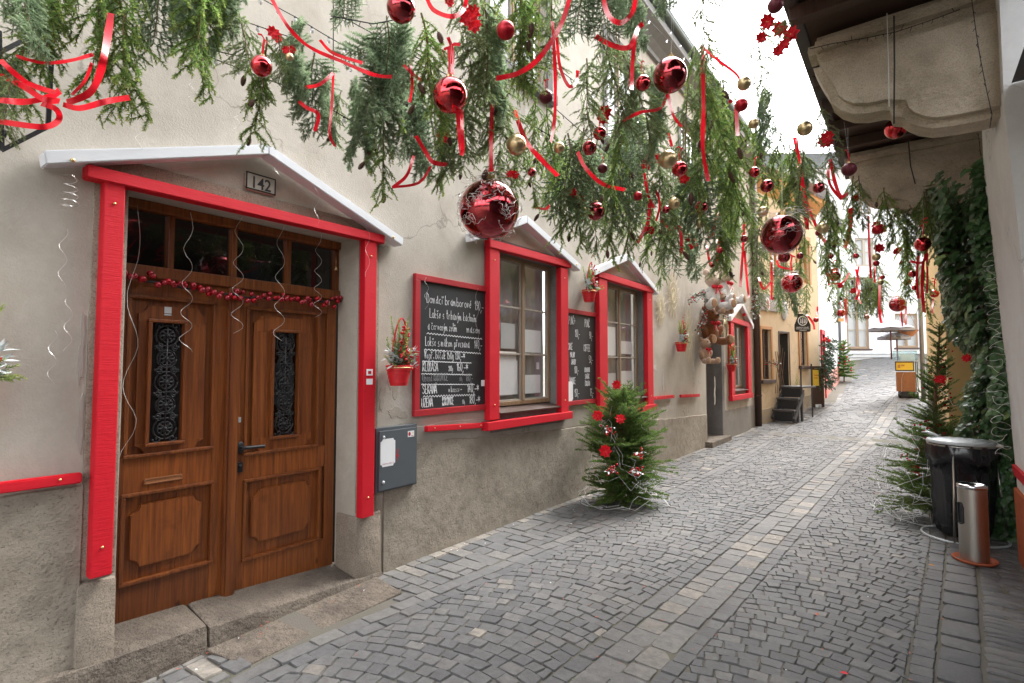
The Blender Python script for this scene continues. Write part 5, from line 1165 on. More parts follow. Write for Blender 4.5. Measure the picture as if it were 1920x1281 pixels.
# ================================================================ arcade house on the right: corbels, pillar, jetty, ivy
AH = thing('arcade_house', 'arcaded house on the right with big stone corbels and a white pillar', 'house', (1.2, 5, 0))
def at_s(x, y, s): d = ray(x, y); t = s / d.y; return CAM + d * t
S2 = 5.4
up_px = [(1518, 80), (1519, 118), (1522, 150), (1532, 168), (1541, 184), (1553, 203), (1566, 216), (1582, 229), (1603, 236), (1630, 236), (1660, 230), (1686, 232), (1690, 150), (1690, 70)]
lo_px = [(1683, 232), (1691, 243), (1703, 252), (1722, 260), (1748, 264), (1790, 259), (1845, 249), (1872, 242)]
toR = lambda px: [(at_s(x, y, S2).x + (.03 if x < 1560 else .0), at_s(x, y, S2).z) for x, y in px]
U_, L_ = toR(up_px), toR(lo_px); XR = .8
joint = .72
def corbel(s0, s1, dz=0.0, name='corbel'):
    m = MB()
    def stonepiece(poly, a, b):
        bm = bmesh.new(); A = [bm.verts.new((x, a, z + dz)) for x, z in poly]; B = [bm.verts.new((x, b, z + dz)) for x, z in poly]; n = len(poly)
        bm.faces.new(A); bm.faces.new(B)
        for i in range(n): bm.faces.new([A[i], A[(i + 1) % n], B[(i + 1) % n], B[i]])
        bmesh.ops.recalc_face_normals(bm, faces=bm.faces); bmesh.ops.bevel(bm, geom=[e for e in bm.edges if e.calc_face_angle(0) > .9], offset=.06, segments=4, affect='EDGES'); m.bm(bm); bm.free()
    xl = U_[0][0]; zt_ = 4.47; zj = U_[2][1] + .02
    stonepiece([(xl + .0, zt_), (xl - .014, (zt_ + zj) / 2), (xl + .0, zj + .003), (XR, zj + .003), (XR, zt_)], s0 + .008, s1 - .008)     # upper course
    stonepiece([(xl + .006, zj - .003)] + U_[3:12] + L_[1:] + [(XR, L_[-1][1] + .02), (XR, zj - .003)], s0, s1)                          # lower course, two round lobes
    return m.build(name, M['corbel'], AH, 45)
corbel(S2 - .34, S2); corbel(8.16, 8.5); corbel(2.9, 3.24)
XP0, XP1 = .70, .56                                    # pillar face, bottom and top
m = MB(); N = 10
for i in range(N):
    za, zb = .62 + (3.42 - .62) * i / N, .62 + (3.42 - .62) * (i + 1) / N
    xa, xb = [XP0 + (XP1 - XP0) * ((z - .3) / 3.1) ** 1.15 for z in (za, zb)]
    sA = [6.28 + .02 * math.sin(z * 2.1) for z in (za, zb)]; sB = 4.93
    m.quad(V((xa, sA[0], za)), V((xa, sB, za)), V((xb, sB, zb)), V((xb, sA[1], zb)))
    m.quad(V((xa, sB, za)), V((1.5, sB, za)), V((1.5, sB, zb)), V((xb, sB, zb))); m.quad(V((1.5, sA[0], za)), V((xa, sA[0], za)), V((xb, sA[1], zb)), V((1.5, sA[1], zb)))
m.quad(V((XP1, S2 + .0, 3.42)), V((XP1, 4.93, 3.42)), V((XP1, 4.93, 4.5)), V((XP1, S2, 4.5)))
m.quad(V((XP1, 6.28, 3.42)), V((XP1, S2 - .05, 3.42)), V((XP1, S2 - .05, 4.5)), V((XP1, 6.28, 4.5)))
m.quad(V((XP1, 4.93, 3.42)), V((1.5, 4.93, 3.42)), V((1.5, 4.93, 4.5)), V((XP1, 4.93, 4.5)))
m.build('pillar', M['arcade'], AH, True)
m = MB(); m.hexa([V((XP0 - .02, 4.9, -.1)), V((1.5, 4.9, -.1)), V((1.5, 6.31, -.1)), V((XP0 - .02, 6.31, -.1)), V((XP0 - .035, 4.9, .62)), V((1.5, 4.9, .62)), V((1.5, 6.31, .62)), V((XP0 - .035, 6.31, .62))], .012); m.build('pillar_base', M['orange'], AH)
m = MB(); m.hexa([V((XP0 - .035, 5.4, .73)), V((XP0 - .01, 5.4, .73)), V((XP0 - .01, 6.26, .73)), V((XP0 - .035, 6.26, .73)), V((XP0 - .045, 5.4, .82)), V((XP0 - .01, 5.4, .82)), V((XP0 - .01, 6.26, .82)), V((XP0 - .045, 6.26, .82))], .004); tag(m.build('wooden_rail', M['red']), 'red wooden rail across the white pillar, above its orange base', 'rail')
m = MB(); m.quad(V((.82, 6.28, -.2)), V((.82, 9.05, -.2)), V((.82, 9.05, 4.5)), V((.82, 6.28, 4.5))); m.quad(V((.8, 9.0, -.2)), V((.36, 9.0, -.2)), V((.36, 9.0, 4.5)), V((.8, 9.0, 4.5))); m.build('wall', M['arcade'], AH)
m = MB(); m.quad(V((2.6, -3, -.1)), V((2.6, 9, -.1)), V((2.6, 9, 4.5)), V((2.6, -3, 4.5))); m.quad(V((.6, -3, 3.6)), V((.6, 4.92, 3.6)), V((2.6, 4.92, 3.6)), V((2.6, -3, 3.6))); m.quad(V((1.4, 6.28, -.1)), V((2.6, 6.28, -.1)), V((2.6, 6.28, 4.5)), V((1.4, 6.28, 4.5))); m.build('arcade_wall', M['blackwood'], AH)  # black colour stands in for the shade inside the arcade
XL = U_[0][0] - .02
m = MB(); zf = 4.50
m.quad(V((XL, -3, zf)), V((XL, 9.1, zf)), V((.9, 9.1, zf)), V((.9, -3, zf)));
m.build('jetty_soffit', M['brownwood'], AH)
m = MB()
for s in [(-2.2 + .62 * i) for i in range(19)]:
    if any(a - .15 < s < b + .1 for a, b in ((S2 - .34, S2), (8.16, 8.5), (2.9, 3.24))): continue
    m = MB(); m.box((.05, s, zf - .07), (1.5, .1, .12), .006); m.build('soffit_beam', M['brownwood'], AH)
m = MB(); m.box((XL - .03, 3.0, zf + .06), (.1, 12.2, .16), .01); m.build('jetty_edge_board', M['blackwood'], AH)
m = MB(); m.quad(V((XL, -3, zf + .1)), V((XL, 9.1, zf + .1)), V((XL, 9.1, 5.9)), V((XL, -3, 5.9))); m.quad(V((XL, 9.1, zf)), V((3, 9.1, zf)), V((3, 9.1, 5.9)), V((XL, 9.1, 5.9))); m.build('upper_wall', M['arcade'], AH)  # unseen top kept low to let more sky light into the street
# fairy lights on the corbels
def fairy(label, pts, nb, mat='cable', r=.0035, grp=None, bulb_r=.0, spikes=True):
    s_ = thing('string_lights', label, 'string lights', pts[0], grp); m = MB(); m.tube(pts, r, 4)
    if spikes:
        for a, b in zip(pts, pts[1:]):
            n = max(1, int((b - a).length / .05))
            for i in range(n): p = a.lerp(b, (i + .5) / n); m.tube([p, p + V((uni(-.02, .02), uni(-.015, .015), uni(-.035, -.01) if rnd() < .7 else .03))], r * .8, 3)
    m.build('wire', M[mat], s_)
    if bulb_r:
        tot = [0]
        for a, b in zip(pts, pts[1:]): tot.append(tot[-1] + (b - a).length)
        for i in range(nb):
            d = tot[-1] * (i + .5) / nb; j = max(q for q in range(len(tot) - 1) if tot[q] <= d); p = pts[j].lerp(pts[j + 1], (d - tot[j]) / max(1e-6, tot[j + 1] - tot[j]))
            o = bpy.data.objects.new('bulb', bulb_me); COL.objects.link(o); adopt(o, s_); o.location = p; o.scale = (bulb_r,) * 3
    return s_
bm_ = MB(); bm_.lathe([(0, -3.2), (.5, -3.05), (.9, -2.5), (1, -2.0), (.8, -1.3), (.5, -.9), (.45, -.85)], n=12); bm_.mi = 1; bm_.lathe([(.5, -.9), (.55, -.85), (.55, .1), (.2, .2), (0, .2)], n=10)
bo = bm_.build('bulb', [M['bulb'], M['cable']], None, True); bulb_me = bo.data; bpy.data.objects.remove(bo)
fairy('black fairy light wire along the top edge of the nearer corbel', [at_s(x, y, 5.0) for x, y in ((1518, 92), (1560, 82), (1620, 72), (1680, 60), (1740, 40), (1800, 18))], 0)
fairy('black fairy light wire down the root of the nearer corbel', [at_s(x, y, 5.0) for x, y in ((1822, 0), (1830, 60), (1838, 110), (1850, 170), (1860, 215), (1856, 240))], 0)
fairy('black fairy light wire down the root of the farther corbel', [at_s(x, y, 8.1) for x, y in ((1834, 250), (1840, 300), (1848, 360), (1856, 420))], 0)
m = MB(); m.tube([at_s(1676, 30, 4.95), at_s(1677, 120, 4.95), at_s(1676, 232, 4.95)], .006, 5); tag(m.build('hanging_cable', M['cable']), 'thin black cable hanging in front of the nearer corbel', 'cable')
m = MB(); m.tube([at_s(1663, 25, 4.95), at_s(1666, 120, 4.95), at_s(1667, 200, 4.95)], .004, 4); tag(m.build('hanging_cable', M['whitewire']), 'thin white cable hanging in front of the nearer corbel', 'cable')
m = MB(); m.tube([at_s(1703, 262, 8.05), at_s(1707, 310, 8.05), at_s(1716, 345, 8.05)], .007, 5); tag(m.build('hanging_cable', M['cable']), 'black cable hanging in front of the farther corbel', 'cable')
# silver curls along the pillar edge
for k, (x, y0, y1, lab) in enumerate(((1876, 470, 640, 'upper silver curl down the edge of the white pillar beside the ivy'), (1883, 640, 860, 'lower silver curl down the edge of the white pillar beside the ivy'))):
    a, b = at_s(x - 4, y0, 6.1), at_s(x + 6, y1, 6.1); pts = []
    for i in range(140): f = i / 139; an = f * 2 * PI * 11; am = .055 + .02 * math.sin(i * .7); pts.append(a.lerp(b, f) + V((am * math.cos(an) - .04, .05 * math.sin(an), .02 * math.sin(an * 1.7))))
    m = MB(); m.tube(pts, .0015, 4); tag(m.build('silver_curl', M['silver'], None, True), lab, 'silver curl')
# ivy
IV = thing('ivy', 'dense dark green ivy climbing the arcade house behind the bin', 'ivy', (.6, 7.4, 0)); m = MB(); stm = MB()
LEAF = [(0, 0), (.32, -.18), (.5, .12), (.3, .38), (.28, .55), (0, 1.0), (-.28, .55), (-.3, .38), (-.5, .12), (-.32, -.18)]
def ivy_leaf(p, nrm, sz, rv):
    nrm = nrm.normalized(); dn = V((uni(-.5, .5), uni(-.5, .5), -1)); dn = (dn - nrm * dn.dot(nrm)).normalized(); sd = dn.cross(nrm); m.rv = rv
    pts = [p + sd * x * sz + dn * y * sz + nrm * (-.18 * sz * (x * x * 4) + .12 * sz * math.sin(y * 3)) for x, y in LEAF]; k = m.add(pts); c_ = m.add([p + dn * .3 * sz + nrm * .06 * sz])
    for i in range(len(LEAF)): m.face(k + i, k + (i + 1) % len(LEAF), c_)
def ivy_edge(s, z):                                   # how far the ivy stands out from the wall towards the street
    base = .46 - .05 * (s - 6) + .10 * math.sin(z * 2.3 + s) + .06 * math.sin(z * 5.1 + s * 3)
    return .82 - (base + (.08 if z > 1.9 else 0) - (.12 if s > 7.5 else 0)) * (.55 if s < 6.5 else 1)
N = 0
while N < 6000:
    s, z = uni(6.3, 8.95), uni(.0, 3.55)
    if z < 1.3 and s < 6.95: continue
    xe = ivy_edge(s, z); dep = abs(random.gauss(0, .05)) if rnd() < .75 else uni(0, .4); x = min(.8, xe + dep)
    if z > 3.35 and rnd() < .5: continue
    nv = V((-1 + uni(-.6, .6), -.7 + uni(-.7, .7), .5 + uni(-.5, .5)))
    ivy_leaf(V((x, s, z)), nv, uni(.055, .115), min(1, max(0, random.gauss(.42, .22) + (.3 if rnd() < .06 else 0)))); N += 1
for N in range(1500):                                 # the end of the hedge that faces the viewer
    z = uni(0, 3.5); x = uni(ivy_edge(6.3, z) - .02, .80); ivy_leaf(V((x, (6.3 if z > 1.25 else 6.95) + uni(-.06, .1), z)), V((-.5 + uni(-.6, .6), -1, .5 + uni(-.5, .5))), uni(.05, .1), min(1, max(0, random.gauss(.4, .2))))
for k in range(40):
    s = uni(7.1, 8.8); pts = [V((.78, s, 0))]
    for i in range(12): pts.append(V((ivy_edge(pts[-1].y, i * .29) + .1, pts[-1].y + uni(-.15, .15), .29 * (i + 1))))
    stm.tube(pts, .005, 4, cap=False)
m.build('leaves', M['ivy'], IV); stm.build('stems', M['twig'], IV)
b = MB(); b.box((.76, 7.95, 1.75), (.06, 2.0, 3.5)); b.build('inner_shade', flat('ivy_shade', (.01, .02, .01), .9), IV)  # dark slab painted as the shade behind the leaves

# ---------------------------------------------------------------- bin stand and ashtray
g_ = gnd(1808, 1008); BN = thing('bin_stand', 'round metal stand holding a black rubbish bag under a grey lid', 'bin', g_); r_ = .25
m = MB(); m.tube([g_ + V((.33 * math.cos(2 * PI * i / 40), .33 * math.sin(2 * PI * i / 40), .012)) for i in range(40)], .011, 8, closed=True); m.build('base_ring', M['galv'], BN, True)
zl = .92
for k, a in enumerate((255, 15, 135)):
    m = MB(); d = V((math.cos(rad(a)), math.sin(rad(a)), 0)); m.tube([g_ + d * .33 + V((0, 0, .01)), g_ + d * (r_ + .015) + V((0, 0, zl - .06))], .0105, 8); m.build('leg', M['steel'], BN, True)
m = MB(); n = 56; prof = [(.19, .04), (.215, .1), (.222, .25), (.228, .45), (.238, .65), (.25, .8), (.262, .86), (.268, .885), (.27, .75), (.272, .73)]; rings = []
prof = [(.17, .03), (.2, .06), (.215, .2), (.225, .42), (.235, .62), (.245, .74), (.27, .735), (.276, .80), (.27, .87), (.262, .9)]
for j, (r, z) in enumerate(prof):
    wr = .012 + .012 * (1 if 1 < j < 6 else .4); rings.append(m.add([g_ + V(((r + wr * math.sin(i * 1.7 + j * .6) * math.sin(i * .37) + uni(-.004, .004)) * math.cos(2 * PI * i / n), (r + wr * math.sin(i * 1.7 + j * .6) * math.sin(i * .37)) * math.sin(2 * PI * i / n), z + uni(-.006, .006) + (.035 * math.sin(i * .5) if 5 < j < 8 else 0))) for i in range(n)]))
for a, b in zip(rings, rings[1:]):
    for i in range(n): m.face(a + i, a + (i + 1) % n, b + (i + 1) % n, b + i)
m.build('rubbish_bag', M['plastic'], BN, True)
m = MB(); m.lathe([(.0, .96), (.1, .957), (.2, .945), (.225, .935), (.235, .943), (.262, .94), (.27, .928), (.268, .912), (.25, .91), (.0, .91)], g_, 48); m.build('lid', M['galv'], BN, 40)
m = MB(); hd = g_ + V((-.19, .17, .94)); m.tube([g_ + V((-.15, .05, .948)), g_ + V((-.2, .08, .975)), g_ + V((-.25, .1, .99)), g_ + V((-.3, .12, .985))], [.012, .014, .012, .006], 6); m.build('lid_handle', M['galv'], BN, True)
m = MB(); m.box(g_ + V((.255, -.06, .915)), (.1, .05, .03), .006); m.box(g_ + V((.16, -.19, .905)), (.2, .025, .02), .004, Matrix.Rotation(rad(35), 3, 'Z')); m.build('hinge', M['steel'], BN)
m = MB(); m.tube([g_ + V(((r_ + .012) * math.cos(2 * PI * i / 36), (r_ + .012) * math.sin(2 * PI * i / 36), .895)) for i in range(36)], .008, 6, closed=True); m.build('top_ring', M['steel'], BN, True)
g_ = gnd(1828, 1056); AT = thing('ashtray_bin', 'slim brushed steel ashtray bin standing in a terracotta saucer', 'ashtray', g_); ra = .1; hA = .655
a0 = math.atan2(-g_.y, -g_.x) ; m = MB(); n = 48; z_list = [.02, .1, .3, .335, .47, .505, hA]
def inside(ang, z):
    d = (ang - (a0 - .98) + PI) % (2 * PI) - PI
    return abs(d) < .36 and .33 < z < .51
for zi in range(len(z_list) - 1):
    za, zb = z_list[zi], z_list[zi + 1]
    for i in range(n):
        a, b = 2 * PI * i / n, 2 * PI * (i + 1) / n; mid = (a + b) / 2; d = (mid - (a0 - .98) + PI) % (2 * PI) - PI
        if .33 < (za + zb) / 2 < .5 and abs(d) < (.42 if zi == 3 else .3): continue
        if zi in (2, 4) and False: continue
        P_ = lambda q, z: g_ + V((ra * math.cos(q), ra * math.sin(q), z)); m.quad(P_(a, za), P_(b, za), P_(b, zb), P_(a, zb))
m.build('body', M['steel'], AT, True)
m = MB(); m.lathe([(ra * .93, .05), (ra * .93, hA - .02)], g_, 32); m.build('liner', M['board'], AT, True)
m = MB(); m.lathe([(ra + .001, hA - .03), (ra + .004, hA - .028), (ra + .004, hA), (ra - .002, hA + .006), (ra - .012, hA + .002), (.035, hA - .022), (.03, hA - .03)], g_, 48); m.build('ash_dish', M['chrome'], AT, True)
m = MB(); m.lathe([(0, hA - .045), (.034, hA - .045), (.034, hA - .028), (0, hA - .028)], g_, 20); m.build('ash_hole', M['board'], AT)
m = MB(); ac = a0 - .98; pts = []
for i in range(28):
    q = 2 * PI * i / 28; dx, dz = math.cos(q), math.sin(q); sx_ = .33 * (abs(dx) ** .6) * (1 if dx > 0 else -1); sz_ = .088 * (abs(dz) ** .6) * (1 if dz > 0 else -1); pts.append(g_ + V(((ra + .001) * math.cos(ac + sx_), (ra + .001) * math.sin(ac + sx_), .415 + sz_)))
m.tube(pts, .006, 6, closed=True); m.build('slot_rim', M['board'], AT, True)
m = MB(); m.lathe([(0, .0), (.108, .0), (.122, .012), (.144, .038), (.153, .038), (.154, .03), (.136, .012), (.104, .014), (0, .014)][::1], g_ + V((0, 0, .004)), 48); tag(m.build('plant_saucer', M['terra'], None, 50), 'terracotta saucer under the slim steel ashtray bin', 'saucer')

# ---------------------------------------------------------------- decorated spruce trees
def petal_flower(mb, c, nrm, r, layers=2):
    nrm = V(nrm).normalized(); a_ = nrm.orthogonal().normalized(); b_ = nrm.cross(a_)
    for L in range(layers):
        n = 8 if L == 0 else 6; rr = r * (1 - .33 * L)
        for i in range(n):
            an = 2 * PI * i / n + L * .5 + uni(-.15, .15); d = a_ * math.cos(an) + b_ * math.sin(an); s_ = nrm.cross(d); lift = uni(.05, .45) + L * .35; q = c + nrm * (.012 * L)
            tip = q + d * rr + nrm * rr * lift; k = mb.add([q, q + d * rr * .5 + s_ * rr * .36 + nrm * rr * (lift * .6 + .05), tip, q + d * rr * .5 - s_ * rr * .36 + nrm * rr * (lift * .6 + .05), q + d * rr * .5 + nrm * rr * lift * .3]); mb.face(k, k + 1, k + 4); mb.face(k + 1, k + 2, k + 4); mb.face(k + 2, k + 3, k + 4); mb.face(k + 3, k, k + 4)
def poinsettia(label, p, r, nrm, group='red fabric poinsettias'):
    f = thing('poinsettia', label, 'flower', p, group); m = MB(); petal_flower(m, p, nrm, r); m.build('petals', M['petal'], f); m = MB(); berries(m, p + V(nrm).normalized() * r * .15, (r * .08,) * 3, 5, r * .07); m.build('stamens', M['gold'], f); return f
def xmas_tree(label, base, H, R, whorls, nb, sparse=1.0, zmin=.06, topw=.08, up=(.15, .9), dens=190, nl=.02, mat='xmas', lean=None, pw=.8, nw=.0034, elr=.15):
    T = thing('spruce_tree', label, 'tree', base); m = MB(); tk = MB(); lean = lean or V((0, 0, 0))
    tp = [base + lean * (i / 8) ** 1.5 + V((uni(-.01, .01), uni(-.01, .01), H * i / 8)) for i in range(9)]; tk.tube(tp, [.024 * (1 - .8 * i / 8) * (H / 1.5) for i in range(9)], 8)
    for w_ in range(whorls):
        f = (w_ + .5) / whorls; z = zmin * H + (1 - zmin) * H * f; c = base + lean * (z / H) ** 1.5 + V((0, 0, z)); rr = (pw(f) * R if callable(pw) else R * (1 - f) ** pw) + topw; rr *= uni(.85, 1.15)
        for k in range(max(3, int(nb * (1 - .5 * f) * sparse))):
            a = uni(0, 2 * PI); el = up[0] + (up[1] - up[0]) * f + uni(-elr, elr); d = V((math.cos(a), math.sin(a), el)); L = rr * uni(.55, 1.2)
            pts = needle_twig(m, c, d, L, nl, dens, nw, droop=.25, tipv=.6, stem=.005)
            for i in range(1, len(pts) - 1):
                if rnd() < .62:
                    for sgn in (-1, 1):
                        sd = (pts[i + 1] - pts[i]).cross(V((0, 0, 1))).normalized() * sgn; dd_ = (pts[i + 1] - pts[i]).normalized() * .9 + sd * .8 + V((0, 0, uni(-.05, .3)))
                        needle_twig(m, pts[i], dd_, max(.05, L * .42 * (1 - i / len(pts))) * uni(.7, 1.2), nl * .95, dens, nw, tipv=.9, stem=.003)
    m.build('foliage', [M[mat], M['twig']], T); tk.build('trunk', M['bark'], T, True); return T
def tangle(mb, c, R, H, n, r=.003, seg=26):
    for k in range(n):
        a = uni(0, 2 * PI); z = uni(.1, .9); pts = []
        for i in range(seg):
            a += uni(-.1, .35); z += uni(-.09, .06); z = max(.02, min(.98, z)); rr = R * (1 - z) ** .7 * uni(.85, 1.08) + .03; pts.append(c + V((rr * math.cos(a), rr * math.sin(a), z * H)) + V((uni(-1, 1), uni(-1, 1), uni(-1, 1))) * .02)
        mb.tube(pts, r, 4)
b1 = gnd(1128, 948) + V((.05, .12, 0)); T1 = xmas_tree('decorated small spruce tree against the wall below the second gabled window', b1 + V((.12, .1, 0)), 1.3, .5, 19, 22, zmin=.03, dens=320, topw=.06, up=(-.02, 1.0), nl=.024, nw=.0034, elr=.4, pw=lambda f: math.sqrt(max(.05, 1 - .8 * (2 * f - .9) ** 2)))
m = MB(); tangle(m, b1 + V((.12, .1, .02)), .5, 1.4, 10, .0019); m.build('light_cable', M['whitewire'], T1)
pz = lambda x, y, Z: at(x, y, Z)
poinsettia('red poinsettia in the middle of the small spruce against the wall', pz(1135, 846, 5.4), .07, (.5, -1, .2)); poinsettia('red poinsettia near the top left of the small spruce against the wall', pz(1121, 780, 5.6), .065, (.4, -1, .3)); poinsettia('red poinsettia near the top right of the small spruce against the wall', pz(1163, 786, 5.6), .06, (.5, -1, .6)); poinsettia('red poinsettia on the tip of the small spruce, against the window post', pz(1156, 722, 6.0), .06, (.5, -1, .2))
for lab, x, y, Z in (('red berry cluster low in the middle of the small spruce against the wall', 1150, 880, 5.5), ('red berry and silver leaf spray low right on the small spruce', 1196, 883, 5.55), ('red berry and silver leaf spray halfway up the right of the small spruce', 1200, 852, 5.6), ('red berry cluster between the two top flowers of the small spruce', 1140, 806, 5.75)):
    t_ = thing('berry_spray', lab, 'berry spray', pz(x, y, Z)); m = MB(); berries(m, pz(x, y, Z), (.04, .04, .03), 16, .011); m.build('berries', M['berry'], t_, True); m = MB()
    for i in range(10): leafq(m, pz(x, y, Z) + V((uni(-.05, .05), uni(-.05, .05), uni(-.03, .03))), (uni(-1, 1), -1, uni(-.5, .8)), .05, .02)
    m.build('leaves', M['frost'], t_)
b2 = gnd(1765, 985); b2 = V((.14, 7.55, 0)); T2 = xmas_tree('tall sparse decorated spruce tree in front of the ivy, behind the bin', b2, 2.1, .54, 28, 16, .95, zmin=.03, topw=.05, up=(.1, 1.1), nw=.0034, elr=.35, pw=lambda f: (1 - .9 * f if f < .42 else .5 * (1 - f) + .13), dens=260, nl=.021, lean=V((.12, .2, 0)))
m = MB(); tangle(m, b2 + V((.0, .0, 0)), .55, 2.0, 14, .0021); m.build('light_cable', M['whitewire'], T2)
m = MB()
for x, y, Z, n in ((1762, 715, 6.1, 50), (1766, 755, 6.0, 40), (1764, 670, 6.2, 18), (1715, 865, 6.2, 30), (1720, 890, 6.0, 24), (1750, 800, 5.9, 30), (1740, 840, 5.9, 24)): berries(m, at(x, y, Z), (.06, .06, .06), n, .011)
m.build('berries', M['berry'], T2, True)
poinsettia('red poinsettia halfway up the tall spruce in front of the ivy', at(1764, 712, 5.9), .065, (-.4, -1, .2)); poinsettia('red poinsettia low at the street side of the tall spruce', at(1718, 880, 5.95), .055, (-.4, -1, .2)); poinsettia('red poinsettia on the ivy, right of the tall spruce', at(1813, 672, 5.7), .05, (-.4, -1, .2))
def plain_bauble(label, p, r, mat, name='bauble'):
    b = thing(name, label, 'bauble', p); m = MB(); m.ball(p, r, 20); m.build('ball', M[mat], b, True); m = MB(); m.lathe([(0, r), (r * .2, r * .98), (r * .2, r * 1.18), (0, r * 1.2)], p, 10); m.build('cap', M['gold'], b, 40)
plain_bauble('red bauble high in the tall spruce in front of the ivy', at(1766, 690, 6.1), .045, 'bred'); plain_bauble('second red bauble just below, high in the tall spruce', at(1760, 704, 6.05), .04, 'bmatte'); plain_bauble('white bauble on the street side of the tall spruce', at(1718, 812, 6.4), .035, 'white')
b3 = gnd(1583, 716); T3 = xmas_tree('small decorated spruce tree at the far corner before the white house', b3, 1.65, .42, 12, 12, zmin=.1, dens=150, nl=.05, nw=.008, pw=.6)
m = MB()
for k in range(26): a = uni(0, 2 * PI); z = uni(.15, .95); m.ball(b3 + V((.4 * (1 - z) * math.cos(a), .4 * (1 - z) * math.sin(a), z * 1.6)), .035, 8)
m.build('baubles', M['berry'], T3, True)
# ================================================================ the Christmas canopy over the street
LM = [('the double door', 430, 420), ('the iron bracket', 50, 180), ('the large dark red bauble at the top edge', 752, 15), ('the mirror red bauble with two ribbon tails', 844, 179), ('the largest thread-wrapped bauble', 917, 393), ('the small matte red bauble', 948, 57),
      ('the plain gold bauble', 968, 272), ('the wine red bauble under the eaves', 1256, 142), ('the matte champagne bauble', 1252, 299), ('the wine bauble above the second window gable', 1117, 396), ('the second largest thread-wrapped bauble', 1465, 440),
      ('the thread-wrapped bauble over the ochre house', 1485, 531), ('the silvery bauble against the sky', 1509, 241), ('the matte wine bauble by the corbel', 1592, 318), ('the thread-wrapped bauble over the parasols', 1683, 571), ('the ribboned bauble by the yellow house', 1730, 458),
      ('the poinsettia bunch against the sky', 1455, 70), ('the eaves of the beige house', 1320, 160), ('the teddy bears', 1345, 545), ('the black hanging sign', 1503, 600), ('the first window gable', 1000, 430), ('the second window gable', 1170, 490), ('the last bauble before the ivy', 1752, 551), ('the plaque on the ochre house', 1440, 565), ('the house number 142', 490, 330)]
USED = {}
def where(head, x, y, group):
    near = sorted(LM, key=lambda q: (q[1] - x) ** 2 + (q[2] - y) ** 2)
    def rel(q):
        dx, dy = x - q[1], y - q[2]
        if abs(dx) + abs(dy) < 14: return 'beside'
        a = math.degrees(math.atan2(-dy, dx)) % 360
        return ['right of', 'above and right of', 'above', 'above and left of', 'left of', 'below and left of', 'below', 'below and right of'][int((a + 22.5) // 45) % 8]
    n0 = near[0]; short = lambda q: q[0]
    c = ['%s %s %s' % (head, rel(n0), n0[0])]
    for k in (1, 2, 3, 4): c.append('%s between %s and %s' % (head, n0[0], near[k][0]))
    for k in (1, 2, 3): c.append('%s %s %s' % (head, rel(near[k]), near[k][0]))
    for t in c:
        if len(t.split()) <= 16 and t not in USED: USED[t] = 1; return t
    return min(c[:1] + c[4:], key=lambda t: len(t.split()))
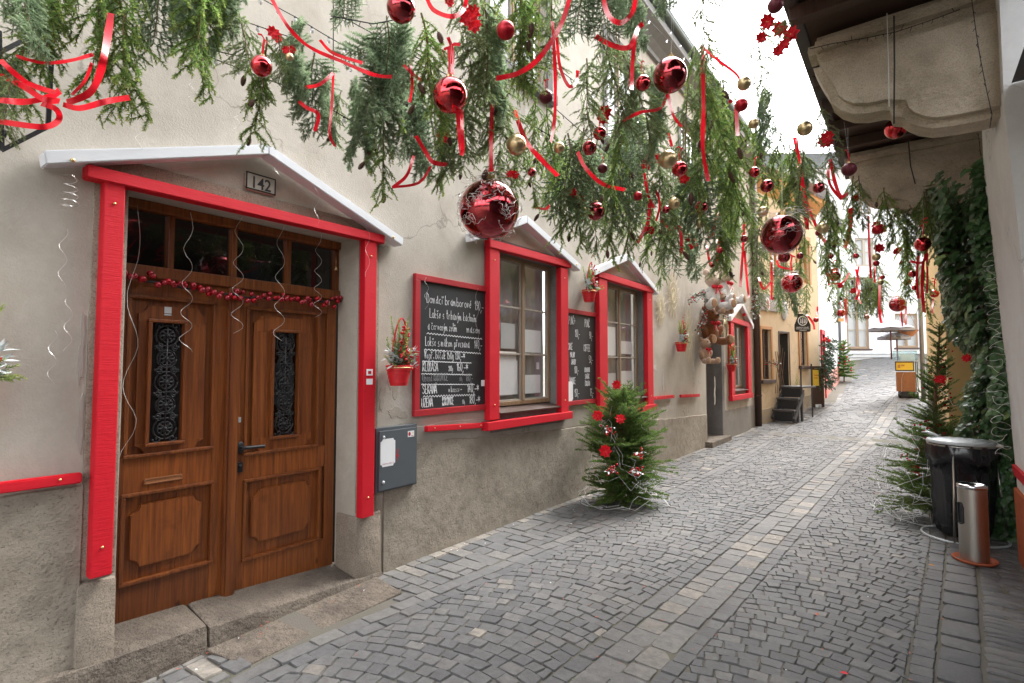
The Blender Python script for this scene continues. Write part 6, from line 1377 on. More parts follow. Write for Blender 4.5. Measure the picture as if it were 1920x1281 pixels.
# ---- branches (built once each at true size, then copied)
def cone_mesh():
    m = MB(); m.lathe([(0, 0), (.008, -.004), (.0125, -.02), (.0135, -.038), (.011, -.058), (.006, -.072), (0, -.078)], n=10)
    for k in range(11):
        for i in range(7):
            a = 2 * PI * (i + .5 * (k % 2)) / 7; z = -.006 - .0062 * k; r = .0135 * math.sin(PI * (k + 1.6) / 13.5) + .0015; d = V((math.cos(a), math.sin(a), 0)); s_ = V((-d.y, d.x, 0)) * .0042
            m.tri(d * r + V((0, 0, z + .004)) - s_, d * r + V((0, 0, z + .004)) + s_, d * (r + .0045) + V((0, 0, z - .005)))
    o = m.build('cone', M['cone']); me = o.data; bpy.data.objects.remove(o); return me
cone_me = cone_mesh()
def proto(kind, seed, L=.7, cones=0):
    random.seed(seed); m = MB()
    n = 14; pts = [V((0, 0, 0))]; d = V((uni(-.15, .15), uni(-.15, .15), -1)).normalized(); spots = []
    for i in range(n): d = (d + V((uni(-.12, .12), uni(-.12, .12), -.12))).normalized(); pts.append(pts[-1] + d * L / n)
    m.mi = 1; m.tube(pts, [.006 * (1 - .75 * i / n) for i in range(n + 1)], 5)
    if kind == 'spruce':                               # narrow hanging brushes
        for i in range(1, n + 1):
            for k in range(2 if i < n else 3):
                a = uni(0, 2 * PI); f = i / n; q = V((math.cos(a), math.sin(a), uni(-1.3, -.4))); l_ = (.27 * (1 - .45 * f)) * uni(.6, 1.15)
                tp = needle_twig(m, pts[i], q, l_, .022, 430, .0032, droop=5.5, tipv=1.0, stem=.0032)
                for j in range(2, len(tp) - 1, 2):
                    if rnd() < .75: sd = V((uni(-1, 1), uni(-1, 1), uni(-1.2, -.3))); needle_twig(m, tp[j], sd, uni(.05, .12), .021, 430, .0032, droop=5, tipv=1.1, base=.05, stem=.0022)
                spots.append(tp[-1])
        for a, b in zip(pts, pts[1:]): needle_twig(m, a, b - a, (b - a).length, .02, 500, .0026)
    elif kind == 'fir':                                # flat combed sprays
        a0 = uni(0, PI); pl = V((math.cos(a0), math.sin(a0), 0)); nrm = V((-pl.y, pl.x, .15)).normalized()
        for i in range(1, n + 1):
            for s_ in (-1, 1):
                f = i / n; q = pl * s_ * uni(.75, 1.2) + V((0, 0, uni(-1, -.45))) + nrm * uni(-.35, .35); l_ = .30 * (1 - .5 * f) * uni(.7, 1.15)
                tp = needle_twig(m, pts[i], q, l_, .026, 380, .0032, droop=1.6, flat_=nrm, tipv=.8, stem=.003)
                for j in range(1, len(tp) - 1, 2):
                    for s2 in (-1, 1):
                        ax = (tp[j + 1] - tp[j]).normalized(); sd = ax * .8 + nrm.cross(ax) * s2 * .75 + nrm * uni(-.2, .2); needle_twig(m, tp[j], sd, l_ * .42 * (1 - .6 * j / len(tp)) + .03, .025, 380, .0032, droop=.8, flat_=nrm, tipv=.9, base=.05, stem=.002)
                spots.append(tp[-1])
        for a, b in zip(pts, pts[1:]): needle_twig(m, a, b - a, (b - a).length, .022, 400, .0026, flat_=pl)
    else:                                              # thin airy hanging sprays
        for i in range(1, n + 1):
            for k in range(3):
                a = uni(0, 2 * PI); f = i / n; q = V((math.cos(a), math.sin(a), uni(-1.0, -.2))); l_ = .26 * (1 - .4 * f) * uni(.6, 1.2)
                tp = needle_twig(m, pts[i], q, l_, .023, 240, .003, droop=3.0, tipv=.8, stem=.002, up=1.3)
                for j in range(1, len(tp) - 1):
                    sd = (tp[j + 1] - tp[j]).normalized() + V((uni(-1, 1), uni(-1, 1), uni(-.6, .3))) * .8; needle_twig(m, tp[j], sd, uni(.04, .1), .023, 240, .003, droop=2, tipv=.9, stem=.0015, up=1.3)
                spots.append(tp[-1])
    o = m.build({'spruce': 'spruce_branch', 'fir': 'fir_branch', 'airy': 'cypress_branch'}[kind], [M[kind], M['twig']])
    for k in range(cones):
        c = bpy.data.objects.new('cone', cone_me); COL.objects.link(c); c.parent = o; c.location = random.choice(spots) + V((0, 0, .01)); c.rotation_euler = (uni(-.5, .5), uni(-.5, .5), 0)
    return o
PR = {'S': [proto('spruce', 11), proto('spruce', 12, cones=3), proto('spruce', 13, cones=2), proto('spruce', 14)], 'F': [proto('fir', 21), proto('fir', 22), proto('fir', 23, cones=1)], 'T': [proto('airy', 31), proto('airy', 32, cones=1)]}
random.seed(99); FIRST = set()
HEAD = {'S': ['drooping bright green spruce branch', 'drooping spruce branch with small cones', 'drooping spruce branch with dark cones', 'long drooping green spruce branch'], 'F': ['flat grey green fir branch', 'broad grey green fir branch', 'grey green fir branch with a cone'], 'T': ['thin airy green branch', 'thin airy branch with a cone']}
BR = []
def branch(x, y0, y1, Z, k, lean=0.0, wide=1.0):
    i = random.randrange(len(PR[k])); p = PR[k][i]; o = p if (k, i) not in FIRST else copy_tree(p); FIRST.add((k, i))
    L = (y1 - y0) / 1000 * Z * 1.0; s = L / .74; o.location = at(x, y0, Z); sx = max(s * 1.05, min(1.6, s * 1.2)) * wide * (.86 if x > 1100 else 1); o.scale = (sx, sx, s); o.rotation_euler = (uni(-.12, .12), uni(-.12, .12) + lean, uni(0, 2 * PI))
    tag(o, where(HEAD[k][i], x, (y0 + y1) / 2, None), 'branch', 'evergreen branches hung over the street'); BR.append((x, y1)); return o
near = [  # x, top, bottom, distance, kind
 (40, -70, 95, 2.1, 'F'), (25, 130, 270, 2.05, 'T'), (10, 90, 200, 2.1, 'F'), (70, -90, 80, 2.3, 'F'), (108, -90, 205, 2.3, 'S'), (135, -60, 120, 2.4, 'S'), (90, -40, 150, 2.35, 'S'), (185, -90, 165, 2.4, 'S'), (225, -70, 190, 2.45, 'S'), (235, 20, 215, 2.4, 'S'), (200, -90, 60, 2.6, 'F'),
 (300, -110, 95, 2.7, 'F'), (335, -90, 85, 2.8, 'F'), (385, -80, 170, 2.65, 'S'), (405, -90, 120, 2.7, 'S'), (445, 10, 190, 2.8, 'T'), (430, -80, 100, 2.8, 'F'), (355, -100, 60, 2.6, 'F'),
 (500, 70, 255, 2.75, 'S'), (548, 40, 195, 2.85, 'F'), (590, 100, 250, 2.9, 'F'), (522, 60, 150, 2.7, 'T'), (650, -60, 50, 2.8, 'F'), (610, 130, 255, 3.0, 'F'),
 (725, 30, 175, 2.8, 'F'), (700, 60, 260, 2.85, 'F'), (745, 30, 200, 2.9, 'F'), (668, 150, 300, 3.0, 'F'), (700, 170, 310, 3.0, 'F'), (722, 190, 360, 2.95, 'S'), (640, 170, 275, 3.1, 'T'),
 (790, 25, 235, 2.7, 'S'), (800, 60, 250, 2.8, 'S'), (775, 130, 320, 3.1, 'F'), (810, 170, 320, 3.1, 'F'), (835, 230, 355, 3.2, 'S'), (770, 200, 300, 3.2, 'F'),
 (860, -40, 110, 2.7, 'T'), (905, -50, 190, 2.8, 'T'), (880, 20, 260, 3.0, 'T'), (900, 130, 335, 3.1, 'T'), (945, 120, 330, 3.2, 'T'), (925, 20, 220, 3.0, 'F'), (865, 180, 320, 3.2, 'T'),
 (975, -70, 170, 2.65, 'S'), (985, -10, 180, 2.7, 'S'), (1015, -60, 60, 2.8, 'T'), (1035, -20, 150, 2.9, 'T'), (1005, 185, 285, 3.2, 'S'), (1025, 195, 325, 3.3, 'S'), (985, 240, 395, 3.4, 'S'), (1008, 280, 385, 3.4, 'S'),
 (1095, -60, 80, 2.8, 'F'), (1130, -70, 90, 2.8, 'F'), (1165, -60, 100, 2.9, 'F'), (1255, -70, 45, 2.7, 'F'), (1125, 60, 250, 3.1, 'T'), (1100, 110, 260, 3.2, 'T'), (1155, 70, 290, 3.3, 'T'), (1190, 110, 240, 3.3, 'F'), (1225, 130, 300, 3.4, 'F'), (1165, 210, 370, 3.5, 'S'), (1180, 200, 330, 3.6, 'F'),
 (1065, 250, 420, 3.8, 'F'), (1095, 240, 420, 3.8, 'T'), (1045, 290, 440, 3.9, 'S'), (1070, 330, 460, 3.9, 'S'), (1150, 320, 480, 4.2, 'S'), (1180, 330, 475, 4.3, 'S'), (1160, 260, 430, 4.2, 'F'), (1120, 260, 400, 4.0, 'F'),
 (1305, 90, 310, 4.0, 'S'), (1290, 150, 320, 4.1, 'T'), (1335, 150, 390, 4.4, 'S'), (1330, 70, 240, 4.1, 'T'), (1318, -40, 110, 3.4, 'T'), (1355, 150, 350, 4.6, 'S'), (1375, 210, 410, 4.8, 'S'), (1300, 260, 440, 4.8, 'F'), (1345, 280, 430, 5, 'S'),
 (1418, 40, 170, 4.4, 'T'), (1430, 160, 270, 4.9, 'F'), (1462, 25, 90, 4.0, 'T'), (1422, 190, 330, 5.0, 'S'), (1540, 195, 270, 5.6, 'T'), (1555, 230, 330, 5.8, 'T'), (1445, 220, 350, 5.4, 'T'), (1465, 250, 400, 5.4, 'S'), (1480, 270, 420, 5.8, 'S'), (1505, 280, 430, 6, 'F'),
 (1250, 330, 470, 4.8, 'S'), (1265, 400, 510, 5.2, 'F'), (1225, 400, 500, 5.0, 'S'), (1240, 440, 530, 5.4, 'S'), (1290, 420, 520, 5.6, 'F'),
 (1600, 330, 450, 6.4, 'S'), (1610, 330, 430, 6.6, 'T'), (1655, 370, 450, 6.6, 'T'), (1690, 370, 470, 6.8, 'S'), (1722, 375, 440, 6.6, 'T'), (1700, 440, 560, 7.2, 'S'), (1728, 490, 590, 7.4, 'S')]
for b_ in near: branch(*b_)
ENV = [(1030, 440), (1060, 450), (1130, 475), (1200, 480), (1260, 500), (1310, 508), (1365, 518), (1395, 560), (1430, 585), (1500, 592), (1560, 605), (1620, 600), (1690, 585), (1720, 545), (1735, 500)]
TOP = [(1030, 400), (1200, 330), (1300, 300), (1400, 330), (1470, 350), (1540, 400), (1600, 430), (1740, 470)]
n_ = 0
while n_ < 60:
    x = uni(1060, 1735) if rnd() < .8 else uni(1350, 1700); yb = uni(lerpk(TOP, x), lerpk(ENV, x))
    if rnd() < .4: yb = lerpk(ENV, x) - abs(random.gauss(0, 14))
    zt = uni(2.55, 3.15); Z = (zt - EYE) / max(.04, (688 - yb) / 1000); Z = min(Z, 12.5, 9.5 + uni(0, 3))
    if Z < 4.3: continue
    p = at(x, yb, Z); lim = -3.1 if p.y < 16 else -2.6
    if p.x < lim:
        d = ray(x, yb); Z = (lim + uni(.05, .5)) / d.x
        p = at(x, yb, Z)
    if Z < 4.2 or p.x > .15: continue
    L = uni(.5, .85); k = random.choices('SFT', (.52, .2, .28))[0]; branch(x, yb - L / Z * 1000, yb, Z, k, 0, 1.05); n_ += 1
# ---- baubles: one proto per finish, copied and scaled
def bauble_proto(mat, ribs=False):
    b = bpy.data.objects.new('bauble', None); COL.objects.link(b); b.empty_display_size = .1; m = MB(); m.ball((0, 0, 0), 1, 40)
    if ribs:
        for v in m.v: a = math.atan2(v.y, v.x); k = 1 + .05 * math.sin(a * 14) * (1 - abs(v.z)); v.x *= k; v.y *= k
    m.build('ball', M[mat], b, True); m = MB(); m.lathe([(.2, .97), (.21, .98), (.2, 1.16), (.06, 1.19), (0, 1.19)], n=16); m.tube([V((.09 * math.cos(2 * PI * i / 12), 0, 1.26 + .09 * math.sin(2 * PI * i / 12))) for i in range(12)], .02, 5, closed=True); m.build('cap', M['gold'], b, 40); return b
BP = {k: bauble_proto(k, k == 'bwine') for k in ('bred', 'bdark', 'bmatte', 'bwine', 'bgold')}; BU = set()
DESC = {'bred': 'glossy red bauble', 'bdark': 'glossy wine red bauble', 'bmatte': 'satin red bauble', 'bwine': 'matte dark wine bauble', 'bgold': 'matte champagne gold bauble'}
def bauble(x, y, dia, mat, zc=2.85, label=None, Z=None, thread=False, loop=0, tail=0):
    if Z is None: Z = max(1.9, min(12, (zc - EYE) / ((690 - y) / 1000)))
    d = ray(x, y); lim = -3.2
    if (d * Z).x < lim: Z = lim / d.x
    p = at(x, y, Z); r = dia / 2000 * Z * math.cos(math.atan(abs(x - 960) / 1000)) ** .5
    src = BP[mat]; o = src if mat not in BU else copy_tree(src); BU.add(mat); o.location = p; o.scale = (r, r, r); o.rotation_euler = (uni(-.08, .08), uni(-.08, .08), uni(0, 6))
    tag(o, label or where(('small ' if dia < 24 else '') + DESC[mat], x, y, None), 'bauble', 'baubles hung over the street')
    m = MB(); top = 1.3; m.tube([V((0, 0, top)), V((uni(-.2, .2), 0, top + 1.5)), V((uni(-.3, .3), uni(-.3, .3), top + (2.5 + 6 * rnd())))], .006 if dia > 50 else .011, 4); w_ = m.build('hanging_thread', M['whitewire'], None); w_.parent = o
    if thread:
        m = MB()
        for k in range(34):
            a, b, c = uni(0, 6.28), uni(.15, 2.5), uni(.5, 1.4); pts = []
            for i in range(22):
                a += uni(-.12, .2); b += uni(-.12, .12); rr = 1.02 + .09 * abs(math.sin(i * .8 + k)) + (.12 * rnd() if k % 4 == 0 else 0)
                pts.append(V((rr * math.sin(b) * math.cos(a), rr * math.sin(b) * math.sin(a), rr * math.cos(b))))
            m.tube(pts, .0085, 4)
        for k in range(22):
            a = uni(0, 6.28); p0 = V((.25 * math.cos(a), .25 * math.sin(a), 1.12)); pts = [p0]
            for i in range(10): a += uni(-.4, .7); pts.append(pts[-1] + V((math.cos(a) * .13, math.sin(a) * .13, uni(-.09, .07))))
            m.tube(pts, .008, 4)
        w_ = m.build('silver_threads', M['silver'], None, True); w_.parent = o
    if loop:
        m = MB(); q = V((0, 0, 1.2)); m.strip([q, q + V((.05, .1, loop * .5)), q + V((0, 0, loop))], V((1, 0, 0)), .22); m.strip([q + V((0, 0, loop)), q + V((.3, .1, loop + .25)), q + V((.65, .1, loop + .2))], V((0, 0, 1)), .2); m.strip([q + V((0, 0, loop)), q + V((-.3, -.1, loop - .15)), q + V((-.4, 0, loop - .5))], V((.3, 0, 1)).normalized(), .2); w_ = m.build('ribbon', M['ribbon'], None); w_.parent = o
    return o
bauble(752, 15, 54, 'bdark', 3.15, 'large dark red glossy bauble cut by the top edge, wrapped with a light wire'); bauble(948, 57, 34, 'bmatte', 3.2, 'satin matte red bauble hanging alone near the top, before an upper window')
bauble(844, 179, 66, 'bred', 2.95, 'mirror red bauble on a red ribbon, with two straight ribbon tails below', loop=1.6); bauble(917, 393, 113, 'bdark', 2.6, 'largest bauble, dark red and wrapped in silver threads, before the first window gable', thread=True)
bauble(1256, 142, 64, 'bdark', 3.3, 'wine red mirror bauble hanging before the eaves of the beige house'); bauble(1205, 156, 29, 'bred', 3.2, 'small glossy red bauble just left of the wine one under the eaves'); bauble(1024, 182, 25, 'bwine', 3.1, 'small ribbed velvet wine bauble on a red loop above the gold bauble', loop=1.5)
bauble(968, 272, 38, 'bgold', 2.9, 'plain gold bauble hanging above and right of the largest bauble'); bauble(1252, 299, 34, 'bgold', 2.95, 'matte champagne bauble beside red flowers in the middle of the garlands'); bauble(1274, 317, 29, 'bred', 3.0, 'glossy red bauble tucked behind the matte champagne one')
bauble(1117, 396, 35, 'bdark', 2.8, 'wine red bauble hanging between the first and second window gables'); bauble(1465, 440, 77, 'bdark', 2.75, 'second largest bauble, wrapped in silver threads, high over the ochre house', thread=True); bauble(1485, 531, 39, 'bred', 2.75, 'thread-wrapped red bauble hanging before the plaques of the ochre house', thread=True)
bauble(1683, 571, 31, 'bdark', 2.65, 'thread-wrapped red bauble hanging just above the grey parasols', thread=True); bauble(1730, 458, 30, 'bred', 2.9, 'red bauble with long ribbon tails against the yellow house', loop=2.2); bauble(1752, 551, 17, 'bred', 2.75, 'small red bauble on a ribbon, last one before the ivy', loop=2.4)
bauble(1592, 318, 27, 'bwine', 3.3, 'matte wine bauble touching the outline of the farther corbel'); bauble(1509, 241, 29, 'bgold', 3.5, 'silvery champagne bauble hanging alone against the white sky'); bauble(1454, 10, 29, 'bwine', 3.6, 'dark wine bauble at the top edge above the poinsettia bunch')
bauble(490, 124, 40, 'bred', 2.9, 'orange red bauble half hidden in fir twigs, upper left of the door gable'); bauble(1680, 241, 42, 'bred', 0, 'red bauble hanging under the nearer corbel, partly hidden by it', Z=5.6)
for q in ((1048, 277, 21, 'bgold', 2.95), (1105, 277, 27, 'bdark', 3.0), (1124, 250, 25, 'bred', 3.05), (1130, 316, 18, 'bwine', 3.0), (997, 323, 16, 'bdark', 2.8), (1098, 399, 21, 'bgold', 2.8), (1264, 381, 22, 'bgold', 2.9), (1196, 368, 17, 'bmatte', 2.9), (1249, 393, 15, 'bdark', 2.9), (1315, 388, 25, 'bdark', 2.95),
          (1390, 197, 25, 'bmatte', 3.3), (1395, 157, 26, 'bgold', 3.4), (1414, 323, 20, 'bred', 3.2), (1438, 349, 25, 'bdark', 3.1), (1430, 397, 20, 'bgold', 3.0), (1413, 232, 20, 'bgold', 3.4), (1543, 428, 22, 'bgold', 2.9), (1535, 437, 13, 'bdark', 2.9), (1470, 482, 23, 'bdark', 2.85), (1395, 448, 14, 'bdark', 2.8),
          (1565, 518, 21, 'bred', 2.8), (1577, 587, 15, 'bred', 2.65), (1645, 431, 20, 'bmatte', 2.9), (1643, 482, 16, 'bgold', 2.8), (1643, 494, 12, 'bmatte', 2.8), (1711, 514, 14, 'bred', 2.75), (1651, 530, 11, 'bgold', 2.7), (1772, 476, 13, 'bmatte', 2.8), (1535, 352, 22, 'bdark', 3.1), (1313, 420, 16, 'bgold', 2.9), (1530, 600, 10, 'bred', 2.6), (1625, 595, 10, 'bred', 2.6), (1655, 520, 9, 'bred', 2.7), (1715, 540, 11, 'bred', 2.7), (1500, 480, 13, 'bdark', 2.8), (1605, 480, 11, 'bred', 2.75), (1350, 470, 12, 'bred', 2.8), (1335, 497, 11, 'bdark', 2.75), (1557, 480, 12, 'bdark', 2.8), (543, 107, 14, 'bgold', 2.9)): bauble(*q)
# ---- ribbons
def ribbon(pts, Z, wpx, label=None, wave=0.0):
    P_ = []; n = len(pts)
    for i in range(n - 1):                              # smooth curve through the measured points
        p0, p1, p2, p3 = pts[max(i - 1, 0)], pts[i], pts[i + 1], pts[min(i + 2, n - 1)]
        for k in range(6):
            t = k / 6; f = lambda a, b, c, d: .5 * (2 * b + (c - a) * t + (2 * a - 5 * b + 4 * c - d) * t * t + (3 * b - a - 3 * c + d) * t ** 3)
            P_.append((f(p0[0], p1[0], p2[0], p3[0]), f(p0[1], p1[1], p2[1], p3[1])))
    P_.append(pts[-1]); N = len(P_); ph = uni(0, 6); tw = uni(.25, .7)
    W_ = [at(x, y, Z * (1 + .035 * math.sin(i * .35 + ph))) for i, (x, y) in enumerate(P_)]; wv = []
    for i in range(N):
        t = (W_[min(i + 1, N - 1)] - W_[max(i - 1, 0)]).normalized(); v = (W_[i] - CAM).normalized(); a = t.cross(v).normalized(); b = t.cross(a).normalized(); an = tw * math.sin(i * .42 + ph)
        wv.append(a * math.cos(an) + b * math.sin(an))
        if i and wv[i].dot(wv[i - 1]) < 0: wv[i] = -wv[i]
    m = MB(); m.strip(W_, wv, wpx * Z / 1000); o = m.build('ribbon', M['ribbon'], None, True); xm = sum(p[0] for p in pts) / n; ym = sum(p[1] for p in pts) / n
    hd = 'wide curling red satin ribbon' if wpx > 8.5 else ('thin red ribbon' if wpx < 4.6 else 'red satin ribbon'); dx, dy = abs(pts[-1][0] - pts[0][0]), abs(pts[-1][1] - pts[0][1])
    hd = hd if dx > .6 * dy else hd.replace('curling ', '').replace('ribbon', 'ribbon hanging straight'); tag(o, label or where(hd, xm, ym, None), 'ribbon', 'red ribbons hung over the street')
RB = [([(0, 112), (30, 140), (60, 160), (105, 174)], 1.95, 10), ([(0, 142), (40, 160), (80, 185), (112, 190)], 2.0, 11), ([(0, 188), (50, 191), (95, 181), (112, 170)], 1.95, 11), ([(30, 105), (80, 118), (130, 114), (175, 102)], 2.1, 6), ([(208, 25), (200, 80), (188, 135), (168, 174), (125, 193)], 2.2, 12), ([(78, 194), (105, 205), (110, 225), (80, 238), (0, 228)], 2.0, 10), ([(118, 196), (150, 203), (200, 190), (243, 183)], 2.1, 10), ([(172, 118), (160, 150), (135, 178)], 2.2, 5),
 ([(505, -10), (540, 50), (580, 88), (640, 115), (700, 140), (735, 144)], 2.55, 7), ([(600, 75), (625, 100), (680, 118)], 2.6, 6), ([(572, 164), (600, 158), (625, 137)], 2.7, 6), ([(625, 137), (622, 200), (618, 250), (628, 275)], 2.7, 5), ([(560, 190), (575, 202), (597, 215), (590, 246)], 2.65, 7),
 ([(858, 206), (861, 250), (866, 292)], 2.55, 8), ([(865, 206), (867, 250), (868, 286)], 2.55, 7), ([(798, -10), (812, 18), (845, 31), (868, 20), (876, -10)], 2.3, 8), ([(770, 120), (773, 160), (768, 192)], 2.8, 5), ([(757, 122), (775, 140), (792, 152)], 2.8, 6), ([(780, 255), (798, 285), (812, 304), (838, 309)], 2.9, 8), ([(776, 292), (762, 330), (735, 352)], 2.9, 6), ([(808, 312), (785, 343), (738, 351)], 2.9, 5), ([(840, 70), (848, 95), (848, 140)], 2.6, 7),
 ([(1070, -10), (1050, 50), (1010, 110), (970, 138), (930, 147)], 2.5, 9), ([(1036, 40), (1041, 140), (1040, 220), (1033, 267)], 2.7, 7), ([(1044, 70), (1050, 125), (1066, 161), (1080, 155), (1083, 132)], 2.7, 6), ([(1130, -10), (1140, 27), (1163, 43), (1185, 25), (1193, -10)], 2.5, 9), ([(1117, 68), (1150, 86), (1180, 88), (1196, 55), (1206, 44)], 2.7, 9), ([(1190, 70), (1186, 120), (1184, 168)], 2.7, 8), ([(1252, 174), (1238, 203), (1200, 211), (1165, 228)], 3.1, 6), ([(1253, 176), (1262, 215), (1278, 238)], 3.1, 5),
 ([(964, 207), (985, 262), (1008, 292), (1046, 330)], 3.1, 9), ([(1083, 285), (1098, 315), (1130, 345), (1172, 356)], 3.5, 7), ([(924, 170), (921, 250), (921, 322)], 3.0, 8), ([(1317, 88), (1319, 200), (1318, 280), (1328, 340)], 3.6, 8), ([(1208, 325), (1215, 365), (1226, 390)], 4.2, 5), ([(1218, 380), (1214, 420), (1195, 456)], 4.4, 7), ([(1240, 412), (1258, 430), (1275, 428), (1278, 475)], 4.6, 6), ([(1313, 85), (1345, 112), (1383, 142), (1392, 172)], 3.9, 5), ([(1380, 195), (1383, 255)], 4.1, 7), ([(1240, 250), (1250, 244), (1260, 275)], 4.0, 5),
 ([(1490, 258), (1497, 300), (1504, 350), (1511, 400), (1513, 430)], 5.6, 8), ([(1494, 262), (1503, 330), (1520, 400), (1550, 462)], 5.7, 5), ([(1530, 435), (1548, 452), (1567, 458)], 6.2, 5), ([(1557, 298), (1565, 340), (1577, 368), (1590, 362)], 6.0, 6), ([(1552, 306), (1556, 345), (1578, 375)], 6.0, 5), ([(1595, 390), (1594, 430), (1584, 465)], 6.6, 7), ([(1628, 405), (1630, 470), (1633, 522)], 6.8, 4), ([(1738, 468), (1730, 492), (1706, 490)], 5.2, 5), ([(1722, 480), (1719, 520), (1722, 560)], 5.4, 4), ([(1738, 475), (1739, 520), (1738, 550)], 5.4, 4), ([(1731, 490), (1729, 540), (1733, 586)], 5.6, 5), ([(1749, 560), (1748, 588)], 6.8, 3),
 ([(1395, 420), (1393, 470), (1388, 538)], 5.8, 5), ([(1396, 470), (1400, 520), (1404, 558)], 6.0, 4), ([(1447, 488), (1447, 525), (1447, 562)], 6.4, 4), ([(1422, 520), (1432, 542), (1446, 528)], 6.4, 4), ([(1457, 488), (1462, 500), (1483, 505)], 6.4, 4), ([(1343, 405), (1336, 440), (1328, 446)], 5.4, 6), ([(1345, 448), (1345, 490)], 5.6, 5), ([(1325, 460), (1330, 490), (1334, 500)], 5.6, 4), ([(1350, 380), (1342, 410)], 5.2, 5), ([(1605, 505), (1612, 540), (1605, 562)], 7.4, 4), ([(1650, 520), (1649, 580), (1652, 606)], 8, 4), ([(1550, 500), (1555, 535)], 7.2, 4), ([(1560, 532), (1580, 530), (1592, 512)], 7.4, 3), ([(1690, 585), (1692, 612)], 8, 3), ([(1699, 575), (1698, 610)], 8, 3), ([(1586, 560), (1586, 610)], 8, 3), ([(1652, 580), (1654, 606)], 8.4, 3), ([(1512, 590), (1524, 605), (1527, 618)], 8, 4), ([(1533, 575), (1532, 590)], 8, 3), ([(1640, 500), (1640, 530)], 7.4, 3), ([(1275, 560), (1250, 540)], 5.5, 3) if False else ([(1610, 500), (1606, 540), (1614, 570)], 7.6, 3), ([(1030, 385), (1022, 392), (1000, 388)], 3.4, 5), ([(1230, 415), (1237, 380), (1222, 340)], 4.5, 4)]
for r_ in RB: ribbon(*r_)
# ---- poinsettias in the canopy
def pbunch(x, y, r, Z, n=3):
    g_ = ray(x, y) * -1
    for k in range(n):
        xx, yy = x + (0 if k == 0 else uni(-1.3, 1.3) * r), y + (0 if k == 0 else uni(-1.1, 1.1) * r)
        poinsettia(where('red fabric poinsettia', xx, yy, None), at(xx, yy, Z * uni(.97, 1.03)), r / 1000 * Z, V((g_.x + uni(-.5, .5), g_.y + uni(-.5, .5), -.25 + uni(-.4, .4))), 'red fabric poinsettias')
for q in ((512, 62, 13, 2.7, 2), (538, 95, 9, 2.75, 2), (875, 35, 16, 2.6, 3), (840, 5, 12, 2.4, 1), (828, 258, 14, 3.0, 1), (958, 327, 9, 3.1, 2), (1462, 55, 17, 4.0, 3), (1428, 70, 12, 4.0, 1), (1470, 85, 12, 4.0, 2), (1130, 222, 13, 3.3, 3), (1225, 298, 13, 3.9, 3), (1284, 335, 11, 4.2, 2), (1075, 362, 10, 3.7, 2), (1220, 432, 9, 4.6, 2), (1300, 455, 10, 5.2, 3), (1545, 265, 13, 5.6, 3), (1602, 372, 9, 6.4, 1), (1645, 422, 10, 6.6, 2), (1648, 465, 10, 6.9, 2), (1681, 472, 7, 7, 2), (1690, 493, 5, 7, 1), (1565, 508, 7, 7.2, 1), (1602, 545, 6, 7.8, 2), (1576, 536, 6, 7.6, 1), (1700, 530, 6, 7.4, 2), (1280, 330, 8, 4.1, 1), (1395, 590, 4, 8, 1), (1415, 330, 5, 5, 1), (1370, 190, 5, 4.4, 1)): pbunch(*q)
# ---- wires with small bulbs
def wpts(px, Z0, Z1, sag=0): n = len(px); return [at(x, y + sag * math.sin(PI * i / (n - 1)), Z0 + (Z1 - Z0) * i / (n - 1)) for i, (x, y) in enumerate(px)]
def sub(px, k=5):
    o = []
    for a, b in zip(px, px[1:]): o += [(a[0] + (b[0] - a[0]) * i / k, a[1] + (b[1] - a[1]) * i / k) for i in range(k)]
    return o + [px[-1]]
WL = [([(440, -30), (560, 30), (640, 78), (760, 140)], 2.9, 3.0, 10), ([(430, 30), (560, 70), (660, 120), (740, 170)], 3.0, 3.0, 9), ([(300, 70), (440, 120), (560, 165), (700, 250)], 2.9, 3.05, 10), ([(620, 20), (760, 90), (900, 170), (1040, 260)], 3.0, 3.3, 8), ([(1200, 20), (1290, 110), (1400, 260), (1440, 330)], 5.2, 7.5, 9), ([(1230, 20), (1330, 150), (1430, 285)], 6.5, 9.5, 12), ([(960, 60), (1080, 150), (1220, 230), (1300, 320)], 3.4, 4.6, 9), ([(900, 60), (1010, 170), (1100, 250), (1190, 330)], 3.2, 3.9, 0), ([(1190, 265), (1290, 300), (1400, 380), (1480, 480)], 4.6, 7, 8), ([(1270, -20), (1340, 80), (1420, 150)], 3.8, 4.8, 0)]
for k, (px, a, b, nb) in enumerate(WL):
    px = sub(px); xm, ym = px[len(px) // 2]; fairy(where('black wire of small clear bulbs' if nb else 'black twinkle light wire', xm, ym, None), wpts(px, a, b, 6), nb, 'cable', .0028, 'wires of small lights over the street', .011 if nb else 0, nb == 0)
for k, (px, a, b) in enumerate((([(400, 95), (470, 110), (530, 165), (560, 190)], 2.85, 2.9), ([(1210, 262), (1260, 285), (1300, 310)], 4.4, 4.8), ([(620, 30), (700, 45), (780, 30)], 2.4, 2.5), ([(1300, 40), (1350, 120), (1400, 170)], 4, 4.6))):
    px = sub(px); fairy(where('tangled black twinkle light wire', px[3][0], px[3][1], None), wpts(px, a, b), 0, 'cable', .0026, 'wires of small lights over the street')
for k, (px, Z) in enumerate((([(625, -10), (625, 140)], 2.9), ([(1440, 100), (1520, 225)], 4.5), ([(1380, 640 - 640 + 330), (1520, 335)], 8.0), ([(1460, 250), (1500, 235)], 5.6))):
    m = MB(); m.tube([at(x, y, Z) for x, y in px], .003 if k == 0 else .004, 4); tag(m.build('hanging_wire', M['cable'] if k < 2 else M['silver']), where('taut thin hanging wire', sum(p[0] for p in px) / 2, sum(p[1] for p in px) / 2, None), 'wire')
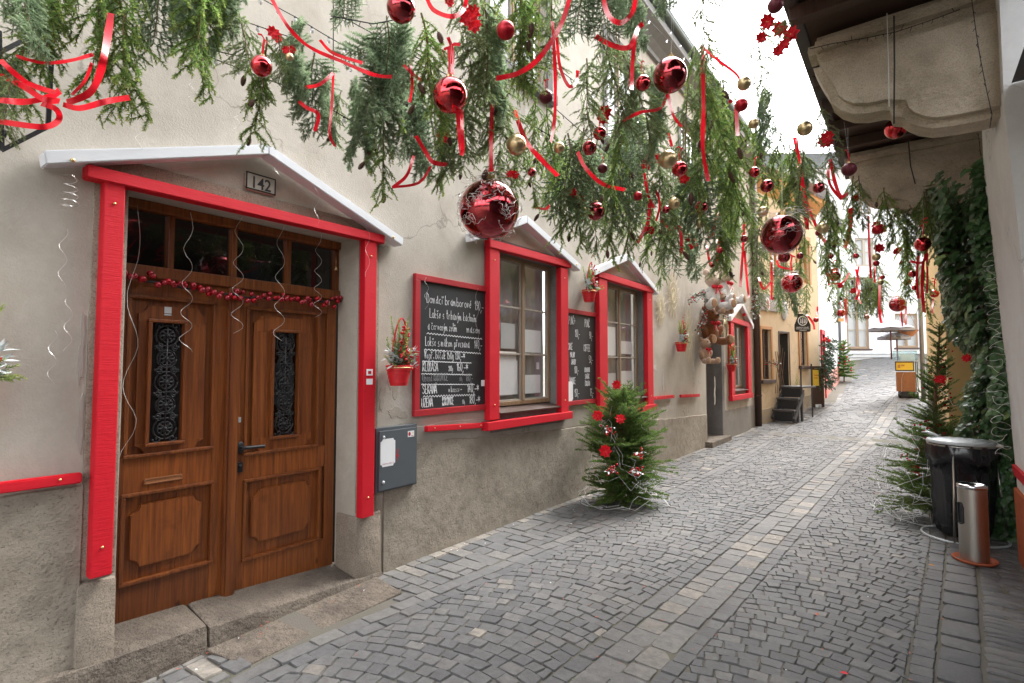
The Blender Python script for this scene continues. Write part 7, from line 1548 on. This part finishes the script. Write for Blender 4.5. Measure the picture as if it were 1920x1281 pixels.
# steel ropes that carry the canopy between the facade and the arcade house
for k, s in enumerate((1.6, 2.9, 4.3, 5.8, 7.4, 9.2, 11.2)):
    m = MB(); zc = 4.0 + .12 * math.sin(k * 2.1); pts = [V((-3.46 + (2.75 if s < 9 else 3.82) * i / 8, s + .1 * i / 8, zc - .12 * math.sin(PI * i / 8))) for i in range(9)]; m.tube(pts, .004, 4)
    tag(m.build('carrying_rope', M['cable']), 'thin dark rope stretched across the street above the garlands', 'rope', 'ropes that carry the garlands')
# thin silver curls drifting down in front of the wall
for k, (x, y0, y1) in enumerate(((262, 215, 300), (360, 150, 200), (445, 215, 260), (520, 270, 330), (595, 330, 420), (790, 330, 440), (800, 520, 580), (895, 540, 640), (690, 420, 520), (120, 430, 540), (130, 560, 660), (100, 620, 720))):
    t, z0 = W1.hit(x, y0, .12); _, z1 = W1.hit(x, y1, .12); n = 24; ph = uni(0, 6); m = MB(); m.tube([W1.pt(t + .016 * math.sin(i * .55 + ph), z0 + (z1 - z0) * i / n, .12 + .016 * math.cos(i * .55 + ph)) for i in range(n + 1)], .0009, 3)
    tag(m.build('silver_hair', M['silver'], None, True), where('fine silver curl hanging before the plaster', x, (y0 + y1) / 2, None), 'silver curl', 'fine silver curls hanging before the wall')
# a few fallen petals and leaves on the setts
for k, (x, y, mt, lab) in enumerate(((533, 1141, 'petal', 'tiny red petal on the door slab'), (1531, 907, 'terra', 'brown leaf lying on the light gutter stones'), (1530, 1153, 'terra', 'brown leaf lying on the setts near the light gutter'), (1592, 1268, 'petal', 'reddish leaf on the setts at the bottom edge'), (1753, 1064, 'ochrewood', 'orange leaf beside the ashtray saucer'), (1640, 927, 'ochrewood', 'orange leaf on the setts left of the tall spruce'))):
    p = gnd(x, y) + V((0, 0, .02 if k == 0 else .012)); m = MB(); leafq(m, p, (uni(-1, 1), uni(-1, 1), .1), .045, .03, .3); tag(m.build('fallen_leaf', M[mt]), lab, 'leaf')

db = MB()
for i in range(900):                                    # needles, leaf crumbs and small litter in the joints and along the walls
    s = uni(.8, 14); u = rnd()
    r = rw(s) + abs(random.gauss(0, .12)) + .03 if u < .3 else (random.gauss(rc(s), .1) if u < .45 else (uni(rb(s), .6) if u < .75 else (-2.95 + random.gauss(0, .4))))
    if u >= .75: s = 5.9 + random.gauss(0, .55)
    if r < -3.4 or r > .75: continue
    db.mi = 0 if rnd() < .55 else (1 if rnd() < .8 else 2); p = V((r, s, GH(r, s) + .009)); a = uni(0, 6.28); d = V((math.cos(a), math.sin(a), 0)); L = uni(.008, .02) if db.mi else uni(.014, .024); e = V((-d.y, d.x, 0)) * (.0016 if db.mi == 0 else L * .4)
    k = db.add([p - e, p + d * L * .5 - e * .6 + V((0, 0, .002)), p + d * L, p + e]); db.face(k, k + 1, k + 2, k + 3)
lt = db.build('litter', [M['spruce'], M['terra'], M['paper']]); lt['kind'] = 'stuff'; tag(lt, 'fallen needles and leaf crumbs scattered over the setts', 'litter')
